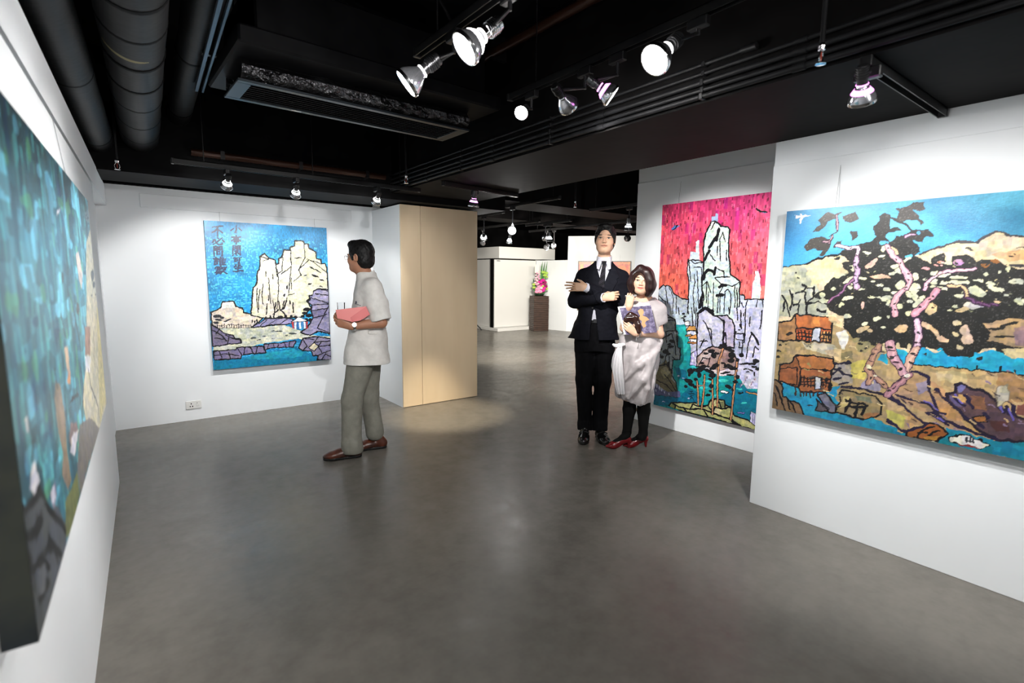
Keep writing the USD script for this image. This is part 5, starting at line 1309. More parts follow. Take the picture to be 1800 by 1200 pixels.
P 34 33 31 0 629 886 628 882 624 879 619 877 614 877 611 879 611 883 615 887 621 889 626 889
P 34 33 31 0 820 833 820 829 816 826 811 824 806 824 803 826 804 829 808 833 813 835 818 835
P 34 33 31 0 960 745 958 742 955 740 950 739 946 740 944 743 945 746 948 748 953 749 958 748
P 34 33 31 0 915 688 915 687 913 686 911 685 909 686 908 687 908 688 910 689 912 690 914 690
P 34 33 31 0 710 863 708 862 703 863 697 866 693 869 692 872 694 874 699 873 705 870 709 866
P 34 33 31 0 560 757 560 754 557 751 553 750 549 749 547 751 547 753 550 756 554 758 558 758
P 34 33 31 0 490 694 487 692 481 692 475 696 470 700 468 704 471 706 477 705 484 702 489 697
P 34 33 31 0 509 670 508 668 505 667 502 668 499 669 498 671 499 673 502 674 505 673 508 672
P 34 33 31 0 820 664 820 660 817 655 812 651 807 650 804 652 804 656 807 661 812 665 817 666
P 34 33 31 0 621 882 620 881 617 882 614 883 611 885 611 887 612 887 615 887 618 885 620 884
P 34 33 31 0 430 820 427 819 423 820 417 823 414 827 413 830 415 832 420 831 426 828 429 824
P 34 33 31 0 869 855 868 852 866 849 862 846 859 845 856 847 856 850 859 853 863 856 866 857
P 34 33 31 0 855 811 854 808 850 808 845 809 841 811 839 814 841 816 845 817 850 816 854 813
P 34 33 31 0 747 765 747 763 745 761 742 759 740 759 738 759 739 761 740 763 743 765 746 765
P 34 33 31 0 720 772 719 769 716 764 711 760 706 758 703 759 703 763 707 768 712 772 717 773
P 34 33 31 0 747 854 746 851 741 849 735 848 730 849 728 851 729 854 734 856 740 857 745 856
P 34 33 31 0 1000 809 999 808 997 807 993 807 990 807 989 809 990 810 993 811 996 811 999 811
P 34 33 31 0 412 749 409 746 402 746 393 748 387 752 385 756 388 759 395 760 404 758 410 754
P 34 33 31 0 1036 700 1034 698 1029 698 1024 700 1021 703 1020 707 1022 709 1026 709 1031 707 1035 703
P 34 33 31 0 541 775 540 773 536 773 532 773 528 774 527 776 528 777 532 778 536 778 540 777
P 34 33 31 0 598 740 597 738 592 737 587 736 582 737 580 738 581 740 586 742 591 743 596 742
P 34 33 31 0 652 718 651 717 649 717 646 716 644 717 643 718 644 719 646 719 649 719 651 719
P 34 33 31 0 664 726 662 726 659 726 655 728 652 731 652 733 653 733 656 733 660 731 663 728
P 34 33 31 0 523 870 522 868 520 866 516 865 513 865 511 866 512 868 514 870 518 871 521 871
P 34 33 31 0 766 663 765 662 763 661 760 662 758 663 757 664 758 665 760 665 763 665 765 664
P 34 33 31 0 997 661 996 661 994 661 992 662 990 664 990 665 991 666 993 666 995 664 997 663
P 34 33 31 0 369 737 368 736 364 736 361 738 358 740 358 742 360 743 363 743 366 741 369 739
P 34 33 31 0 744 901 743 901 741 901 739 902 737 904 737 905 737 905 739 905 742 904 743 903
P 34 33 31 0 532 721 531 720 527 720 522 721 518 722 517 724 519 726 523 726 527 725 531 723
P 34 33 31 0 586 803 583 801 578 801 571 803 566 807 564 810 567 812 572 812 579 810 584 806
P 34 33 31 0 735 864 734 861 730 860 726 860 722 862 721 865 722 867 726 868 730 868 734 866
P 34 33 31 0 1024 900 1023 899 1020 898 1017 899 1015 901 1014 903 1015 904 1017 905 1021 904 1023 902
P 34 33 31 0 783 735 781 731 776 729 769 729 764 732 762 735 764 738 769 740 775 740 781 738
P 34 33 31 0 780 734 778 732 775 731 772 731 769 733 768 735 769 737 772 737 775 737 778 736
P 34 33 31 0 923 785 922 784 920 784 918 785 917 786 917 788 917 788 919 788 921 787 922 786
P 34 33 31 0 833 741 832 739 829 739 825 740 822 742 821 744 822 745 825 745 829 744 832 743
P 34 33 31 0 405 666 405 661 400 655 393 651 385 650 381 653 382 658 387 664 394 668 401 669
P 34 33 31 0 435 655 434 653 430 651 425 650 421 651 419 652 420 654 424 656 429 657 433 657
P 34 33 31 0 836 862 834 860 830 860 826 861 823 863 821 866 823 868 827 868 831 867 834 864
P 34 33 31 0 341 672 340 670 335 669 330 669 325 670 323 673 325 675 329 676 335 676 339 674
P 34 33 31 0 571 667 570 665 568 663 565 661 562 661 561 662 561 664 563 666 566 667 569 668
P 34 33 31 0 827 675 825 673 820 672 813 672 808 674 806 677 808 679 814 680 820 679 825 677
P 34 33 31 0 986 853 984 851 981 851 978 852 975 854 974 857 975 858 978 858 982 857 985 855
P 34 33 31 0 702 737 700 735 695 734 689 735 684 737 683 740 685 742 689 742 695 741 700 739
P 34 33 31 0 792 728 791 726 788 724 783 723 779 724 777 726 779 728 782 729 787 730 791 729
P 34 33 31 0 1001 856 1001 856 999 856 996 857 995 859 994 860 995 860 997 860 999 858 1001 857
P 34 33 31 0 1043 846 1042 845 1040 844 1037 845 1035 846 1034 847 1035 848 1037 848 1040 848 1042 847
P 34 33 31 0 727 692 726 690 724 689 720 688 718 689 717 691 717 693 720 694 723 694 726 694
P 34 33 31 0 951 707 949 704 944 703 938 704 933 706 931 709 933 712 938 713 944 713 949 710
P 34 33 31 0 768 853 766 851 762 851 758 854 754 857 754 860 756 862 760 862 764 859 767 856
P 34 33 31 0 344 720 343 718 340 715 336 713 332 712 330 713 331 715 334 717 338 720 342 721
P 34 33 31 0 943 670 942 668 939 666 935 666 931 667 930 669 931 671 934 672 938 672 942 671
P 34 33 31 0 957 721 956 720 954 721 952 722 951 723 950 724 951 724 953 724 955 723 956 722
P 34 33 31 0 734 732 731 729 726 729 720 730 715 734 713 737 716 740 721 740 727 738 732 735
P 34 33 31 0 755 849 755 847 753 845 751 843 749 842 747 843 747 846 748 848 751 850 753 850
P 34 33 31 0 872 685 871 684 869 683 866 682 863 683 862 683 863 685 865 686 868 686 871 686
P 34 33 31 0 601 786 601 783 598 780 594 777 590 777 588 779 588 782 591 785 595 788 599 788
P 34 33 31 0 1017 888 1015 886 1010 886 1004 888 1000 891 998 894 1000 896 1005 896 1011 894 1015 891
P 34 33 31 0 325 776 323 773 316 773 309 776 304 780 302 784 305 786 311 786 318 783 324 779
P 34 33 31 0 457 792 455 791 450 792 444 794 439 797 437 800 440 801 445 800 451 797 456 794
P 34 33 31 0 661 845 660 843 659 840 656 838 653 838 651 838 652 840 653 843 656 845 659 845
P 34 33 31 0 528 824 527 822 524 821 520 822 516 823 515 825 516 827 520 828 523 827 527 826
P 34 33 31 0 1003 738 1002 737 1000 734 998 733 995 732 994 733 994 734 996 737 999 738 1001 739
P 34 33 31 0 538 744 537 741 532 738 525 736 520 736 517 738 519 741 524 744 530 746 536 745
P 34 33 31 0 945 669 944 668 943 668 940 669 939 670 938 671 939 671 941 671 943 671 945 670
P 34 33 31 0 727 800 727 797 724 793 719 789 715 789 712 790 712 794 715 798 720 801 724 802
P 34 33 31 0 1044 679 1044 677 1041 674 1038 673 1035 673 1034 674 1034 676 1037 678 1040 680 1043 680
P 34 33 31 0 788 853 786 850 783 848 778 848 774 850 772 853 773 856 777 857 782 857 786 856
P 34 33 31 0 947 864 946 861 942 858 937 855 932 854 930 856 931 859 935 862 940 864 945 865
P 34 33 31 0 876 828 876 827 874 827 871 828 869 830 869 831 870 831 872 831 874 830 876 829
P 34 33 31 0 333 897 331 892 325 888 316 887 308 889 304 892 306 897 313 901 322 902 329 901
P 34 33 31 0 505 666 503 662 497 660 490 660 483 662 481 665 483 669 489 671 496 671 502 669
P 34 33 31 0 761 657 761 654 758 651 754 648 750 647 748 647 749 650 752 653 756 656 759 657
P 34 33 31 0 806 721 806 718 802 715 797 713 793 713 790 716 791 719 795 722 800 723 804 723
P 34 33 31 0 629 833 627 832 623 833 619 835 616 837 615 839 617 840 620 839 624 838 628 835
P 34 33 31 0 448 853 447 850 442 847 435 846 429 846 426 848 428 852 433 854 440 856 446 855
P 34 33 31 0 1049 692 1049 691 1047 690 1044 690 1042 691 1041 692 1042 693 1044 694 1046 694 1048 693
P 34 33 31 0 782 813 780 811 776 812 771 814 767 817 766 820 768 822 772 822 777 820 781 816
P 34 33 31 0 532 732 532 731 530 729 528 728 526 727 525 727 525 728 527 730 529 732 531 732
P 34 33 31 0 433 687 432 685 428 683 423 683 419 683 417 685 419 687 422 689 427 689 431 689
P 34 33 31 0 489 897 488 895 486 894 483 893 480 894 478 895 479 897 481 899 485 899 488 899
P 34 33 31 0 670 838 668 835 664 832 658 831 652 832 650 835 651 838 656 841 662 842 667 841
P 34 33 31 0 735 802 734 800 729 799 724 799 720 801 718 804 720 806 724 807 729 807 733 805
P 34 33 31 0 1005 678 1005 677 1004 675 1003 674 1001 673 1000 674 1000 675 1001 676 1003 678 1004 678
P 150 150 120 0 645 674 645 672 643 669 640 667 637 666 635 667 635 669 638 671 641 674 644 674
P 190 180 140 0 943 742 943 740 942 738 941 737 939 736 937 738 937 739 938 742 940 743 942 743
P 96 92 84 0 492 665 491 664 490 663 488 663 486 664 486 665 486 666 488 667 490 667 491 667
P 150 150 120 0 877 743 876 742 875 741 873 742 872 743 872 744 872 745 874 745 875 745 876 744
P 190 180 140 0 605 849 604 848 603 848 601 849 600 850 600 851 601 852 603 852 604 851 605 850
P 96 92 84 0 369 736 368 734 364 732 359 730 355 730 353 731 354 734 357 736 362 738 367 738
P 150 150 120 0 825 869 824 869 821 869 819 871 817 872 816 874 817 874 819 874 822 873 824 871
P 190 180 140 0 982 700 981 698 979 699 976 700 975 702 975 704 976 705 978 705 980 704 981 702
P 96 92 84 0 632 751 631 751 629 750 627 751 626 752 625 753 626 754 628 754 630 754 631 753
P 150 150 120 0 376 718 375 716 373 716 370 716 369 718 368 720 369 721 371 722 374 722 375 720
P 190 180 140 0 1018 800 1017 799 1015 799 1013 799 1011 801 1011 802 1012 803 1013 803 1016 803 1017 801
P 96 92 84 0 916 874 915 872 914 871 912 871 910 870 909 871 909 872 911 873 913 874 915 874
P 150 150 120 0 905 651 904 649 901 648 897 647 894 647 892 648 893 649 897 650 900 651 904 651
P 190 180 140 0 979 768 978 767 976 767 974 768 973 770 972 772 973 773 975 773 977 772 979 770
P 96 92 84 0 449 748 448 747 447 746 444 746 442 747 442 748 442 750 444 750 446 750 448 750
P 150 150 120 0 548 663 547 662 545 662 542 662 540 663 539 664 540 665 542 666 545 665 547 664
P 190 180 140 0 537 892 536 890 533 888 529 885 525 884 523 885 524 886 527 889 531 891 535 892
P 96 92 84 0 703 908 703 907 700 905 697 902 694 901 693 901 693 903 696 905 699 907 702 909
P 150 150 120 0 1038 767 1037 765 1034 765 1031 766 1028 768 1027 770 1028 772 1031 772 1035 771 1037 769
P 190 180 140 0 349 703 348 702 346 702 344 703 342 704 342 705 343 706 345 706 347 705 348 704
P 96 92 84 0 591 683 590 681 587 680 584 681 581 682 580 684 581 686 584 687 587 687 590 685
P 150 150 120 0 1041 779 1040 777 1037 777 1034 777 1031 778 1030 780 1031 782 1034 783 1037 782 1040 781
P 190 180 140 0 734 784 733 782 731 781 727 781 724 781 723 783 724 784 727 785 730 785 733 785
P 96 92 84 0 828 818 827 818 825 818 823 819 822 820 821 821 822 822 824 822 826 821 827 820
P 150 150 120 0 990 686 990 684 988 682 986 680 983 679 982 680 982 682 984 684 986 686 989 687
P 190 180 140 0 985 777 984 776 981 776 978 777 976 779 975 780 976 780 979 780 982 779 984 778
P 96 92 84 0 466 609 464 608 461 607 457 608 453 609 452 611 453 612 457 613 461 612 465 611
P 150 150 120 0 519 757 519 756 517 755 515 754 514 754 513 755 513 757 514 758 516 759 518 758
P 190 180 140 0 462 781 462 780 460 779 458 779 457 779 456 780 456 781 458 782 459 782 461 782
P 96 92 84 0 1056 717 1056 716 1054 714 1052 713 1051 712 1050 713 1050 714 1051 716 1053 717 1055 718
P 150 150 120 0 675 713 673 712 670 713 666 715 662 717 662 719 663 720 667 719 671 717 674 715
P 190 180 140 0 949 678 949 677 948 675 946 674 944 674 943 674 943 676 945 678 947 679 948 679
P 96 92 84 0 779 893 778 892 776 891 773 891 770 892 769 893 770 894 772 895 775 895 778 894
P 150 150 120 0 466 908 465 907 462 906 459 906 457 907 455 909 456 911 459 911 462 911 465 910
P 190 180 140 0 431 754 430 753 428 752 425 752 423 752 422 753 422 754 424 755 427 756 430 755
P 96 92 84 0 842 825 842 822 840 820 838 818 835 817 833 818 833 820 835 823 838 825 840 826
P 150 150 120 0 504 822 503 820 500 819 496 820 493 821 492 822 493 824 496 825 500 824 503 823
P 190 180 140 0 379 819 378 817 376 816 373 816 372 818 371 820 372 822 374 823 376 822 378 821
P 96 92 84 0 591 646 590 644 589 643 587 643 585 643 584 644 585 645 586 646 588 647 590 646
P 150 150 120 0 860 643 859 642 857 642 854 642 852 643 851 644 852 645 854 645 857 645 859 644
P 190 180 140 0 343 649 343 648 341 646 338 644 336 644 334 644 335 646 337 648 339 649 342 650
P 96 92 84 0 962 661 961 659 959 658 957 659 956 661 956 663 957 665 958 665 960 664 961 663
P 150 150 120 0 587 894 587 892 586 890 584 890 582 890 581 891 581 893 582 894 584 895 586 895
P 190 180 140 0 476 821 475 821 471 822 466 825 463 827 462 829 463 829 467 828 472 825 475 823
P 96 92 84 0 700 695 699 693 698 690 695 689 692 689 690 690 691 693 692 695 695 696 698 696
P 150 150 120 0 542 756 542 754 539 753 536 752 533 752 532 753 532 754 535 756 538 757 541 757
P 190 180 140 0 403 752 402 750 398 748 393 748 389 748 387 750 388 753 392 755 397 755 401 754
P 96 92 84 0 1055 651 1054 651 1053 651 1051 652 1049 653 1049 654 1049 655 1051 655 1053 654 1055 652
P 150 150 120 0 1027 734 1026 732 1023 732 1019 732 1016 732 1015 734 1016 735 1019 736 1022 736 1025 735
P 190 180 140 0 385 797 384 795 381 793 376 790 372 789 370 789 371 791 375 794 379 796 383 797
P 96 92 84 0 351 749 349 748 345 748 341 750 338 752 338 755 339 756 343 755 347 754 350 751
P 150 150 120 0 860 732 860 731 858 728 855 726 853 726 852 726 852 728 853 731 856 732 859 733
P 190 180 140 0 411 706 410 705 408 704 405 704 403 706 402 707 403 709 405 709 408 709 410 708
P 96 92 84 0 794 836 793 835 791 835 789 835 787 836 786 838 787 838 789 839 791 838 793 837
P 150 150 120 0 872 868 871 867 870 866 867 867 866 867 865 869 866 869 867 870 869 870 871 869
P 190 180 140 0 584 646 584 644 582 643 579 644 577 645 576 647 577 648 579 649 582 649 584 648
P 96 92 84 0 1028 719 1028 717 1026 714 1023 711 1020 710 1019 710 1019 712 1021 715 1024 718 1026 719
P 150 150 120 0 605 689 605 687 603 685 601 683 598 683 597 684 597 686 598 689 601 690 603 690
P 190 180 140 0 832 800 831 798 828 797 824 796 821 796 820 797 821 798 824 799 828 800 831 800
P 96 92 84 0 910 800 910 799 908 797 906 795 904 795 903 796 903 797 905 799 907 801 909 801
P 150 150 120 0 606 644 605 643 602 643 598 644 594 645 593 646 594 648 598 648 602 647 605 646
P 190 180 140 0 936 688 936 688 934 688 933 689 932 690 932 691 932 692 934 692 935 691 936 690
P 96 92 84 0 570 677 570 674 568 671 565 669 561 668 560 670 560 672 562 675 565 677 568 678
P 150 150 120 0 1025 677 1025 675 1024 673 1023 671 1021 671 1020 672 1020 674 1021 676 1022 677 1024 678
P 190 180 140 0 973 797 973 795 971 792 969 790 966 789 965 790 965 792 967 795 969 797 972 798
P 96 92 84 0 974 876 974 874 973 873 971 873 970 873 969 874 969 875 970 877 972 877 973 877
P 150 150 120 0 827 849 825 848 823 848 820 850 817 853 817 855 818 856 821 855 824 853 826 851
P 190 180 140 0 650 820 649 819 646 820 642 822 640 824 640 826 641 827 644 827 647 825 650 823
P 96 92 84 0 789 782 788 780 787 779 784 780 782 781 782 783 782 784 784 785 787 785 788 783
P 150 150 120 0 377 816 377 814 375 813 373 813 371 813 369 815 370 817 372 818 374 818 376 818
L 96 70 60 7.172696059667008 700 178 709 173 716 168
L 60 46 60 6.758943171362513 655 310 668 302 676 296
L 210 180 130 5.571072989490374 1073 265 1083 257 1089 250
L 140 120 150 5.3724092046610235 890 90 900 87 907 84
L 96 70 60 4.897446208171072 931 358 935 355 939 352
L 60 46 60 3.1225941816328002 849 201 861 195 869 189
L 210 180 130 5.717882379578188 796 139 812 133 822 129
L 140 120 150 3.593443049612336 913 184 917 180 919 177
L 96 70 60 3.750555238349963 652 265 673 264 687 263
L 60 46 60 4.460543781556487 873 116 880 113 886 111
L 210 180 130 3.406859405280972 832 271 842 266 849 263
L 140 120 150 7.54427644538176 1059 141 1064 138 1067 136
L 96 70 60 6.460102659371582 804 244 821 240 833 236
L 60 46 60 6.361721944764131 771 241 782 237 789 234
L 210 180 130 4.095337181679186 1068 386 1079 376 1087 367
L 140 120 150 5.2365342327393485 1100 176 1105 172 1109 169
L 96 70 60 5.051733097162365 997 237 1011 236 1020 235
L 60 46 60 3.077651280217956 728 238 739 237 747 236
L 210 180 130 5.297751482847989 1091 366 1098 363 1104 361
L 140 120 150 4.962718048885952 805 98 824 95 837 93
L 96 70 60 3.792241432729944 1089 315 1103 313 1112 311
L 60 46 60 5.820663133615146 999 149 1007 148 1013 146
L 210 180 130 7.016778253573918 1054 170 1064 165 1071 161
L 140 120 150 6.1446716062386715 709 60 716 54 721 49
L 96 70 60 4.11508281981571 988 210 994 209 997 209
L 60 46 60 7.5296261292728195 669 185 681 177 689 170
L 210 180 130 6.362577736282958 869 238 887 236 899 234
L 140 120 150 5.436362986816913 1103 161 1114 160 1122 159
L 96 70 60 4.866462602128891 983 371 993 364 1000 358
L 60 46 60 3.1372746476221782 686 128 697 128 704 127
L 210 180 130 6.539899093159751 772 275 785 268 794 262
L 140 120 150 6.8953225618186105 838 144 848 138 856 133
L 96 70 60 4.934452436045444 1088 277 1097 267 1102 260
L 60 46 60 4.929231788370646 868 180 885 175 896 171
L 210 180 130 6.570353498751595 944 141 955 132 962 125
L 140 120 150 3.8021412684548928 997 228 1012 223 1022 218
L 96 70 60 5.6529252884447105 678 238 697 234 711 231
L 60 46 60 7.409716476085407 1053 250 1067 247 1077 244
L 210 180 130 4.686827362967662 687 104 695 101 700 98
L 140 120 150 5.65355704033987 977 332 987 326 994 321
L 96 70 60 6.1374913848389205 721 95 735 89 745 83
L 60 46 60 5.289776963510574 791 138 808 133 820 128
L 210 180 130 4.539876299948935 718 201 736 195 748 190
L 140 120 150 6.705692394637709 1042 386 1050 385 1055 384
L 96 70 60 4.085713038275195 922 259 937 253 947 248
L 60 46 60 5.147500694470439 1006 288 1018 279 1027 272
L 90 80 70 3.383576051891345 267 334 277 335 285 328
L 50 46 56 6.107116275327132 373 86 393 85 405 92
L 220 200 150 3.2724987624531985 493 433 500 436 505 425
L 150 140 90 6.386247651857236 198 269 215 269 225 272
L 90 80 70 6.327630563652053 228 227 247 227 259 233
L 50 46 56 5.135609488372465 207 398 218 403 226 392
L 220 200 150 6.069324552052759 337 141 351 146 361 139
L 150 140 90 5.365616932625592 541 452 559 446 570 454
L 90 80 70 5.484536624765006 407 194 422 190 430 200
L 50 46 56 6.793122241838089 490 295 508 298 519 297
L 220 200 150 6.617436706379099 575 138 591 134 601 138
L 150 140 90 3.8686343399282577 332 411 345 408 354 406
L 90 80 70 4.496788590037696 581 227 590 227 596 224
L 50 46 56 4.100534730580522 581 246 591 246 597 252
L 220 200 150 5.241824677027246 401 115 420 117 432 119
L 150 140 90 6.812483726340089 440 282 455 280 464 288
L 90 80 70 5.394272778364233 272 165 293 162 307 170
L 50 46 56 4.798152934406701 313 63 332 61 345 61
L 220 200 150 6.77069595367939 519 250 533 253 544 245
L 150 140 90 4.431828037837967 569 447 578 446 584 445
L 90 80 70 3.30713529803667 567 396 577 401 584 391
L 50 46 56 3.341817089310195 227 59 245 57 257 67
L 220 200 150 5.131476313085162 403 364 412 358 417 368
L 150 140 90 4.4511788992959715 281 244 302 241 315 243
L 90 80 70 5.107182279352996 394 163 403 170 410 160
L 50 46 56 5.291879472688725 583 439 591 433 596 434
L 220 200 150 3.848100922995224 579 354 597 352 608 356
L 150 140 90 6.69557891194585 522 443 533 439 539 440
L 90 80 70 3.764300673978374 369 90 378 98 385 85
L 50 46 56 6.066393763375932 555 415 570 420 580 413
L 220 200 150 3.5314256268470503 420 423 439 429 452 417
L 150 140 90 3.3799819056708786 415 159 430 161 441 149
L 90 80 70 3.3390165556769666 314 362 333 365 347 351
L 50 46 56 4.930708981759258 535 411 543 409 548 402
L 220 200 150 4.218026048049693 275 265 289 264 298 263
L 150 140 90 5.409034255105954 379 157 390 153 397 158
L 90 80 70 6.254381564138871 186 413 205 410 217 420
L 50 46 56 4.72004516986522 318 77 333 71 343 67
L 220 200 150 6.4081013885500635 307 160 326 156 339 156
L 150 140 90 5.546891281819793 212 301 223 300 231 288
L 60 30 60 22.4 314 965 366 953 411 949 418 926 411 899
L 222 200 214 14.399999999999999 314 965 366 953 411 949 418 926 411 899
L 255 231 248 4.4 316 965 367 953 412 949 419 926 412 899
P 34 33 31 0 332 964 333 962 331 960 329 958 327 957 325 958 325 960 326 962 328 964 331 965
P 34 33 31 0 389 950 388 949 386 948 383 949 380 951 380 952 381 954 383 954 386 954 389 952
P 34 33 31 0 419 940 418 938 415 938 412 939 410 940 409 942 410 944 413 944 416 943 418 942
P 34 33 31 0 415 914 414 913 411 912 408 913 406 915 405 917 407 918 409 918 412 917 414 916
L 60 30 60 26.72 411 899 412 854 422 832 417 781 428 739
L 196 164 196 18.72 411 899 412 854 422 832 417 781 428 739
L 227 190 227 5.72 412 899 414 854 423 832 418 781 429 739
P 34 33 31 0 413 874 412 872 409 871 405 871 401 872 400 874 401 876 404 878 408 878 411 876
P 34 33 31 0 420 845 419 844 415 844 411 845 409 847 408 850 409 851 413 852 417 850 419 848
P 34 33 31 0 423 801 421 799 418 799 414 801 411 803 411 806 412 807 416 807 419 806 422 803
P 34 33 31 0 428 769 428 766 426 764 422 762 419 762 417 764 417 767 420 769 423 770 427 770
L 60 30 60 16.64 407 781 375 751 362 722 296 661
L 150 104 140 8.64 407 781 375 751 362 722 296 661
L 174 120 162 2.64 408 781 376 751 363 722 296 661
P 34 33 31 0 392 763 391 763 390 762 388 762 386 763 386 764 386 765 388 766 390 765 391 765
P 34 33 31 0 371 729 370 728 368 729 366 730 365 732 365 733 366 733 368 733 370 732 371 730
P 34 33 31 0 346 701 346 701 344 700 342 701 341 702 340 703 341 704 343 704 344 703 346 703
L 60 30 60 13.76 297 1128 303 1088 307 1048
L 190 150 160 5.76 297 1128 303 1088 307 1048
L 220 174 185 1.76 297 1128 304 1088 307 1048
P 34 33 31 0 298 1117 298 1116 298 1116 296 1115 295 1115 295 1116 295 1117 296 1117 297 1118 298 1118
P 34 33 31 0 307 1068 307 1068 306 1068 304 1069 304 1070 304 1070 304 1071 305 1070 306 1070 307 1069
L 60 30 60 13.76 284 1015 272 981
L 190 150 160 5.76 284 1015 272 981
L 220 174 185 1.76 285 1015 272 981
P 34 33 31 0 279 990 278 990 277 990 276 991 275 991 275 992 276 993 277 992 278 992 279 991
L 60 30 60 13.76 244 991 273 991
L 190 150 160 5.76 244 991 273 991
L 220 174 185 1.76 245 991 274 991
P 34 33 31 0 269 990 269 990 268 990 266 990 265 991 265 992 266 992 267 992 268 992 269 991
L 60 30 60 28.16 545 956 568 908 602 876 618 844 648 797 658 776 644 744 609 706 596 657 610 603
L 220 166 178 20.16 545 956 568 908 602 876 618 844 648 797 658 776 644 744 609 706 596 657 610 603
L 255 192 206 6.16 547 956 569 908 603 876 619 844 649 797 660 777 646 745 610 706 597 657 611 604
P 34 33 31 0 559 942 558 940 555 938 552 938 548 939 547 942 548 944 550 945 554 946 558 944
P 34 33 31 0 591 884 589 883 586 884 583 887 581 890 580 892 582 893 586 892 589 890 591 887
P 34 33 31 0 612 867 612 865 610 862 607 860 604 859 602 861 602 863 604 866 607 868 610 869
P 34 33 31 0 650 805 648 804 645 805 642 807 640 811 640 813 642 814 645 813 648 810 650 807
P 34 33 31 0 655 786 653 785 650 786 646 789 644 792 644 794 646 795 649 794 652 792 654 789
P 34 33 31 0 649 754 649 751 646 750 642 749 639 750 638 752 638 755 641 756 645 757 648 756
P 34 33 31 0 646 733 644 731 641 732 637 733 635 736 634 739 636 740 639 740 643 738 645 735
P 34 33 31 0 609 670 608 667 605 665 602 665 598 665 597 667 598 670 600 672 604 672 607 672
P 34 33 31 0 610 635 609 633 606 631 603 630 599 631 598 633 598 635 601 637 605 638 608 637
L 60 30 60 18.799999999999997 888 839 814 833 769 815 732 784 718 763 712 737
L 222 176 190 10.799999999999999 888 839 814 833 769 815 732 784 718 763 712 737
L 255 204 220 3.3 888 839 814 833 770 815 733 784 718 763 713 737
P 34 33 31 0 833 834 833 833 831 833 830 832 828 833 828 834 828 835 829 836 831 836 832 835
P 34 33 31 0 780 820 780 818 779 817 777 817 775 817 774 818 775 819 776 820 778 821 779 821
P 34 33 31 0 765 807 765 806 763 805 762 806 760 806 759 807 760 808 761 809 763 809 765 808
P 34 33 31 0 730 772 730 771 728 772 726 773 725 775 725 776 726 777 727 776 729 775 730 773
P 34 33 31 0 716 752 715 752 714 752 712 753 711 755 711 756 712 757 713 756 715 755 716 754
L 60 30 60 29.599999999999998 768 739 748 697 719 664 686 615
L 212 150 166 21.599999999999998 768 739 748 697 719 664 686 615
L 245 174 192 6.6 770 739 750 697 720 665 688 615
P 34 33 31 0 759 705 758 703 755 703 751 704 748 706 747 709 749 711 752 711 756 710 758 707
P 34 33 31 0 747 695 747 692 745 689 742 686 739 685 737 686 737 688 739 692 742 695 745 696
P 34 33 31 0 711 650 709 648 706 647 703 647 699 648 698 650 699 653 702 654 706 654 709 653
L 60 30 60 18.08 805 758 851 760 870 738 876 709
L 222 190 140 10.08 805 758 851 760 870 738 876 709
L 255 220 162 3.08 806 758 852 760 870 738 877 709
P 34 33 31 0 833 758 832 757 831 757 829 758 828 759 827 760 828 761 829 761 831 760 832 759
P 34 33 31 0 856 756 856 755 856 753 854 752 853 752 852 753 852 754 853 755 854 756 856 756
P 34 33 31 0 877 725 877 724 876 723 875 722 873 721 872 722 872 723 873 725 875 726 876 726
L 60 30 60 13.76 876 709 905 691 932 673 988 677
L 110 70 110 5.76 876 709 905 691 932 673 988 677
L 127 81 127 1.76 877 709 906 691 933 673 988 677
P 34 33 31 0 899 697 899 696 898 695 897 695 897 695 896 695 896 696 897 696 897 697 898 697
P 34 33 31 0 917 686 917 685 917 685 916 684 915 683 915 684 915 684 915 685 916 686 916 686
P 34 33 31 0 959 675 959 674 958 674 957 674 956 674 956 675 956 676 957 676 958 676 959 676
L 60 30 60 13.76 917 687 961 670
L 110 70 110 5.76 917 687 961 670
L 127 81 127 1.76 917 687 961 670
P 34 33 31 0 936 681 936 680 936 679 935 679 934 678 934 679 934 679 934 680 935 681 936 681
L 60 30 60 15.2 616 998 649 1002
L 190 150 180 7.199999999999999 616 998 649 1002
L 220 174 208 2.2 616 998 650 1002
P 34 33 31 0 644 1000 644 999 642 1000 641 1001 640 1002 640 1003 641 1003 642 1003 643 1002 644 1001
L 60 30 60 32.480000000000004 699 587 714 514 708 444
L 222 186 206 24.48 699 587 714 514 708 444
L 255 215 238 7.48 701 588 716 514 710 444
P 34 33 31 0 720 526 717 524 713 525 708 528 705 532 705 536 707 538 712 537 716 534 719 530
P 34 33 31 0 716 479 713 476 709 476 704 478 700 482 700 486 702 488 706 488 711 486 715 482
L 60 30 60 35.36 708 444 692 398 677 344 686 307
L 204 166 150 27.36 708 444 692 398 677 344 686 307
L 236 192 174 8.36 710 444 695 398 679 344 688 307
P 34 33 31 0 707 427 705 423 701 420 695 419 690 420 688 423 689 427 694 430 700 431 704 430
P 34 33 31 0 703 370 700 368 695 369 690 372 686 376 686 380 688 383 693 382 699 379 702 374
P 34 33 31 0 698 327 698 323 695 318 689 315 684 314 681 316 682 320 685 325 691 329 696 329
L 60 30 60 39.68 599 462 615 399 651 346 675 311
L 206 160 170 31.68 599 462 615 399 651 346 675 311
L 238 185 197 9.68 601 462 618 399 654 347 678 312
P 34 33 31 0 613 439 610 434 604 432 597 432 592 435 589 439 592 443 598 446 605 446 610 443
P 34 33 31 0 624 393 624 388 619 382 613 378 607 377 603 380 604 385 608 390 615 394 621 395
P 34 33 31 0 661 345 661 340 658 334 652 328 647 326 643 327 643 332 646 339 651 344 657 347
L 60 30 60 33.92 695 315 654 262 608 193
L 176 130 140 25.919999999999998 695 315 654 262 608 193
L 204 150 162 7.92 697 315 656 263 610 194
P 34 33 31 0 687 296 686 292 681 290 676 289 671 291 669 294 671 298 675 300 681 301 686 299
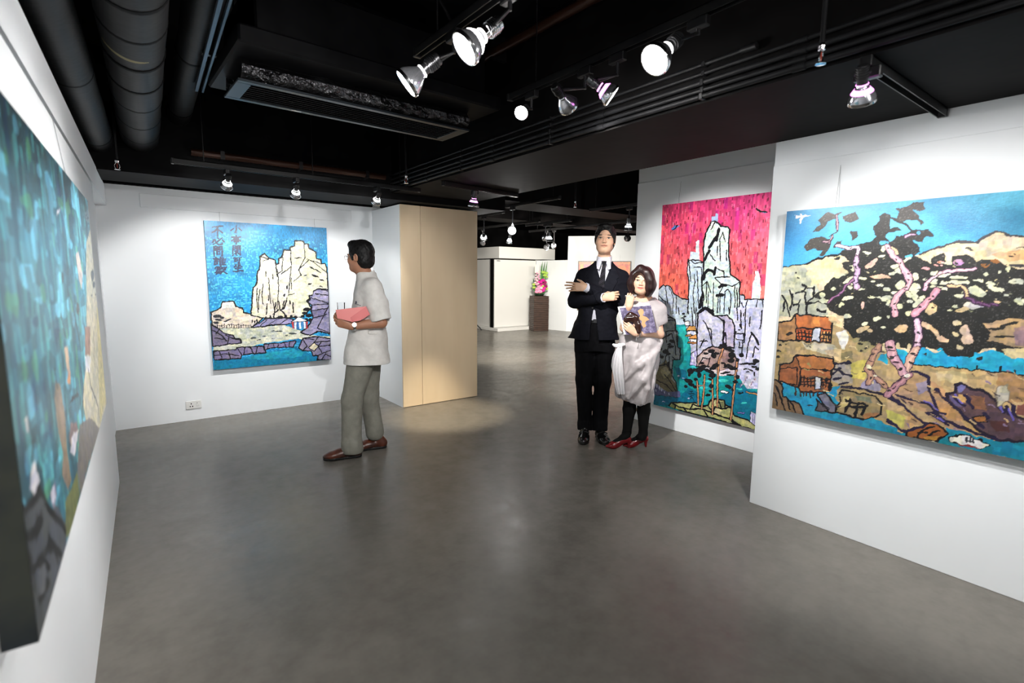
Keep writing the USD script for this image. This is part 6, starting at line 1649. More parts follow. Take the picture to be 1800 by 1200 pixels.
P 34 33 31 0 628 218 627 214 623 211 617 208 612 208 609 211 610 215 615 219 620 221 625 221
P 244 236 230 0 698 312 696 305 690 299 682 297 676 301 672 308 674 316 680 321 688 323 695 319
P 60 30 50 0 623 426 620 424 613 421 603 420 595 420 592 422 595 425 602 427 612 428 620 428
P 60 30 50 0 638 399 635 396 626 394 615 392 606 392 603 394 606 397 615 399 626 401 635 401
P 60 30 50 0 649 372 646 369 639 366 629 365 621 365 618 367 621 370 628 372 638 374 646 374
P 60 30 50 0 729 478 725 476 717 475 707 476 698 478 695 481 699 483 707 483 717 482 726 480
P 60 30 50 0 659 280 654 273 650 270 649 272 650 278 655 285 660 291 665 294 666 293 664 287
P 60 30 50 0 637 236 632 230 628 227 626 228 628 234 633 241 638 248 643 251 644 249 642 244
P 60 30 50 0 720 415 718 414 711 415 703 417 697 420 695 423 698 424 704 423 712 421 718 418
L 60 30 60 31.04 555 441 530 382 510 317
L 176 136 116 23.04 555 441 530 382 510 317
L 204 157 134 7.04 557 441 532 383 512 317
P 34 33 31 0 537 399 536 396 532 394 527 393 523 394 521 397 522 400 526 402 531 403 535 401
P 34 33 31 0 524 360 522 358 517 358 513 361 510 364 509 368 512 370 516 369 520 367 524 363
L 60 30 60 31.04 510 317 550 274 598 240
L 176 136 116 23.04 510 317 550 274 598 240
L 204 157 134 7.04 512 317 552 275 600 240
P 34 33 31 0 541 288 539 286 535 286 530 288 527 291 526 294 528 296 532 297 537 295 541 292
P 34 33 31 0 597 250 595 247 592 244 587 243 583 243 581 246 582 249 586 252 591 253 595 253
L 60 30 60 31.04 510 317 531 283 519 244
L 176 136 116 23.04 510 317 531 283 519 244
L 204 157 134 7.04 512 317 533 284 521 244
P 34 33 31 0 529 309 527 307 523 306 518 308 515 311 514 314 516 316 520 317 525 315 529 312
P 34 33 31 0 535 278 534 274 531 270 527 267 522 266 520 268 520 271 523 275 528 278 532 279
P 230 224 190 0 530 330 528 322 522 317 514 315 507 319 504 325 505 333 512 339 520 340 527 337
P 230 224 190 0 557 288 556 284 552 281 547 280 543 282 541 285 542 289 546 292 551 293 555 291
P 120 90 90 0 542 398 540 397 534 397 526 399 521 402 519 404 521 406 528 405 535 403 541 400
P 120 90 90 0 533 359 531 358 524 359 517 361 511 363 509 366 512 367 518 366 526 364 531 362
P 120 90 90 0 553 418 551 417 545 417 537 419 532 422 530 424 532 426 538 425 546 423 551 420
P 244 248 250 0 74 1143 115 1141 154 1144 164 1139 127 1129 114 1100 107 1103 114 1127 84 1132
P 244 248 250 0 98 1155 106 1154 127 1135 114 1133'''
ART_D = '''P 196 192 168 0 1587 701 1887 784 2238 877 2357 345 1340 420 1431 555
P 206 190 180 0 1152 645 1251 654 1314 583 1235 526 1178 559
P 210 206 210 0 775 743 860 764 824 748 767 733
P 110 130 140 0 1633 822 1897 862 1913 806 1681 788
P 40 60 80 0 1849 819 1830 815 1787 809 1738 805 1702 804 1691 806 1708 810 1749 815 1798 819 1837 821
P 40 60 80 0 1902 797 1883 794 1840 790 1789 786 1751 784 1738 785 1755 788 1796 792 1847 796 1888 798
P 40 60 80 0 1775 827 1761 824 1731 820 1696 817 1669 816 1661 817 1673 820 1702 823 1738 826 1765 828
P 60 62 66 0 1824 574 1791 560 1741 552 1693 553 1665 561 1666 575 1696 588 1745 597 1795 597 1825 589
P 60 62 66 0 1837 533 1812 524 1769 519 1726 520 1699 527 1697 536 1721 545 1762 550 1806 549 1835 543
P 60 62 66 0 1645 475 1619 463 1583 457 1551 458 1535 467 1539 480 1563 492 1599 499 1632 498 1650 489
P 60 62 66 0 1853 475 1828 464 1794 458 1762 460 1746 468 1749 479 1772 489 1806 495 1839 494 1857 486
P 60 62 66 0 1091 469 1070 456 1040 450 1014 452 1000 461 1004 474 1025 487 1054 494 1081 493 1096 483
P 60 62 66 0 781 574 769 566 753 560 739 561 732 566 734 575 745 583 761 589 776 589 784 583
P 60 62 66 0 1714 417 1693 409 1658 405 1624 408 1603 415 1603 424 1623 432 1657 435 1692 433 1714 426
P 196 190 164 0 1384 501 2293 466 1875 -1 1481 -29 989 83 935 206 1173 304
P 206 194 130 0 1792 433 2067 388 1822 24 1441 6
P 120 116 112 0 803 163 1128 104 1416 -12 904 6 665 -2 667 81
P 146 128 108 0 450 351 520 320 541 242 514 160 536 92 469 85 405 143 450 179 414 238 413 313
P 150 116 100 0 1222 403 1413 386 1305 292 1129 315
P 210 210 214 0 1125 311 1336 284 1236 242 1097 264
P 130 104 100 0 619 208 743 186 755 149 606 132 570 182
P 214 212 216 0 618 177 762 156 636 119 566 148
P 198 170 140 0 646 391 716 398 714 317 672 300
P 220 150 90 0 670 329 720 324 696 296 641 310
P 120 128 80 0 407 79 655 68 654 10 447 -10 355 16
P 64 84 104 0 -59 415 -25 367 -20 233 -137 266
P 84 90 98 0 -13 220 145 202 205 144 307 111 380 34 353 -18 118 -5 -4 -4 -20 134
L 26 28 34 14 -13 220 145 202 205 144 376 28
L 26 28 34 14 -7 178 51 163 129 163
L 26 28 34 14 88 174 136 149 72 148
L 26 28 34 14 132 93 210 69 239 23
L 26 28 34 14 21 114 101 96 154 47
L 26 28 34 14 39 51 129 36
L 26 28 34 14 172 98 280 17
L 26 28 34 14 9 140 16 85
P 108 112 118 0 42 103 120 75 97 42 41 55
P 232 232 234 0 95 260 132 261 136 239 154 216 88 211 65 239
P 140 130 150 0 238 163 302 165 311 129 262 122
P 228 226 230 0 251 164 292 163 295 132 249 140
L 20 24 30 10 130 296 106 268
L 20 24 30 10 208 149 258 117
P 220 220 220 0 87 347 108 345 106 319 86 326
L 40 40 44 9 1184 261 1227 190 1412 84 1441 6
L 40 40 44 9 951 316 992 233 859 149
L 40 40 44 9 648 483 692 425
L 40 40 44 9 449 375 474 329
L 40 40 44 9 920 483 1008 374
L 40 40 44 9 648 257 845 242
L 40 40 44 9 1530 352 1444 232'''
# ------------------------------------------------------------------ paintings: picture faces as fine colour grids, painted shapes given in mm on the canvas
def lin(c): 
    c = np.asarray(c, float) / 255
    return np.where(c <= .04045, c / 12.92, ((c + .055) / 1.055) ** 2.4)
def h2(i, j, s=0):
    x = np.sin(i * 127.1 + j * 311.7 + s * 74.7) * 43758.5453
    return x - np.floor(x)
def noise2(x, y, s=0): return meshkit.noise(np.stack([x, y, np.full_like(x, s * 7.31)], -1))
def fbm2(x, y, s=0, o=3): return meshkit.fbm(np.stack([x, y, np.full_like(x, s * 7.31)], -1), o)
def paint(art, W, H, res, base, u0=0.0, rag=5.0, cell=(26, 18), gain=.88, lw=1.25):
    nx, ny = int(round(W / res)) + 1, int(round(H / res)) + 1
    X, Y = np.meshgrid(u0 + np.linspace(0, W, nx), np.linspace(0, H, ny)); x, y = X.ravel(), Y.ravel()
    col = np.asarray(base(x, y), float)
    jx = x + rag * (noise2(x / 22, y / 22, 1) - .5) * 2 + rag * .5 * (noise2(x / 8, y / 8, 2) - .5); jy = y + rag * (noise2(x / 22, y / 22, 3) - .5) * 2 + rag * .5 * (noise2(x / 8, y / 8, 4) - .5)
    hx = jx * .9 + 9 * noise2(x / 40, y / 40, 5); hy = jy + 9 * noise2(x / 40, y / 40, 6)
    mos = h2(np.floor(hx / cell[0]), np.floor(hy / cell[1])) - .5
    blot = fbm2(x / 70, y / 55, 8) - .5; fine = noise2(x / 9, y / 14, 9) - .5
    tint = np.stack([mos * .22 + blot * .34 + fine * .16, mos * .18 + blot * .30 + fine * .16, mos * .12 + blot * .36 + fine * .14 + (h2(np.floor(hx / 31), np.floor(hy / 23), 3) - .5) * .12], -1)
    for k, line in enumerate(art.strip().split('\n')):
        w = line.split(); pts = np.array(w[5:], float).reshape(-1, 2)
        if w[0] == 'P':
            if len(pts) < 3: continue
            g = Polygon(pts).buffer(0)
        else:
            wd = float(w[4]) * lw; g = LineString(pts).buffer(wd / 2, quad_segs=3)
        if g.is_empty: continue
        a, b, c, d = g.bounds; pad = rag * 2
        m = np.nonzero((x >= a - pad) & (x <= c + pad) & (y >= b - pad) & (y <= d + pad))[0]
        if not len(m): continue
        shapely.prepare(g); m = m[shapely.contains_xy(g, jx[m], jy[m])]
        cc = np.array([float(v) for v in w[1:4]])
        dark = cc.max() < 70
        col[m] = cc * (1 + tint[m] * (.5 if dark else (1.0 if w[0] == 'P' else .5))) + (noise2(x[m] / 5, y[m] / 5, 12)[:, None] > .74) * (38 if dark and w[0] == 'P' else 0)
    return nx, ny, x, y, lin(np.clip(col, 0, 255)) * gain
def canvas(name, label, art, W, H, res, base, org, du, nrm, depth, side_col, u0=0.0, wires=(), wire_top=2.1, back=None, cat_='painting', **kw):
    """org: lower left corner of the front face; du: unit vector along the picture; nrm: out of the wall"""
    org, du, nrm = np.array(org, float), np.array(du, float), np.array(nrm, float); up = np.array([0, 0, 1.0])
    t = thing(name, label, cat_, org)
    nx, ny, x, y, c = paint(art, W, H, res, base, u0, **kw)
    P = ((x - u0) / 1000)[:, None] * du + (y / 1000)[:, None] * up
    i, j = np.meshgrid(np.arange(nx - 1), np.arange(ny - 1)); a = (j * nx + i).ravel()
    f = np.vstack([np.c_[a, a + 1, a + nx + 1], np.c_[a, a + nx + 1, a + nx]])
    if np.dot(np.cross(du, up), nrm) < 0: f = f[:, ::-1]
    obj('picture', trimesh.Trimesh(P, f, process=False), 'paint_film', t, smooth=False, colors=c)
    w, h = W / 1000, H / 1000
    box8 = [p + q * w * du + r * h * up for p in (-nrm * .0006, -nrm * depth) for q in (0, 1) for r in (0, 1)]
    m = hull(box8); tri = m.triangles; mid = tri.mean(1)
    m = trimesh.Trimesh(tri.reshape(-1, 3), np.arange(len(tri) * 3).reshape(-1, 3), process=False)
    obj('stretcher', m, side_col, t)
    for q in wires:
        p0 = du * q * w + up * (h - .01) - nrm * (depth * .6); p1 = np.array([*(du * q * w - nrm * (depth + .012))[:2], wire_top - org[2]])
        obj('hanging_wire', cyl(p0, p1, .0013, 6), 'wire', t)
    return t
colmat('paint_film', rough=.34, spec=.5, bump=.35, bscale=160, dist=.0015)
noisemat('edge_blue', srgb(60, 120, 160), srgb(110, 165, 190), 30, rough=.5)
noisemat('edge_red', srgb(150, 60, 60), srgb(190, 105, 85), 30, rough=.5)
noisemat('edge_dark', (.012, .02, .025), (.05, .055, .04), 8, rough=.4)
noisemat('edge_grey', srgb(70, 75, 78), srgb(105, 105, 100), 12, rough=.5)

def baseA(x, y):
    v = y / 1456
    c = np.array([30, 140, 205.]) + np.stack([v * 0, v * 6, v * 0], -1)
    n1 = h2(np.floor((x + 6 * noise2(x / 30, y / 30)) / 9), np.floor(y / 20)); n2 = h2(np.floor(x / 20), np.floor((y + 5 * noise2(x / 30, y / 30, 2)) / 9), 5); b = fbm2(x / 160, y / 120, 3)
    k = ((n1 > .80 - .25 * (b - .4)) | (n2 > .90 - .3 * (b - .4)))[:, None] & ((y < 1330 + 200 * (b - .5))[:, None])
    c = c * (1 + (n1 - .5)[:, None] * .22 + (b - .5)[:, None] * .5)
    return np.where(k, np.array([74, 180, 218.]) * (1 + (n2 - .5)[:, None] * .25), c)
def baseB(x, y):
    v = np.clip(y / 1893, 0, 1)[:, None]; u = np.clip(x / 1010, 0, 1)[:, None]; b = fbm2(x / 140, y / 220, 3)[:, None]
    t = np.clip((v - .60) / .42 + (b - .5) * .5, 0, 1)
    c = np.array([240, 110, 92.]) * (1 - t) + np.array([214, 58, 118.]) * t
    c = c + (u - .5) * np.array([6, 6, 26.])
    cw = np.floor(x / 17); n1 = h2(cw, np.floor((y + 40 * h2(cw, 0 * cw)) / 44)); n2 = h2(np.floor(x / 36), np.floor(y / 90), 8); n3 = h2(np.floor(x / 9), np.floor((y + 30 * h2(np.floor(x / 9), 0 * x, 4)) / 26), 2)
    c = c * (1 + (n1 - .5)[:, None] * .26 + (n2 - .5)[:, None] * .22)
    c = np.where((n2 > .9)[:, None], c * np.array([.82, .62, .95]), c); c = np.where((n3 > .955)[:, None], c * .5 + np.array([30, 0, 10]), c)
    return np.where((n3 < .06)[:, None], c * .7 + np.array([76, 60, 60]), c)
def baseC(x, y):
    b = fbm2(x / 200, y / 150, 3)[:, None]; f = (noise2(x / 12, y / 3, 4) + noise2(x / 3, y / 12, 5) - 1)[:, None]; u = np.clip(x / 1100, 0, 1)[:, None]
    c = np.array([66, 156, 212.]) * (1 - u) + np.array([88, 186, 222.]) * u
    return c * (1 + f * .14 + (b - .5) * .4) + (b - .55) * np.array([60, 50, 20])
def baseD(x, y):
    v = np.clip(y / 890, 0, 1)[:, None]
    s1 = fbm2(x / 40, y / 190, 3)[:, None]; s2 = noise2(x / 22, y / 90, 4)[:, None]; s3 = fbm2(x / 120, y / 260, 6)[:, None]
    c = np.array([26, 84, 108.]) * (1 - s1) + np.array([92, 160, 172.]) * s1
    c = c * (.5 + .85 * s3) * (1.1 - .62 * np.clip((v - .7) / .3, 0, 1))
    c = np.where((s2 > .70), c * .5 + np.array([50, 100, 98.]), c); c = np.where((s2 < .22), c * .55 + np.array([8, 26, 50.]), c)
    g = noise2(x / 60, y / 60, 9)[:, None]; p1 = noise2(x / 75, y / 45, 14)[:, None]; p2 = h2(np.floor(x / 60 + 2 * noise2(x / 90, y / 90, 2)), np.floor(y / 34 + 2 * noise2(x / 80, y / 80, 5)))[:, None]
    c = np.where(p1 > .66, c * .45 + np.array([66, 112, 128.]), c); c = c * (.8 + .4 * p2); c = np.where((p1 < .2), c * .6 + np.array([4, 14, 30.]), c)
    return np.where((g > .78), c * .7 + np.array([34, 64, 30.]), c)
canvas('painting', 'blue painting of cream mountain peaks with a two column inscription, on the back wall', ART_A, 1157, 1456, 4, baseA, (.668, 5.780, .489), (1, 0, 0), (0, -1, 0), .042, 'edge_blue', wires=(.12, .9), wire_top=2.155)
canvas('painting', 'tall painting of pale peaks under a red sky, behind the woman', ART_B, 1010, 1893, 3.5, baseB, (4.05, 3.045, .216), (0, -1, 0), (-1, 0, 0), .044, 'edge_red', gain=.95, lw=1.3, wires=(.15, .98), wire_top=2.352)
canvas('painting', 'wide painting of a dark pine tree and brown huts on the right wall', ART_C, 1880, 1172, 3.1, baseC, (3.112, 1.468, .662), (0, -1, 0), (-1, 0, 0), .044, 'edge_grey', gain=.62, u0=32, rag=7, lw=1.05, wires=(.13, .8), wire_top=2.11)
D0 = np.array([-.146, 1.055]); Dd = np.array([.052, 1.805]); Dd /= np.linalg.norm(Dd)
canvas('painting', 'blurred teal and grey painting close by on the left wall', ART_D, 1850, 890, 5, baseD, (D0[0], D0[1], .86), (Dd[0], Dd[1], 0), (Dd[1], -Dd[0], 0), .044, 'edge_dark', wires=(.2, .8), wire_top=2.01)
def baseE(x, y):
    b = fbm2(x / 130, y / 100, 3)[:, None]; n = h2(np.floor(x / 40), np.floor(y / 60))[:, None]; t = np.clip((b - .35) * 3, 0, 1)
    c = np.array([214, 66, 46.]) * (1 - t) + np.array([240, 138, 66.]) * t
    return c * (1 + (n - .5) * .25)
circ = lambda cx, cy, r: ' '.join(f'{cx + r * math.cos(a):.0f} {cy + r * math.sin(a):.0f}' for a in np.linspace(0, 6.28, 15)[:-1])
ART_E = f"P 246 120 20 0 {circ(1090, 1010, 125)}\nP 186 60 96 0 120 1160 520 1160 480 960 150 930\nP 245 150 40 0 30 1160 110 1160 110 960 30 980\nP 246 226 140 0 760 620 1000 820 1010 700 900 560\nP 250 240 210 0 960 680 1180 560 1180 500 960 600\nP 120 60 40 0 0 0 1290 0 1290 130 0 180\nP 240 200 110 0 900 300 1100 420 1180 300 1000 240"
EO = pw(.30)
tE = canvas('painting', 'orange red abstract painting in a thin black frame behind the tall man', ART_E, 1290, 1230, 12, baseE, (*(np.array(EO) - PN * .045), .585), (*PD, 0), (*(-PN), 0), .044, 'edge_dark', wires=(.2, .8), wire_top=2.10)
P3 = np.array([*PD, 0]); N3 = np.array([*(-PN), 0]); U3 = np.array([0, 0, 1.0])
def bar(a0, a1, z0, z1):
    return hull([P3 * a + U3 * z + N3 * n for a in (a0, a1) for z in (z0, z1) for n in (-.044, .008)])
obj('frame', [bar(-.02, -.0005, -.02, 1.25), bar(1.2905, 1.31, -.02, 1.25), bar(0, 1.29, 1.2305, 1.25), bar(0, 1.29, -.02, -.0005)], 'black_metal', tE)

# ------------------------------------------------------------------ plinth with flowers in the far corner
noisemat('dark_wood', srgb(48, 34, 28), srgb(74, 54, 44), 6, rough=.5, bump=.3, bscale=40, stretch=(1, 1, 8))
PX, PY, PRZ = 8.80, 10.42, math.radians(-22)
t = thing('plinth', 'dark brown slatted plinth under the flower arrangement', 'plinth', (PX, PY, 0), PRZ)
obj('core', bx(-.19, .19, -.19, .19, 0, .90), 'dark_wood', t)
for k in range(18):
    dx = .004 * (h2(k, 3.) - .5)
    obj('slat', bx(-.205 + dx, .205 + dx, -.205, .205, .004 + k * .05, .05 + k * .05, .004), 'dark_wood', t)
obj('top', bx(-.208, .208, -.208, .208, .903, .92, .003), 'dark_wood', t)
t = thing('flower_arrangement', 'tall arrangement of magenta and pink flowers with green leaves and a pale card', 'flowers', (PX, PY, .921), PRZ)
mat('bowl_green', srgb(30, 50, 34), .2); mat('leaf', srgb(50, 110, 52), .4); mat('leaf_pale', srgb(108, 168, 92), .4); mat('leaf_dark', srgb(22, 52, 30), .4)
mat('magenta_petal', srgb(212, 32, 150), .5); mat('pink_petal', srgb(244, 160, 190), .5); mat('pale_pink_petal', srgb(246, 200, 208), .5); mat('lime_petal', srgb(172, 206, 90), .5); mat('crimson_petal', srgb(150, 20, 90), .5); mat('card', srgb(250, 236, 208), .6)
obj('bowl', lathe([(0, 0), (.10, 0), (.14, .03), (.15, .07), (.142, .07), (.13, .035), (0, .02)], n=24), 'bowl_green', t)
obj('bowl_rim', lathe([(.147, .066), (.153, .07), (.147, .076), (.140, .07)], n=24), 'leaf_pale', t, 'pale rim of the bowl')
def bloom(p, r, m, seed):
    s = trimesh.creation.icosphere(2, 1.0); v = s.vertices
    q = 1 + .35 * (meshkit.noise(v * 3.1 + seed * 5.3) - .5) + .18 * np.sin(9 * np.arctan2(v[:, 1], v[:, 0]) + seed) * (1 - abs(v[:, 2]))
    s.vertices = v * q[:, None] * [r, r, r * .8] + np.array(p); obj('bloom', s, m, t, smooth=False)
rg = random.Random(5)
FL = [((-.02, -.12, .36), .055, 'magenta_petal'), ((.06, -.11, .41), .055, 'magenta_petal'), ((.02, -.13, .28), .05, 'magenta_petal'), ((.10, -.10, .31), .05, 'crimson_petal'), ((.15, -.08, .25), .05, 'crimson_petal'), ((.14, -.05, .36), .045, 'crimson_petal'), ((.08, -.14, .20), .055, 'magenta_petal'), ((.05, -.15, .14), .05, 'magenta_petal'),
      ((-.09, -.14, .18), .06, 'pink_petal'), ((-.03, -.16, .12), .06, 'pink_petal'), ((-.11, -.12, .11), .05, 'pink_petal'), ((.0, -.16, .21), .045, 'pale_pink_petal'), ((-.06, -.15, .25), .04, 'pink_petal'),
      ((-.17, -.05, .30), .042, 'lime_petal'), ((-.17, -.06, .22), .042, 'lime_petal'), ((.04, -.17, .26), .035, 'lime_petal'), ((.17, -.08, .19), .042, 'lime_petal'), ((.12, -.10, .54), .05, 'lime_petal'), ((.17, -.06, .60), .045, 'lime_petal'), ((.08, -.09, .62), .05, 'lime_petal'), ((.18, -.05, .50), .04, 'lime_petal'), ((.19, .0, .35), .04, 'pale_pink_petal')]
for k, (p, r, m) in enumerate(FL): bloom(p, r, m, k)
for k in range(15):                                    # tall pale pink spikes
    a = k / 14; bloom((-.10 + .05 * math.sin(k * 2.4) + .02 * a, -.10 + .02 * math.cos(k * 2.4), .30 + .34 * a), .034 - .010 * a, 'pale_pink_petal' if k % 3 else 'pink_petal', 40 + k)
def blade(p0, p1, w, m, bend=.03):
    p0, p1 = np.array(p0, float), np.array(p1, float); n = 7; L = []
    for k in range(n):
        a = k / (n - 1); c = p0 + (p1 - p0) * a + np.array([bend * a * a, 0, 0]); ww = w * (math.sin(math.pi * (.12 + .86 * a)) ** .6)
        L += [c + [-ww, .004, 0], c + [0, -.006, 0], c + [ww, .004, 0], c + [0, .010, 0]]
    f = []
    for k in range(n - 1):
        for j in range(4):
            a, b = 4 * k + j, 4 * k + (j + 1) % 4; f += [[a, b, b + 4], [a, b + 4, a + 4]]
    obj('leaf', trimesh.Trimesh(np.array(L), f, process=False), m, t)
for k in range(9): blade((.03 + .015 * k, -.03 + .02 * (k % 3), .3), (.02 + .022 * k, -.02 + .03 * (k % 3), .80 + .05 * (k % 3)), .014, ['leaf_pale', 'leaf'][k % 2])
for k in range(14):
    a = k * 2 * math.pi / 14; blade((.08 * math.cos(a), .08 * math.sin(a), .05), (.19 * math.cos(a), .17 * math.sin(a), .06 + .07 * (k % 4)), .035, ['leaf_dark', 'leaf'][k % 2])
for k in range(8): blade((.02 * k - .07, .02, .1), (.05 * k - .18, .06, .45 + .03 * (k % 3)), .03, 'leaf_dark')
obj('stem', [cyl((-.02, .02, .05), (-.09, -.05, .66), .005, 6)], 'leaf', t); obj('card', bx(-.155, -.035, -.075, -.068, .60, .815, .002), 'card', t, 'pale message card')
# ------------------------------------------------------------------ people: signed distance fields, meshed by surface nets
class SDF:
    def __init__(s, lo, hi, h):
        s.lo, s.h = np.array(lo, float), h
        s.n = np.ceil((np.array(hi, float) - s.lo) / h).astype(int) + 1
        s.d = np.full(s.n, .5, np.float32); s.T = (np.eye(3), np.zeros(3)); s.ax = [s.lo[i] + h * np.arange(s.n[i]) for i in range(3)]
    def like(s):
        o = SDF(s.lo, s.lo + s.h, s.h); o.n, o.ax = s.n, s.ax; o.d = np.full(s.n, .5, np.float32); return o
    def frame(s, R=None, t=(0, 0, 0)): s.T = (np.eye(3) if R is None else np.array(R, float), np.array(t, float)); return s
    def w(s, p): return s.T[0] @ np.asarray(p, float) + s.T[1]
    def sub(s, a, b, pad):
        i0 = np.clip(np.floor((np.asarray(a) - pad - s.lo) / s.h).astype(int), 0, s.n); i1 = np.clip(np.ceil((np.asarray(b) + pad - s.lo) / s.h).astype(int) + 1, 0, s.n)
        sl = tuple(slice(x, y) for x, y in zip(i0, i1)); return sl, [s.ax[k][sl[k]].astype(np.float32) for k in range(3)]
    def put(s, sl, e, k, op='u'):
        d = s.d[sl]
        if op == 'u':
            if k <= 0: s.d[sl] = np.minimum(d, e)
            else:
                q = np.maximum(k - np.abs(d - e), 0) / k; s.d[sl] = np.minimum(d, e) - q * q * k * .25
        else:
            e = -e; q = np.maximum(k - np.abs(d - e), 0) / max(k, 1e-6); s.d[sl] = np.maximum(d, e) + q * q * k * .25
    def seg(s, p, q, r0, r1=None, k=.01, op='u', flat=None):
        """round cone; flat=(direction, factor) squashes it along a direction"""
        r1 = r0 if r1 is None else r1; p, q = s.w(p), s.w(q); R = max(r0, r1)
        sl, (x, y, z) = s.sub(np.minimum(p, q) - R, np.maximum(p, q) + R, k + 2 * s.h)
        if 0 in s.d[sl].shape: return
        v = q - p; L = max(float(v @ v), 1e-9)
        X, Y, Z = x[:, None, None] - p[0], y[None, :, None] - p[1], z[None, None, :] - p[2]
        t = np.clip((X * v[0] + Y * v[1] + Z * v[2]) / L, 0, 1); a, b, c = X - t * v[0], Y - t * v[1], Z - t * v[2]
        f = 1.0
        if flat is not None:
            n = s.T[0] @ np.asarray(flat[0], float); n = n / np.linalg.norm(n); f = flat[1]; m = (a * n[0] + b * n[1] + c * n[2]) * (1 / f - 1); a, b, c = a + m * n[0], b + m * n[1], c + m * n[2]
        e = (np.sqrt(a * a + b * b + c * c) - (r0 + (r1 - r0) * t)) * (f if f < 1 else 1.0); s.put(sl, e.astype(np.float32), k, op)
    def chain(s, pts, rs, k=.01, **kw):
        for i in range(len(pts) - 1): s.seg(pts[i], pts[i + 1], rs[i], rs[i + 1], k, **kw)
    def ell(s, c, r, k=.01, op='u', R=None):
        c = s.w(c); r = np.asarray(r, float); A = s.T[0] @ (np.eye(3) if R is None else np.asarray(R)); m = r.max()
        sl, (x, y, z) = s.sub(c - m, c + m, k + 2 * s.h)
        if 0 in s.d[sl].shape: return
        X, Y, Z = x[:, None, None] - c[0], y[None, :, None] - c[1], z[None, None, :] - c[2]
        g = 0; g2 = 0
        for i in range(3):
            u = (X * A[0, i] + Y * A[1, i] + Z * A[2, i]) / r[i]; g = g + u * u; g2 = g2 + (u / r[i]) ** 2
        k0 = np.sqrt(g); e = k0 * (k0 - 1) / np.maximum(np.sqrt(g2), 1e-6)
        s.put(sl, np.where(k0 < 1e-3, -r.min(), e).astype(np.float32), k, op)
    def loft(s, sec, k=.01, op='u', pw=2.2, wob=None):
        """sec: rows (z, cx, cy, a, b[, yaw]) stacked upwards; world axes only. wob(x, y, z, ang) adds to the surface"""
        from scipy.interpolate import PchipInterpolator
        S = np.array([list(r) + [0] * (6 - len(r)) for r in sec], float); S = S[np.argsort(S[:, 0])]
        z0, z1 = S[0, 0], S[-1, 0]; ext = max(S[:, 3].max(), S[:, 4].max()) * 1.1
        lo = [S[:, 1].min() - ext, S[:, 2].min() - ext, z0]; hi = [S[:, 1].max() + ext, S[:, 2].max() + ext, z1]
        sl, (x, y, z) = s.sub(lo, hi, k + 2 * s.h)
        P = PchipInterpolator(S[:, 0], S[:, 1:])(np.clip(z, z0, z1)).astype(np.float32)
        X, Y = x[:, None, None] - P[None, None, :, 0], y[None, :, None] - P[None, None, :, 1]
        c, sn = np.cos(P[:, 4]), np.sin(P[:, 4]); U = (X * c + Y * sn) / P[:, 2]; V = (-X * sn + Y * c) / P[:, 3]
        e = ((np.abs(U) ** pw + np.abs(V) ** pw + 1e-9) ** (1 / pw) - 1) * np.minimum(P[:, 2], P[:, 3])
        if wob is not None: e = e - wob(x[:, None, None], y[None, :, None], z[None, None, :], np.arctan2(V, U))
        e = np.maximum(e, np.maximum(z0 - z, z - z1)[None, None, :]); s.put(sl, e.astype(np.float32), k, op)
    def grid(s): return np.meshgrid(*s.ax, indexing='ij', sparse=True)
    def noise(s, amp, scale, seed=0, where=None):
        near = np.nonzero(np.abs(s.d) < .03); p = np.stack([s.ax[i][near[i]] for i in range(3)], -1)
        v = (meshkit.fbm(p * np.asarray(scale), 3, seed) - .5) * 2 * amp
        if where is not None: v = v * where(p)
        s.d[near] += v.astype(np.float32)
    def mesh(s, d=None, smooth=4, target=None):
        d = s.d if d is None else d; ins = d < 0; nx, ny, nz = d.shape
        cnt = sum(ins[a:nx - 1 + a, b:ny - 1 + b, c:nz - 1 + c].astype(np.int8) for a in (0, 1) for b in (0, 1) for c in (0, 1))
        act = (cnt > 0) & (cnt < 8); idx = np.full(act.shape, -1, np.int32); cell = np.argwhere(act); idx[act] = np.arange(len(cell))
        acc = np.zeros((len(cell), 3)); num = np.zeros(len(cell)); cor = {o: d[cell[:, 0] + o[0], cell[:, 1] + o[1], cell[:, 2] + o[2]].astype(float) for o in np.ndindex(2, 2, 2)}
        for o in np.ndindex(2, 2, 2):
            for ax in range(3):
                if o[ax]: continue
                q = list(o); q[ax] = 1; a, b = cor[o], cor[tuple(q)]; m = (a < 0) != (b < 0); t = np.where(m, a / np.where(m, a - b, 1), 0)
                pt = np.tile(np.array(o, float), (len(cell), 1)); pt[:, ax] = t; acc[m] += pt[m]; num[m] += 1
        V = s.lo + (cell + acc / num[:, None]) * s.h; F = []
        for ax in range(3):
            u, v = [(1, 2), (2, 0), (0, 1)][ax]; n = list(d.shape); sa = [slice(None)] * 3; sb = [slice(None)] * 3; sa[ax] = slice(0, n[ax] - 1); sb[ax] = slice(1, n[ax])
            A, B = ins[tuple(sa)], ins[tuple(sb)]; ed = np.argwhere(A != B); ed = ed[(ed[:, u] > 0) & (ed[:, v] > 0) & (ed[:, u] < n[u] - 1) & (ed[:, v] < n[v] - 1)]
            fl = A[tuple(ed.T)]; Q = []
            for du, dv in ((1, 1), (0, 1), (0, 0), (1, 0)):
                e2 = ed.copy(); e2[:, u] -= du; e2[:, v] -= dv; Q.append(idx[tuple(e2.T)])
            Q = np.stack(Q, 1); Q[~fl] = Q[~fl][:, ::-1]; F.append(Q)
        Q = np.vstack(F); Q = Q[(Q >= 0).all(1)]
        F = np.vstack([Q[:, [0, 1, 2]], Q[:, [0, 2, 3]]])
        from scipy.sparse import coo_matrix
        e = np.vstack([Q[:, [0, 1]], Q[:, [1, 2]], Q[:, [2, 3]], Q[:, [3, 0]]]); e = np.vstack([e, e[:, ::-1]])
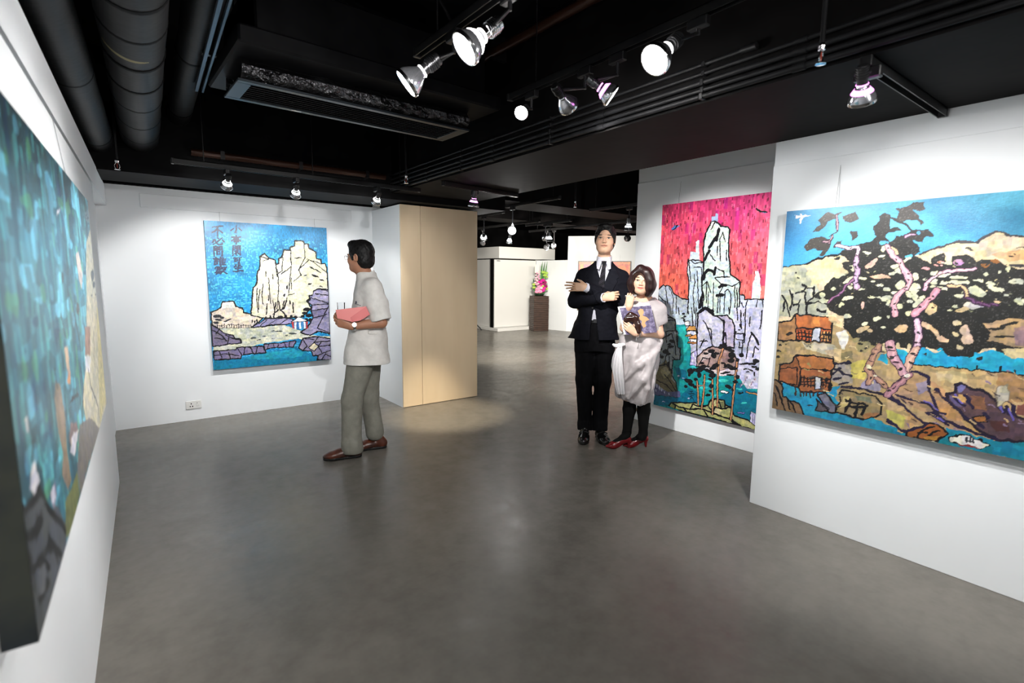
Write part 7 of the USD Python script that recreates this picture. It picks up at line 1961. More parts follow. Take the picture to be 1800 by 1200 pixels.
        W = coo_matrix((np.ones(len(e)), (e[:, 0], e[:, 1])), shape=(len(V), len(V))).tocsr(); W.data[:] = 1; dg = np.asarray(W.sum(1)).ravel()[:, None]; dg[dg == 0] = 1
        for k in range(smooth):
            V = V + .5 * (W @ V / dg - V); V = V - .52 * (W @ V / dg - V)
        return trimesh.Trimesh(V, F, process=False)
def poly2(x, z, pts):
    """signed distance in a plane to a polygon, negative inside"""
    pts = np.asarray(pts, float); d = np.full(np.broadcast(x, z).shape, 1e9); s = np.ones(d.shape)
    for i in range(len(pts)):
        a, b = pts[i], pts[i - 1]; ex, ez = b - a; wx, wz = x - a[0], z - a[1]; t = np.clip((wx * ex + wz * ez) / (ex * ex + ez * ez), 0, 1)
        d = np.minimum(d, (wx - ex * t) ** 2 + (wz - ez * t) ** 2)
        c1, c2, c3 = z >= a[1], z < b[1], ex * wz > ez * wx; s = np.where((c1 & c2 & c3) | (~c1 & ~c2 & ~c3), -s, s)
    return s * np.sqrt(d)
def overlay(S, pts, up, y_max, inner=None, yfun=None):
    """a cloth layer on the camera side of S: S grown by up, kept inside the xz polygon"""
    x, y, z = S.grid(); p = poly2(S.ax[0][:, None], S.ax[2][None, :], pts)[:, None, :]
    ym = y - (y_max if yfun is None else yfun(x, z))
    d = np.maximum(np.maximum(S.d - up, p), ym)
    if inner is not None: d = np.maximum(d, inner - S.d)
    return np.broadcast_to(d, S.d.shape).astype(np.float32)
def rot(yaw=0, pitch=0, roll=0):
    """yaw about z, then nod about x, then tilt about y; degrees"""
    f = lambda a, ax: trimesh.transformations.rotation_matrix(math.radians(a), ax)[:3, :3]
    return f(yaw, [0, 0, 1]) @ f(pitch, [1, 0, 0]) @ f(roll, [0, 1, 0])
def head(S, R, t, sc=1.0, female=False):
    """skull and face; local -y is forward"""
    S.frame(R, t); q = lambda *p: tuple(sc * v for v in p); g = lambda v: v * sc
    S.ell(q(0, .012, .032), q(.074, .094, .094), g(.02)); S.ell(q(0, -.022, -.04), q(.056 if not female else .054, .072, .078), g(.03))
    S.ell(q(0, -.068, -.088), q(.024 if not female else .018, .02, .02), g(.03))
    for s in (-1, 1):
        S.ell(q(s * .040, -.052, -.026), q(.026, .03, .028), g(.03)); S.seg(q(s * .041, -.01, -.066), q(s * .026, -.05, -.082), g(.022), g(.02), g(.03))
        S.ell(q(s * .033, -.100, .002), q(.017, .017, .0115), g(.014), op='s')
        S.seg(q(s * .018, -.083, .019), q(s * .046, -.072, .018), g(.009), g(.007), g(.016))
        S.ell(q(s * .077, .012, -.006), q(.009, .02, .031), g(.006), R=rot(s * 18, 0, s * 8)); S.ell(q(s * .083, .008, -.004), q(.005, .011, .018), g(.004), op='s')
        S.ell(q(s * .0115, -.096, -.032), q(.0072, .009, .007), g(.006))
    n_ = .8 if female else .92
    S.seg(q(0, -.084, .012), q(0, -.102, -.026), g(.007), g(.0105 * n_), g(.010)); S.ell(q(0, -.103, -.029), q(.0095 * n_, .009, .008 * n_), g(.006))
    up = .0035 if female else .001
    for s in (-1, 1):
        S.seg(q(s * .022, -.085, -.0575 + up), q(0, -.0945, -.0545), g(.0035), g(.0052), g(.008)); S.seg(q(s * .018, -.086, -.0635 + up), q(0, -.0925, -.0655), g(.0038), g(.0058), g(.008))
        S.seg(q(s * .026, -.088, -.0595 + up), q(0, -.0985, -.0605), g(.0016), g(.0016), g(.003), op='s')
    S.frame()
def hand(S, wrist, fdir, back, curl=(25, 35, 25), spread=4, thumb=((.018, .030, -.010), (.045, .050, -.020), (.072, .052, -.030)), left=False, sc=1.0, curls=None):
    """fdir: way the fingers point, back: way the back of the hand faces; the thumb sits on +Y = back x fdir, mirrored by left"""
    X = np.array(fdir, float); X /= np.linalg.norm(X); Z = np.array(back, float); Z -= X * (Z @ X); Z /= np.linalg.norm(Z); Y = np.cross(Z, X) * (-1 if left else 1)
    S.frame(np.stack([X, Y, Z], 1), wrist)
    ys = (.029, .0095, -.0095, -.027); ls = ((.042, .025, .021), (.046, .029, .022), (.042, .027, .021), (.033, .020, .019)); kx = (.084, .088, .084, .077)
    for i in range(4): S.seg((0 + .004, ys[i] * .55, 0), (kx[i] * sc, ys[i] * sc, .002), .0165 * sc, .0115 * sc, .012 * sc)
    S.seg((-.01, 0, 0), (.03, 0, 0), .024 * sc, .026 * sc, .012, flat=((0, 0, 1), .72)); S.ell((.025 * sc, .022 * sc, -.006), (.026 * sc, .016 * sc, .014 * sc), .012)
    for i in range(4):
        p = np.array([kx[i], ys[i], .002]) * sc; a = 0; sp = math.radians(spread * (1.5 - i)); c = curl if curls is None else curls[i]
        for j in range(3):
            a += math.radians(c[j]); L = ls[i][j] * sc; e = p + L * np.array([math.cos(a) * math.cos(sp), math.cos(a) * math.sin(sp), -math.sin(a)])
            S.seg(p, e, (.0092, .0084, .0076)[j] * sc, (.0084, .0076, .0066)[j] * sc, .0015); p = e
    th = [np.array(v) * sc for v in thumb]; S.seg(th[0], th[1], .0125 * sc, .0105 * sc, .006); S.seg(th[1], th[2], .0102 * sc, .008 * sc, .0015)
    S.frame()
def skin_cols(m, base, lips, R, t, sc=1.0, warm=True):
    V = m.vertices; c = np.tile(np.array(lin(base)), (len(V), 1)); q = ((V - np.array(t)) @ np.array(R)) / sc
    n = (meshkit.fbm(V * 30, 2) - .5)[:, None]; c = c * (1 + n * .12)
    lip = np.clip(1.25 - np.sqrt((q[:, 0] / .026) ** 2 + ((q[:, 2] + .060 - 3.5 * q[:, 0] ** 2) / .0090) ** 2), 0, .4) / .4 * (q[:, 1] < -.075)
    c = c * (1 - lip[:, None] * .8) + np.array(lin(lips)) * lip[:, None] * .8
    ml = np.clip(1.3 - np.abs(q[:, 2] + .0603 - 3.5 * q[:, 0] ** 2) / .0022, 0, 1) * (np.abs(q[:, 0]) < .025) * (q[:, 1] < -.07); c = c * (1 - .6 * ml[:, None])
    ns = np.clip(1.4 - np.hypot((np.abs(q[:, 0]) - .0075) / .0045, (q[:, 2] + .0395) / .003), 0, 1) * (q[:, 1] < -.08); c = c * (1 - .6 * ns[:, None])
    ch = np.clip(1 - np.sqrt(((abs(q[:, 0]) - .038) / .024) ** 2 + ((q[:, 2] + .03) / .022) ** 2), 0, 1) * (q[:, 1] < -.05)
    return c * (1 + ch[:, None] * np.array([.06, -.10, -.08]))
def face_parts(t, R, pos, sc=1.0, brow=(24, 20, 18), arch=.003, open_=1.0):
    """eyes, eyelids and brows as parts of the person"""
    R, pos = np.array(R, float), np.array(pos, float); P = lambda *v: pos + R @ (np.array(v, float) * sc)
    for s in (-1, 1):
        e = trimesh.creation.icosphere(3, 1.0); v = e.vertices.copy(); ir = (v[:, 1] < -.4) & (np.hypot(v[:, 0], v[:, 2] * .62) < .46); col = np.where(ir[:, None], lin((22, 15, 12)), lin((216, 208, 202)))
        e.vertices = np.array([P(s * .033 + a * .0138, -.0862 + b * .0075 + abs(a) * .002, .0015 + c * .0056 * open_ + a * s * .0014) for a, b, c in v]); obj('eye', e, 'eye_wet', t, smooth=True, colors=col)
        xs = np.linspace(-.0150, .0150, 9); obj('eyelid', tube([P(s * .033 + x, -.0925 + 14 * x * x, .0024 + .0055 * open_ * (1 - (x / .0155) ** 2) + x * s * .09) for x in xs], np.r_[.001, np.full(7, .0019), .001] * sc, 6), 'lash', t, smooth=True)
        xs = np.linspace(-.017, .019, 9); obj('eyebrow', tube([P(s * (.033 + x), -.0885 + 10 * x * x + .004 * (x > 0), .0225 + arch * (1 - (x / .02) ** 2)) for x in xs], np.r_[.0018, np.full(6, .0034), .0028, .0012] * sc, 6), 'brow_hair', t, smooth=True)
colmat('skin', rough=.45, spec=.4, subsurface_weight=.12, subsurface_radius=(1, .35, .2), subsurface_scale=.01); colmat('eye_wet', rough=.15, spec=.6)
mat('lash', (.01, .008, .008), .5); mat('brow_hair', (.018, .014, .012), .6)
noisemat('black_hair', (.003, .003, .0033), (.009, .0085, .0085), 60, rough=.5, bump=.6, bscale=180, stretch=(1, 1, .25), spec=.25)
noisemat('brown_hair', srgb(20, 11, 11), srgb(46, 25, 25), 60, rough=.36, bump=.6, bscale=220, stretch=(1, 1, .12), spec=.4)
noisemat('navy_wool', (.0045, .0048, .0085), (.0075, .008, .013), 40, rough=.8, bump=.2, bscale=400, spec=.15)
noisemat('black_wool', (.0032, .0032, .0042), (.0055, .0055, .007), 40, rough=.85, bump=.2, bscale=400, spec=.12)
noisemat('shirt_white', srgb(214, 214, 226), srgb(226, 226, 236), 30, rough=.7, spec=.2)
mat('black_leather', (.006, .006, .006), .12, 0, .6); mat('belt_black', (.008, .008, .008), .35)
def at_feet(px, py):          # the point of the floor and the turn that faces the figure to the camera
    return (px, py, 0), math.atan2(-px, py)
nodes = {'g': ('geometry', {}), 'n': ('noise_texture', {'scale': 28, 'detail': 5, 'roughness': .7}), 'r': ('rgb_ramp', {'ramp': [(.35, srgb(62, 54, 78)), (.5, srgb(92, 84, 112)), (.64, srgb(140, 132, 158))]}), 'p': ('principled_bsdf', {'roughness': .3})}
M['cover_purple'] = usdkit.material(stage, '/World/Looks/cover_purple', nodes, [('g.position', 'n.vector'), ('n.fac', 'r.fac'), ('r.color', 'p.base_color')], surface='p.BSDF')
mat('dark_thread', srgb(70, 72, 90), .7); mat('tan_paper', srgb(190, 146, 102), .4); mat('paper_white', srgb(238, 236, 230), .6); mat('brown_gloss', srgb(44, 24, 20), .15, 0, .6)

# ---- tall man in a dark suit, arms crossed
loc, rz = at_feet(3.304, 3.128)
t = thing('person', 'tall man in a dark navy suit and striped tie standing with arms crossed', 'person', loc, rz)
HR, HT = rot(-4, -6, 2), (.053, -.022, 1.757)
sR, sL = np.array([-.120, .03, 1.446]), np.array([.203, .03, 1.434])                 # his right shoulder is at picture left
eR, wR = np.array([-.185, -.055, 1.235]), np.array([.040, -.225, 1.272])
eL, wL = np.array([.212, -.045, 1.215]), np.array([-.085, -.205, 1.352])
S = SDF((-.30, -.36, -.01), (.32, .22, 1.92), .0036)
head(S, HR, HT, 1.06)
S.seg((.048, .005, 1.56), (.050, -.004, 1.69), .053, .047, .03); S.seg((.046, .02, 1.50), (.048, .008, 1.58), .08, .058, .04)
S.loft([(.92, -.01, .01, .13, .09), (1.1, .0, .01, .125, .085), (1.3, .03, .01, .15, .09), (1.45, .042, .015, .15, .085), (1.52, .044, .015, .09, .065)], .02)
for a, b, c in ((sR, eR, wR), (sL, eL, wL)): S.chain([a, b], [.045, .036], .02); S.chain([b, c], [.036, .026], .01)
for x0, x1 in ((-.075, -.072), (.06, .072)): S.chain([(x0, .01, .92), (x0 - .005, .0, .50), (x1, .03, .08)], [.075, .05, .036], .02)
hand(S, wR + [.012, 0, .002], (.97, .08, .16), (.0, -1, .12), curls=[(22, 50, 40), (28, 52, 42), (34, 54, 44), (40, 56, 44)], spread=2, thumb=((.016, .026, -.008), (.044, .040, -.022), (.070, .034, -.036)))
hand(S, wL + [-.008, 0, .002], (-.93, -.04, .06), (.10, -1, .2), curls=[(4, 14, 12), (8, 16, 14), (10, 18, 16), (14, 20, 16)], spread=3.5, thumb=((.016, .028, -.004), (.046, .052, -.012), (.076, .066, -.020)), left=True)
b = S.mesh(smooth=2); obj('body', b, 'skin', t, smooth=True, colors=skin_cols(b, (216, 174, 145), (184, 124, 106), HR, HT, 1.06))
face_parts(t, HR, HT, 1.06, open_=.85)
def short_hair(H, top, fr, seed, sc):
    g = lambda *v: tuple(c * sc for c in v)
    H.ell(g(0, .018, .042), g(.084, .102, .094), .02); H.ell(g(0, .050, -.025), g(.075, .064, .070), .02); H.ell(g(.0, -.045, .098), g(.062, .042, top), .02)
    for s_ in (-1, 1): H.seg(g(s_ * .073, -.030, .035), g(s_ * .0765, -.018, -.020), .011, .006, .014)
    H.ell(g(0, -.100, fr), g(.060, .064, .070), .010, op='s'); H.ell(g(0, -.085, -.07), g(.085, .10, .062), .012, op='s')
    for s_ in (-1, 1): H.ell(g(s_ * .086, .010, -.014), g(.018, .026, .036), .006, op='s')
    H.ell(g(0, .06, -.135), g(.09, .09, .05), .01, op='s'); H.noise(.0045, (75, 75, 45), seed)
H = SDF((-.10, -.18, 1.62), (.20, .16, 1.93), .0042); H.frame(HR, HT); short_hair(H, .026, .002, 0, 1.06)
obj('hair', H.mesh(smooth=3), 'black_hair', t, smooth=True)
# shirt, collar and tie
S = SDF((-.2, -.24, .95), (.3, .2, 1.66), .005)
S.loft([(1.074, .0, -.013, .130, .101), (1.15, .01, -.015, .135, .105), (1.3, .03, -.01, .155, .110), (1.44, .044, .006, .15, .098), (1.53, .046, .010, .085, .068)], .02)
shirt = S.mesh(); obj('shirt', shirt, 'shirt_white', t, smooth=True)
K = SDF((-.08, -.16, 1.46), (.18, .16, 1.68), .0035)
K.seg((.046, .012, 1.505), (.050, -.004, 1.615), .074, .0635, .0); K.seg((.046, .012, 1.46), (.051, -.008, 1.68), .064, .0555, .006, op='s'); x, y, z = K.grid()
K.d = np.maximum(K.d, (z - (1.612 + (y + .06) * .25)).astype(np.float32)); K.d = np.maximum(K.d, (1.512 + (y > 99) - z + np.abs(x - .048) * 0 - np.clip(-y - .02, 0, .08) * -.25 - .0).astype(np.float32))
K.d = np.maximum(K.d, -poly2(K.ax[0][:, None], K.ax[2][None, :], [(.048, 1.588), (.024, 1.505), (.074, 1.505)])[:, None, :].astype(np.float32) + (K.ax[1][None, :, None] > .0) * np.float32(-9))
obj('collar', K.mesh(), 'shirt_white', t, smooth=True)
for s in (-1, 1):
    obj('collar_point', hull([(.048 + s * .012, -.082, 1.590), (.048 + s * .052, -.052, 1.597), (.048 + s * .060, -.085, 1.515), (.048 + s * .038, -.107, 1.505), (.048 + s * .012, -.076, 1.588), (.048 + s * .05, -.046, 1.595), (.048 + s * .058, -.078, 1.513), (.048 + s * .036, -.099, 1.503)]), 'shirt_white', t)
nodes = {'g': ('geometry', {}), 'm': ('mapping', {'mapping_type': 'point', 'rotation': (0, .75, 0)}), 'w': ('wave_texture', {'wave_type': 'bands', 'bands_direction': 'z', 'scale': 9, 'distortion': .2}), 'r': ('rgb_ramp', {'ramp': [(.55, srgb(12, 11, 18)), (.78, srgb(16, 15, 24)), (.86, srgb(84, 76, 88)), (.94, srgb(16, 15, 24))]}), 'p': ('principled_bsdf', {'roughness': .6, 'specular_ior_level': .12})}
M['tie_stripe'] = usdkit.material(stage, '/World/Looks/tie_stripe', nodes, [('g.position', 'm.vector'), ('m.vector', 'w.vector'), ('w.fac', 'r.fac'), ('r.color', 'p.base_color')], surface='p.BSDF')
tie = obj('tie', [hull([(.026, -.100, 1.578), (.070, -.100, 1.578), (.036, -.112, 1.540), (.060, -.112, 1.540), (.034, -.082, 1.578), (.062, -.082, 1.578), (.038, -.090, 1.54), (.058, -.09, 1.54)]),
                  hull([(.036, -.114, 1.546), (.060, -.114, 1.546), (.010, -.140, 1.40), (.056, -.140, 1.40), (.02, -.138, 1.25), (.06, -.138, 1.25), (.038, -.095, 1.546), (.058, -.095, 1.546), (.02, -.115, 1.25), (.06, -.115, 1.25)])], 'tie_stripe', t, 'dark tie with pale diagonal stripes', kind='stuff' if False else None)
# jacket
S = SDF((-.32, -.36, .84), (.34, .24, 1.64), .0052)
def wobJ(x, y, z, a): return .004 * np.sin(x * 38 + z * 21) * np.clip((1.3 - z) * 3, 0, 1) + .003 * np.sin(a * 5 + z * 12)
S.loft([(.905, -.022, .0, .222, .150), (1.0, -.01, -.002, .190, .140), (1.12, .005, -.005, .172, .132), (1.26, .024, -.005, .188, .134), (1.38, .036, .002, .192, .128), (1.46, .040, .008, .160, .108), (1.535, .044, .014, .095, .078), (1.575, .046, .014, .074, .068)], .03, wob=wobJ)
S.chain([sR + [-.008, 0, -.005], eR + [-.004, 0, 0]], [.066, .064], .03); S.chain([sL + [.004, 0, 0], eL + [.004, 0, 0]], [.066, .064], .03); S.seg((.046, .02, 1.535), sR + [.01, 0, .012], .055, .052, .04); S.seg((.046, .02, 1.535), sL + [-.01, 0, .012], .055, .052, .04)
S.chain([eR, eR + (wR - eR) * .93], [.062, .043], .02); S.chain([eL, eL + (wL - eL) * .93], [.060, .043], .012)
for a, b in ((eR, wR), (eL, wL)):
    d = (b - a) / np.linalg.norm(b - a); S.seg(b - d * .012, b + d * .10, .034, .034, .003, op='s')
S.noise(.004, (16, 16, 22), 3); x, y, z = S.grid(); X2, Z2 = S.ax[0][:, None], S.ax[2][None, :]
front = np.clip((-.02 - y) * 40, -1, 0).astype(np.float32)
for pts in ([(.048, 1.66), (-.030, 1.64), (-.022, 1.56), (.030, 1.395), (.046, 1.375), (.060, 1.40), (.118, 1.56), (.126, 1.64)], [(-.028, 1.168), (-.014, 1.168), (.035, .84), (-.052, .84), (-.050, 1.02)]):
    cut = np.maximum(poly2(X2, Z2, pts)[:, None, :], (y + .025)); S.d = np.maximum(S.d, -cut.astype(np.float32) + 0)
S.d = np.maximum(S.d, -np.sqrt((x - .047) ** 2 + (y - .008) ** 2 + 0 * z).astype(np.float32) + .066 - (z < 1.5) * np.float32(9))
inner = S.like(); inner.loft([(.80, -.022, .0, .206, .136), (1.0, -.01, -.002, .176, .126), (1.12, .005, -.005, .158, .118), (1.26, .024, -.005, .170, .120)], 0); S.d = np.maximum(S.d, -inner.d)
obj('jacket', S.mesh(smooth=3), 'navy_wool', t, smooth=True)
for s, pts in ((-1, [(-.024, 1.60), (-.066, 1.51), (-.096, 1.44), (-.072, 1.428), (-.084, 1.41), (-.010, 1.255), (.040, 1.20), (.046, 1.375), (.030, 1.395), (-.022, 1.56)]), (1, [(.120, 1.60), (.158, 1.51), (.182, 1.44), (.160, 1.428), (.170, 1.41), (.090, 1.255), (.048, 1.20), (.046, 1.375), (.060, 1.40), (.118, 1.56)])):
    obj('lapel', S.mesh(overlay(S, pts, .0075, -.02, inner=-.006), smooth=2), 'navy_wool', t, smooth=True)
obj('button', [lathe([(0, .004), (.009, .0035), (.0095, 0), (0, 0)], (-.036, -.136, 1.182), (0, -1, 0), 14)], 'belt_black', t)
for a, b, nm in ((eR, wR, 'cuff'), (eL, wL, 'cuff')):
    d = (b - a) / np.linalg.norm(b - a); obj(nm, lathe([(.030, -.03), (.0395, -.028), (.0385, .022), (.0345, .024), (.030, .018)], b, d, 24), 'shirt_white', t, smooth=40)
# trousers, belt, shoes
S = SDF((-.24, -.18, .02), (.24, .22, 1.10), .0055)
S.loft([(.80, -.01, .012, .158, .122), (.95, -.012, .01, .160, .118), (1.06, -.008, .0, .142, .106), (1.085, -.006, .0, .138, .104)], .02)
S.chain([(-.092, .008, .86), (-.092, .0, .53), (-.078, .018, .12)], [.096, .072, .060], .03); S.chain([(.078, .008, .86), (.070, .0, .53), (.060, .03, .14)], [.092, .074, .064], .03)
S.seg((-.078, .005, .115), (-.075, .0, .075), .062, .066, .02); S.seg((.060, .015, .13), (.062, .01, .085), .066, .068, .02)
x, y, z = S.grid(); S.d = np.maximum(S.d, (.072 + .3 * np.clip(-y - .02, 0, .1) - z + 0 * x).astype(np.float32)); S.noise(.005, (14, 14, 9), 5)
obj('trousers', S.mesh(), 'black_wool', t, smooth=True)
bl = obj('belt', lathe([(.100, -.018), (.1065, -.016), (.1065, .016), (.100, .018)], (0, 0, 0), (0, 0, 1), 48), 'belt_black', t)
UsdGeom.Xformable(bl).AddTransformOp().Set(Gf.Matrix4d(1.35, 0, 0, 0, 0, 1.03, 0, 0, 0, 0, 1, 0, -.007, .0, 1.068, 1))
bk = obj('buckle', [bx(-.026, .012, -.1165, -.1085, 1.050, 1.086, .003)], 'gunmetal', t)
def shoe(P, heel, toe, wd, m, sole, label=None):
    heel, toe = np.array(heel, float), np.array(toe, float); d = toe - heel; L = np.linalg.norm(d); d /= L; n = np.array([-d[1], d[0], 0]); Rm = np.stack([d, n, [0, 0, 1]], 1)
    S = SDF(np.minimum(heel, toe) - .08, np.maximum(heel, toe) + [.08, .08, .16], .0042); S.frame(Rm, heel)
    S.seg((.035, 0, .045), (.06, 0, .085), .036, .038, .02); S.seg((.04, 0, .040), (L * .55, 0, .042), .036, .040, .03); S.seg((L * .5, 0, .040), (L * .76, 0, .032), wd, wd * .98, .03, flat=((0, 0, 1), .75)); S.seg((L * .76, 0, .03), (L - .034, .0, .026), wd * .92, wd * .66, .03, flat=((0, 0, 1), .62))
    S.frame(); S.d = np.maximum(S.d, (heel[2] + .018 - S.grid()[2] + 0 * S.d).astype(np.float32)); S.d = np.maximum(S.d, (S.grid()[2] - heel[2] - .118 + 0 * S.d).astype(np.float32))
    o = obj('shoe', S.mesh(), m, P, label, smooth=True)
    U = SDF(np.minimum(heel, toe) - .08, np.maximum(heel, toe) + [.08, .08, .06], .0042); U.frame(Rm, heel)
    U.seg((.036, 0, .01), (.09, 0, .01), .038, .036, .02); U.seg((.09, 0, .01), (L * .72, 0, .01), .036, wd * 1.03, .02); U.seg((L * .72, 0, .01), (L - .036, 0, .01), wd * 1.03, wd * .72, .02); U.frame()
    z = U.grid()[2]; U.d = np.maximum(np.maximum(U.d, (z - heel[2] - .022 + 0 * U.d)), (heel[2] + .001 - z + 0 * U.d)).astype(np.float32)
    obj('sole', U.mesh(smooth=1), sole, o, smooth=30); return o
for hx, hy, tx, ty in ((-.074, .035, -.082, -.235), (.050, .045, .118, -.215)):
    o = shoe(t, (hx, hy, 0), (tx, ty, 0), .043, 'black_leather', 'belt_black', 'glossy black leather shoe')
    d = np.array([tx - hx, ty - hy]); d /= np.linalg.norm(d); c = np.array([hx, hy]) + d * .135; n = np.array([-d[1], d[0]])
    obj('strap', tube([(*(c + n * v), .085 - 9 * v * v) for v in np.linspace(-.042, .042, 9)], .006, 8), 'black_leather', o, smooth=True)

# ---- woman in a draped grey dress
noisemat('grey_satin', srgb(166, 159, 160), srgb(182, 175, 176), 14, rough=.36, spec=.5, sheen_weight=.2)
noisemat('pink_grey_satin', srgb(214, 200, 200), srgb(224, 212, 212), 14, rough=.4, spec=.4)
mat('sock_black', (.006, .006, .006), .8, 0, .15); mat('red_leather', srgb(120, 16, 24), .2, 0, .6); mat('silver', (.7, .7, .72), .2, 1.0); mat('white_cloth', srgb(224, 222, 224), .6)
loc, rz = at_feet(3.378, 2.734)
t = thing('person', 'woman with a brown bob in a draped grey dress holding a catalogue to her chest', 'person', loc, rz)
HR, HT = rot(-6, -3, 6), (.024, -.035, 1.412)
sL, eL, wL = np.array([.125, .02, 1.225]), np.array([.178, -.02, .985]), np.array([-.005, -.185, 1.005])
sR, eR, wR = np.array([-.055, .03, 1.225]), np.array([-.105, -.045, 1.03]), np.array([-.072, -.165, 1.215])
S = SDF((-.28, -.34, -.01), (.28, .24, 1.56), .0034)
head(S, HR, HT, .93, True)
S.seg((.045, .01, 1.225), (.034, .0, 1.33), .050, .044, .03); S.seg((sR + sL) / 2 + [-.05, .0, .0], (sR + sL) / 2 + [.05, 0, .0], .06, .06, .05)
S.loft([(.80, .0, .01, .11, .09), (1.0, .02, .01, .10, .08), (1.15, .036, .01, .11, .085), (1.23, .04, .012, .09, .065)], .02)
for a, b, c in ((sL, eL, wL), (sR, eR, wR)): S.chain([a, b], [.040, .036], .02); S.chain([b, c], [.037, .024], .008)
for x, xa in ((-.040, -.052), (.080, .082)): S.chain([(x * .9, .01, .80), (x, .0, .44), (x * .98, .022, .33), (xa, .012, .125)], [.075, .048, .050, .030], .02)
hand(S, wL + [-.008, 0, 0], (-.78, -.18, .62), (.0, -1, -.05), curls=[(20, 30, 20), (18, 34, 22), (24, 36, 24), (28, 38, 26)], spread=3, thumb=((.016, .026, -.002), (.042, .046, .010), (.068, .050, .018)), left=True, sc=.88)
hand(S, wR + [.0, 0, .004], (.12, -.12, 1), (-.1, -1, -.1), curls=[(60, 80, 40), (66, 84, 42), (70, 84, 42), (74, 84, 40)], spread=1, thumb=((.016, .024, -.010), (.042, .032, -.028), (.066, .020, -.034)), left=False, sc=.86)
b = S.mesh(smooth=2); obj('body', b, 'skin', t, smooth=True, colors=skin_cols(b, (212, 170, 144), (190, 96, 92), HR, HT, .93))
face_parts(t, HR, HT, .93, arch=.006, open_=1.0)
H = SDF((-.14, -.20, 1.24), (.20, .16, 1.60), .0042); H.frame(HR, HT); q = .93
H.ell((.004, .012, .036), (.085, .100, .090), .02); H.ell((.006, .024, -.040), (.094, .084, .078), .06)
H.chain([(-.030, -.066, .092), (-.066, -.066, .04), (-.080, -.054, -.03), (-.070, -.056, -.098)], [.020, .022, .022, .012], .05)
H.chain([(-.020, -.070, .098), (.034, -.086, .066), (.066, -.084, .01), (.076, -.072, -.05), (.060, -.064, -.104)], [.020, .024, .024, .025, .012], .05)
H.seg((.08, -.02, -.02), (.070, -.02, -.10), .028, .014, .05); H.seg((-.08, -.01, -.02), (-.072, -.01, -.10), .026, .012, .05)
H.ell((-.016, -.125, -.026), (.055, .085, .096), .006, op='s', R=rot(0, 0, -14)); H.ell((.004, -.06, -.115), (.048, .075, .075), .01, op='s')
obj('hair', H.mesh(smooth=16), 'brown_hair', t, smooth=True)
S = SDF((-.26, -.26, .36), (.28, .26, 1.30), .005)
def wobD(x, y, z, a):
    k = np.clip((1.0 - z) * 4, 0, 1)
    return k * (.010 * np.sin(a * 7 + z * 9) + .006 * np.sin(a * 13 - z * 17)) + .006 * np.sin(z * 40 + x * 26) * np.clip(1 - np.abs(z - .97) * 9, 0, 1)
S.loft([(.39, .0, .01, .128, .105), (.47, .0, .01, .148, .125), (.60, .002, .012, .158, .140), (.80, .012, .012, .166, .146), (.93, .022, .012, .162, .138), (1.06, .032, .01, .142, .118), (1.17, .04, .012, .138, .108), (1.235, .042, .016, .118, .090), (1.265, .042, .018, .078, .068)], .02, wob=wobD)
S.chain([sL + [-.01, 0, 0], sL + [.030, -.01, -.05], sL + [.055, -.015, -.135]], [.052, .062, .060], .04); S.seg(sL + [.052, -.015, -.13], sL + [.075, -.02, -.22], .050, .050, .004, op='s')
S.chain([sR, sR + [-.03, -.02, -.10]], [.052, .056], .04); S.seg((.036, .0, 1.25), (.034, -.01, 1.36), .062, .062, .01, op='s')
S.chain([(.19, -.02, .93), (.06, -.15, .62), (-.05, -.13, .46)], [.016, .02, .014], .04); S.chain([(.17, -.08, .86), (.02, -.15, .74), (-.10, -.13, .60)], [.013, .016, .012], .04); S.chain([(.10, -.13, .80), (.10, -.13, .55), (.07, -.12, .42)], [.012, .014, .010], .04)
x, y, z = S.grid(); S.d = np.maximum(S.d, (.405 + .10 * np.clip(-x - .03, 0, .2) * 4 * .9 - .012 * np.sin(x * 30) - z + 0 * y).astype(np.float32))
S.noise(.004, (10, 10, 22), 9); obj('dress', S.mesh(), 'grey_satin', t, smooth=True)
def ribbon(path, widths, amp, folds, th=.003, side=(1, 0, 0)):
    c = spline(path, 26); w = np.interp(np.linspace(0, 1, 26), np.linspace(0, 1, len(widths)), widths); sd = np.array(side, float); n = 19; u = np.linspace(-1, 1, n)
    tg = np.gradient(c, axis=0); tg /= np.linalg.norm(tg, axis=1)[:, None]; nr = np.cross(tg, sd); nr /= np.linalg.norm(nr, axis=1)[:, None]
    am = np.linspace(.6, 1.2, 26)[:, None]; off = amp * am * np.sin(u[None] * folds * math.pi + np.linspace(0, 1.2, 26)[:, None]); V = []
    for s_ in (0, 1): V.append(c[:, None] + w[:, None, None] * u[None, :, None] * sd + (off + (s_ - .5) * th)[..., None] * nr[:, None])
    A, B = V[0].reshape(-1, 3), V[1].reshape(-1, 3); N = 26 * n; f = []
    for i in range(25):
        for j in range(n - 1):
            a_ = i * n + j; f += [[a_, a_ + 1, a_ + n + 1], [a_, a_ + n + 1, a_ + n], [N + a_, N + a_ + n + 1, N + a_ + 1], [N + a_, N + a_ + n, N + a_ + n + 1]]
    ed = [i * n for i in range(26)] + [25 * n + j for j in range(1, n)] + [i * n + n - 1 for i in range(24, -1, -1)] + [j for j in range(n - 2, 0, -1)]
    for p, q_ in zip(ed, ed[1:] + ed[:1]): f += [[p, q_, N + q_], [p, N + q_, N + p]]
    return trimesh.Trimesh(np.vstack([A, B]), f, process=False)
sash = obj('sash', ribbon([(-.128, -.135, .895), (-.142, -.165, .80), (-.135, -.178, .66), (-.108, -.176, .50)], (.016, .034, .042, .040, .030), .008, 3.3), 'white_cloth', t, 'white sash knotted and hanging at the hip', smooth=60)
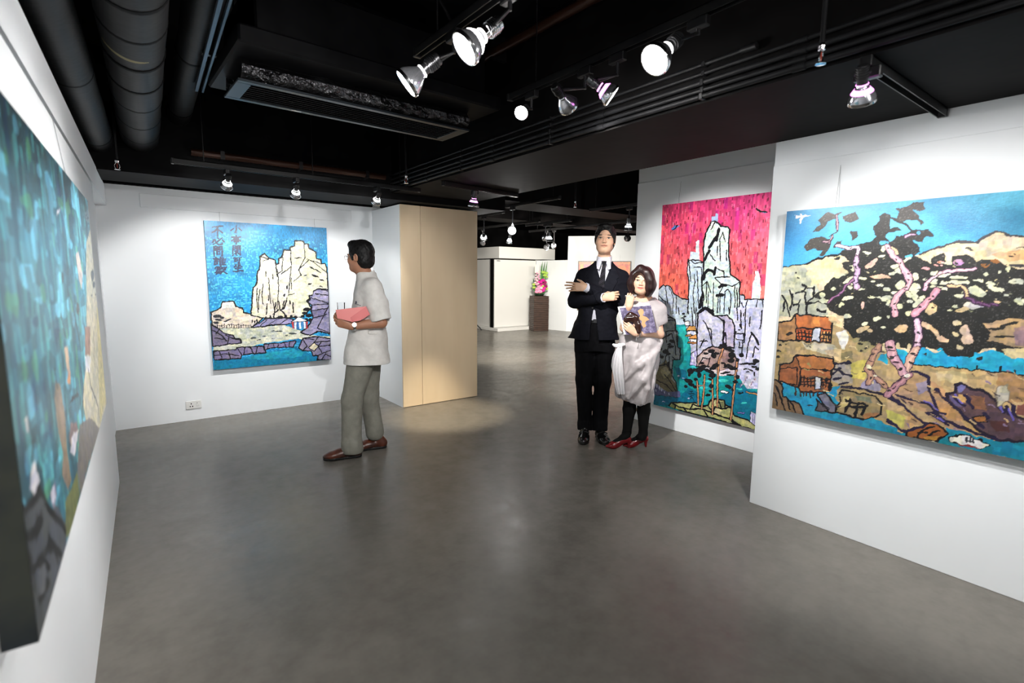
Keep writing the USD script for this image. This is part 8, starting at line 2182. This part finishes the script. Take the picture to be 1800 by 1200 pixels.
obj('tail', ribbon([(-.140, -.125, .885), (-.166, -.14, .80), (-.168, -.14, .70), (-.160, -.13, .64)], (.012, .022, .026, .014), .007, 2.4), 'white_cloth', sash, smooth=60)
S = SDF((-.24, -.20, .82), (-.06, -.04, .96), .004); S.ell((-.138, -.128, .890), (.026, .022, .022), .01); S.ell((-.172, -.128, .892), (.026, .014, .016), .012, R=rot(0, 0, 25)); S.ell((-.112, -.122, .902), (.022, .016, .014), .01); S.noise(.005, (45, 45, 30), 4)
obj('knot', S.mesh(), 'white_cloth', sash, smooth=True)
for i, (x, xa) in enumerate(((-.040, -.052), (.080, .082))):
    S = SDF((x - .09, -.10, .08), (x + .09, .12, .46), .0045); S.chain([(x, .0, .425), (x * .98, .022, .33), (xa, .012, .13), (xa - .012, -.002, .095)], [.0525, .0535, .0345, .038], .02); S.d = np.maximum(S.d, (S.grid()[2] - (.412 + .004 * i) + 0 * S.d)).astype(np.float32)
    obj('sock', S.mesh(), 'sock_black', t, 'black knee sock', smooth=True)
for hx, hy, xa in ((-.024, -.012, -.052), (.118, .055, .082)):           # pumps: toe to picture left and a little to the camera
    d = np.array([-.965, -.26, 0]); n = np.array([-d[1], d[0], 0]); Rm = np.stack([d, n, [0, 0, 1]], 1); o3 = np.array([hx + .004, hy, 0])
    S = SDF(o3 + [-.24, -.13, -.005], o3 + [.06, .07, .15], .0036); S.frame(Rm, o3)
    S.chain([(.022, 0, .082), (.06, 0, .074), (.115, 0, .040), (.150, 0, .026)], [.029, .031, .032, .033], .02); S.seg((.150, 0, .024), (.192, 0, .018), .034, .020, .02, flat=((0, 0, 1), .62))
    S.seg((.02, 0, .07), (.012, 0, .006), .019, .0075, .02); S.ell((.075, 0, .115), (.062, .024, .036), .008, op='s', R=rot(0, 0, 30)); S.frame()
    x, y, z = S.grid(); tt = (x - o3[0]) * d[0] + (y - o3[1]) * d[1]; low = np.where(tt > .028, np.clip(.052 - (tt - .035) * .55, .001, .06), .001); S.d = np.maximum(S.d, (low - z)).astype(np.float32)
    o = obj('shoe', S.mesh(), 'red_leather', t, 'dark red high heeled peep toe pump', smooth=True)
    f = SDF(o3 + [-.24, -.13, -.005], o3 + [.06, .07, .18], .004); f.frame(Rm, o3); f.chain([(.03, 0, .115), (.06, 0, .092), (.118, 0, .050), (.15, 0, .034)], [.030, .030, .026, .024], .02); f.frame(); obj('sock_foot', f.mesh(), 'sock_black', o, smooth=True)
    obj('bow', [cyl(o3 + Rm @ np.array([.150, v, .048]), o3 + Rm @ np.array([.172, v * 1.3, .040]), .007, 8) for v in (-.014, 0, .014)], 'red_leather', o)
# catalogue, dark case, bracelet and the silver thing in her raised hand
ct = thing('catalogue', 'catalogue with a purple map cover hugged by the woman', 'book', loc, rz)
c0, cu, cv = np.array([-.150, -.178, 1.200]), np.array([.245, .030, .026]), np.array([.055, -.012, -.212]); cn = np.cross(cu, cv); cn /= np.linalg.norm(cn); cn = cn if cn[1] > 0 else -cn
P = lambda a, b, n=0.: c0 + cu * a + cv * b + cn * n
obj('cover', hull([P(a, b, n) for a in (.03, 1) for b in (0, 1) for n in (.0, .003)]), 'cover_purple' if 'cover_purple' in M else 'dark_gap', ct, 'mottled purple cover')
obj('map_shape', trimesh.util.concatenate([trimesh.Trimesh(*(lambda tm: (np.array([P(p[0], p[1], -.0006 - p[2] * .3) for p in tm.vertices]), tm.faces))(trimesh.creation.extrude_polygon(Polygon([(.56, .16), (.66, .09), (.74, .12), (.74, .24), (.68, .34), (.80, .42), (.86, .52), (.76, .55), (.70, .62), (.72, .74), (.62, .80), (.58, .66), (.62, .54), (.52, .44), (.60, .36)]), .002)), process=False)]), 'tan_paper' if 'tan_paper' in M else 'card', ct, 'tan map shape on the cover')
obj('pages', hull([P(a, b, n) for a, b in ((-.03, -.05), (.97, -.10), (.03, 1), (.98, .96)) for n in (.0035, .016)]), 'paper_white', ct, 'white pages')
obj('spine', hull([P(a, b, n) for a in (-.03, .028) for b in (-.03, .98) for n in (-.0008, .0034)]), 'paper_white', ct, 'pale spine')
k = thing('eyeglass_case', 'dark brown leather case pressed against the catalogue by the woman hand', 'case', loc, rz)
S = SDF((-.14, -.26, .98), (.06, -.14, 1.20), .0035); S.chain([(-.085, -.196, 1.11), (-.055, -.200, 1.140), (-.022, -.200, 1.125), (.0, -.205, 1.07), (.012, -.21, 1.02)], [.026, .028, .026, .022, .018], .012, flat=((0, 1, 0), .5))
obj('case', S.mesh(), 'brown_gloss', k, smooth=True); obj('clasp', tube(spline([(-.10, -.212, 1.128), (-.075, -.216, 1.146), (-.045, -.217, 1.150), (-.03, -.215, 1.14), (-.06, -.216, 1.132), (-.095, -.213, 1.122)], 20), .0022, 6), 'silver', k, smooth=True)
br = thing('bracelet', 'silver bracelet with a dangling charm on the woman wrist', 'bracelet', loc, rz); dw = (wL - eL) / np.linalg.norm(wL - eL)
a = np.linspace(0, 2 * np.pi, 25); bx_, by_, _ = basis_to(dw); bc = wL - dw * .012
obj('band', tube([bc + .030 * (np.cos(v) * bx_ + np.sin(v) * by_) for v in a], .0045, 8), 'silver', br, smooth=True); obj('charm', [cyl(bc + [-.005, -.028, -.012], bc + [-.012, -.034, -.055], .0018, 6), trimesh.creation.icosphere(1, .005).apply_translation(bc + [-.012, -.034, -.058])], 'silver', br)
ph = thing('phone', 'small silver object held in the woman raised fist', 'gadget', loc, rz); obj('shell', hull(trimesh.creation.cylinder(.010, .085, sections=20, transform=trimesh.transformations.rotation_matrix(math.pi / 2, [0, 1, 0])).apply_translation(wR + [.008, .018, .082]).vertices), 'silver', ph, smooth=30)
M_ = None

# ---- man in a loose white shirt, walking to the left, head turned to the wall
noisemat('cream_shirt', srgb(214, 212, 208), srgb(226, 224, 220), 20, rough=.75, spec=.2, bump=.15, bscale=300)
noisemat('olive_trousers', srgb(124, 123, 114), srgb(138, 137, 127), 16, rough=.8, spec=.15, bump=.15, bscale=300)
noisemat('brown_leather', srgb(46, 24, 18), srgb(92, 44, 26), 14, rough=.35, spec=.5)
loc, rz = at_feet(1.427, 3.942)
t = thing('person', 'walking man in a loose white shirt and grey olive trousers, looking away at the painting', 'person', loc, rz)
HR, HT = rot(-124, 2, 0), (.064, -.015, 1.578)
sL, eL, wL = np.array([.150, -.150, 1.345]), np.array([.205, -.185, 1.085]), np.array([-.015, -.190, 1.062])
sR, eR, wR = np.array([.105, .165, 1.345]), np.array([.085, .20, 1.10]), np.array([-.055, .03, 1.105])
S = SDF((-.30, -.34, -.01), (.34, .34, 1.72), .0038)
head(S, HR, HT, .98)
S.seg((.105, .0, 1.40), (.080, -.005, 1.50), .064, .056, .03); S.seg(sL + [-.02, .05, .02], sR + [0, -.05, .02], .05, .05, .04)
S.loft([(.80, .085, .0, .10, .13), (1.05, .105, .0, .095, .13), (1.25, .115, .0, .10, .15), (1.38, .12, .005, .085, .12)], .02)
for a, b, c in ((sL, eL, wL), (sR, eR, wR)): S.chain([a, b], [.046, .041], .02); S.chain([b, c], [.043, .028], .01)
S.chain([(.06, -.07, .82), (-.035, -.075, .48), (-.045, -.075, .10)], [.085, .055, .036], .02); S.chain([(.10, .07, .82), (.100, .085, .46), (.160, .10, .11)], [.085, .055, .036], .02)
hand(S, wL + [-.008, .0, .002], (-.86, .06, .30), (-.1, -.9, -.45), curls=[(30, 40, 26), (34, 44, 28), (38, 44, 28), (42, 46, 28)], spread=3, thumb=((.016, .028, -.006), (.044, .050, -.016), (.072, .058, -.026)), left=True)
hand(S, wR + [-.006, -.004, .0], (-.50, -.80, .32), (-.82, .45, .1), curls=[(28, 46, 30), (30, 48, 32), (34, 50, 34), (38, 50, 34)], spread=3, thumb=((.016, .028, -.008), (.042, .048, -.026), (.066, .046, -.048)), left=False)
b = S.mesh(smooth=2); obj('body', b, 'skin', t, smooth=True, colors=skin_cols(b, (176, 126, 100), (160, 90, 80), HR, HT, .98))
face_parts(t, HR, HT, .98)
H = SDF((-.10, -.16, 1.42), (.22, .18, 1.74), .0042); H.frame(HR, HT); short_hair(H, .034, -.006, 2, 1.0); obj('hair', H.mesh(smooth=3), 'black_hair', t, smooth=True)
gl = lambda *p: np.array(HT) + HR @ (np.array(p) * .98)
for s in (-1, 1):
    obj('spectacle_rim', tube([gl(s * (.033 + .023 * math.cos(v)), -.108 + .004 * abs(math.cos(v)), .0 + .017 * math.sin(v)) for v in np.linspace(0, 2 * math.pi, 19)], .0012, 6), 'silver', t, smooth=True)
    obj('spectacle_arm', tube([gl(s * .056, -.104, .006), gl(s * .078, -.07, .008), gl(s * .082, .005, .010)], .0012, 6), 'silver', t)
obj('spectacle_bridge', tube([gl(-.010, -.109, .003), gl(0, -.112, .006), gl(.010, -.109, .003)], .0012, 6), 'silver', t)
S = SDF((-.16, -.36, .72), (.36, .34, 1.50), .0052)
def wobS(x, y, z, a): return .005 * np.sin(z * 26 + x * 30) * np.clip(1.2 - z, 0, .4) * 2 + .006 * np.sin(a * 4 + z * 7) * np.clip((1.1 - z) * 3, 0, 1)
S.loft([(.755, .094, .0, .188, .192), (.90, .100, .0, .162, .180), (1.05, .108, .0, .138, .172), (1.20, .118, .0, .124, .178), (1.32, .125, .002, .114, .180), (1.38, .122, .004, .098, .150), (1.43, .112, .004, .080, .098), (1.465, .108, .002, .074, .074)], .03, wob=wobS)
S.chain([sL + [0, 0, .01], sL + (eL - sL) * .5, sL + (eL - sL) * .90], [.070, .078, .080], .04, flat=None); S.chain([sR + [0, 0, .01], sR + (eR - sR) * .86], [.070, .078], .04)
for a, b in ((sL, eL), (sR, eR)):
    d = (b - a) / np.linalg.norm(b - a); S.seg(a + d * .20, a + d * .36, .058, .064, .004, op='s')
S.seg((.100, .0, 1.45), (.084, -.004, 1.54), .056, .058, .006, op='s'); x, y, z = S.grid()
e0 = eL + (sL - eL) * .06; dn = (eL - sL) / np.linalg.norm(eL - sL); cap = (x - e0[0]) * dn[0] + (y - e0[1]) * dn[1] + (z - e0[2]) * dn[2]; S.d = np.where((np.hypot(x - eL[0], y - eL[1]) < .1) & (z < 1.16) & (y < -.145) & (z > 1.0), np.maximum(S.d, cap), S.d).astype(np.float32)
S.noise(.004, (12, 12, 20), 6)
obj('shirt', S.mesh(), 'cream_shirt', t, smooth=True)
K = SDF((-.02, -.13, 1.37), (.22, .13, 1.52), .004); K.seg((.114, .0, 1.385), (.092, -.003, 1.50), .084, .068, 0); K.seg((.114, .0, 1.36), (.088, -.004, 1.53), .072, .060, .006, op='s'); x, y, z = K.grid(); K.d = np.maximum(K.d, np.abs(z - (1.425 + (x - .10) * .45)) - .026 + 0 * y).astype(np.float32); K.d = np.maximum(K.d, (.045 - x) * .6 - np.abs(y) + .012 * 0 + 0 * z - .02).astype(np.float32)
obj('collar', K.mesh(), 'cream_shirt', t, smooth=True)
pk = obj('pocket', S.mesh(overlay(S, [(.012, 1.226), (.060, 1.214), (.066, 1.11), (.014, 1.11)], .004, -.04, inner=-.004), smooth=1), 'cream_shirt', t, smooth=True)
obj('pocket_edge', S.mesh(overlay(S, [(.012, 1.228), (.060, 1.216), (.060, 1.211), (.012, 1.222)], .0062, -.04, inner=-.004), smooth=0), 'dark_thread', t, smooth=True)
obj('emblem', S.mesh(overlay(S, [(.018, 1.226), (.030, 1.224), (.028, 1.246), (.022, 1.248)], .0062, -.04, inner=-.004), smooth=0), 'dark_thread', t, 'tiny dark emblem on the chest pocket', smooth=True)
S = SDF((-.20, -.24, .02), (.32, .28, 1.0), .0055)
S.loft([(.80, .085, .0, .145, .150), (.95, .095, .0, .130, .140)], .02)
S.chain([(.062, -.055, .82), (-.026, -.065, .47), (-.040, -.075, .12)], [.108, .082, .074], .03); S.chain([(.118, .06, .82), (.104, .085, .46), (.146, .10, .14)], [.100, .076, .072], .03)
S.seg((-.040, -.075, .12), (-.036, -.075, .08), .080, .084, .02); x, y, z = S.grid(); S.d = np.maximum(S.d, np.where(y < .01, .045 + .05 * (x + .04) * 0, .080 + 0 * x) - z + 0 * S.d).astype(np.float32); S.noise(.007, (12, 12, 8), 8)
obj('trousers', S.mesh(), 'olive_trousers', t, smooth=True)
shoe(t, (.035, -.06, .004), (-.262, -.085, .004), .044, 'brown_leather', 'belt_black', 'brown leather shoe')
shoe(t, (.240, .115, 0), (-.045, .09, 0), .044, 'brown_leather', 'belt_black', 'brown leather shoe')
wt = thing('wristwatch', 'steel wristwatch on the walking man arm', 'watch', loc, rz); dw = (wL - eL) / np.linalg.norm(wL - eL); wx, wy, _ = basis_to(dw); wc = wL - dw * .022
obj('band', lathe([(.033, -.009), (.0365, -.009), (.0365, .009), (.033, .009)], wc, dw, 28), 'silver', wt, smooth=40); obj('case', cyl(wc + [0, -.030, .008], wc + [0, -.044, .012], .017, 20), 'silver', wt, smooth=40)
fo = thing('folder', 'folded salmon pink folder tucked over the walking man forearm', 'folder', loc, rz)
mat('pink_paper', srgb(236, 142, 140), .5); mat('pink_paper_dark', srgb(222, 118, 118), .5)
qy = -.236
obj('panel', hull([(-.122, qy + .02, 1.186), (.094, qy, 1.212), (.120, qy + .004, 1.150), (.05, qy - .008, 1.108), (-.008, qy - .004, 1.098), (-.112, qy + .02, 1.124)] + [(a, b + .006, c) for a, b, c in ((-.122, qy + .02, 1.186), (.094, qy, 1.212), (.120, qy + .004, 1.150), (-.008, qy - .004, 1.098), (-.112, qy + .02, 1.124))]), 'pink_paper', fo)
obj('flap', hull([(-.02, qy - .006, 1.13), (.094, qy - .004, 1.211), (.12, qy - .001, 1.150), (.05, qy - .013, 1.108), (-.008, qy - .009, 1.098), (-.02, qy - .002, 1.13), (.094, qy, 1.211), (.12, qy + .003, 1.15), (.05, qy - .008, 1.108)]), 'pink_paper_dark', fo)
gs = thing('drinking_glass', 'clear drinking glass held above the pink folder', 'glass', loc, rz)
M['clear_glass'] = usdkit.material(stage, '/World/Looks/clear_glass', {'t': ('transparent_bsdf', {'color': (.98, .985, .99)}), 'g': ('glossy_bsdf', {'roughness': .03}), 'f': ('fresnel', {'IOR': 1.18}), 'm': ('mix_closure', {})}, [('f.fac', 'm.fac'), ('t.BSDF', 'm.closure1'), ('g.BSDF', 'm.closure2')], surface='m.closure')
obj('tumbler', lathe([(.0, .0), (.024, .0), (.0285, .11), (.0265, .11), (.0225, .006), (0, .006)], (-.084, -.165, 1.128), (0, 0, 1), 28), 'clear_glass', gs, smooth=40)
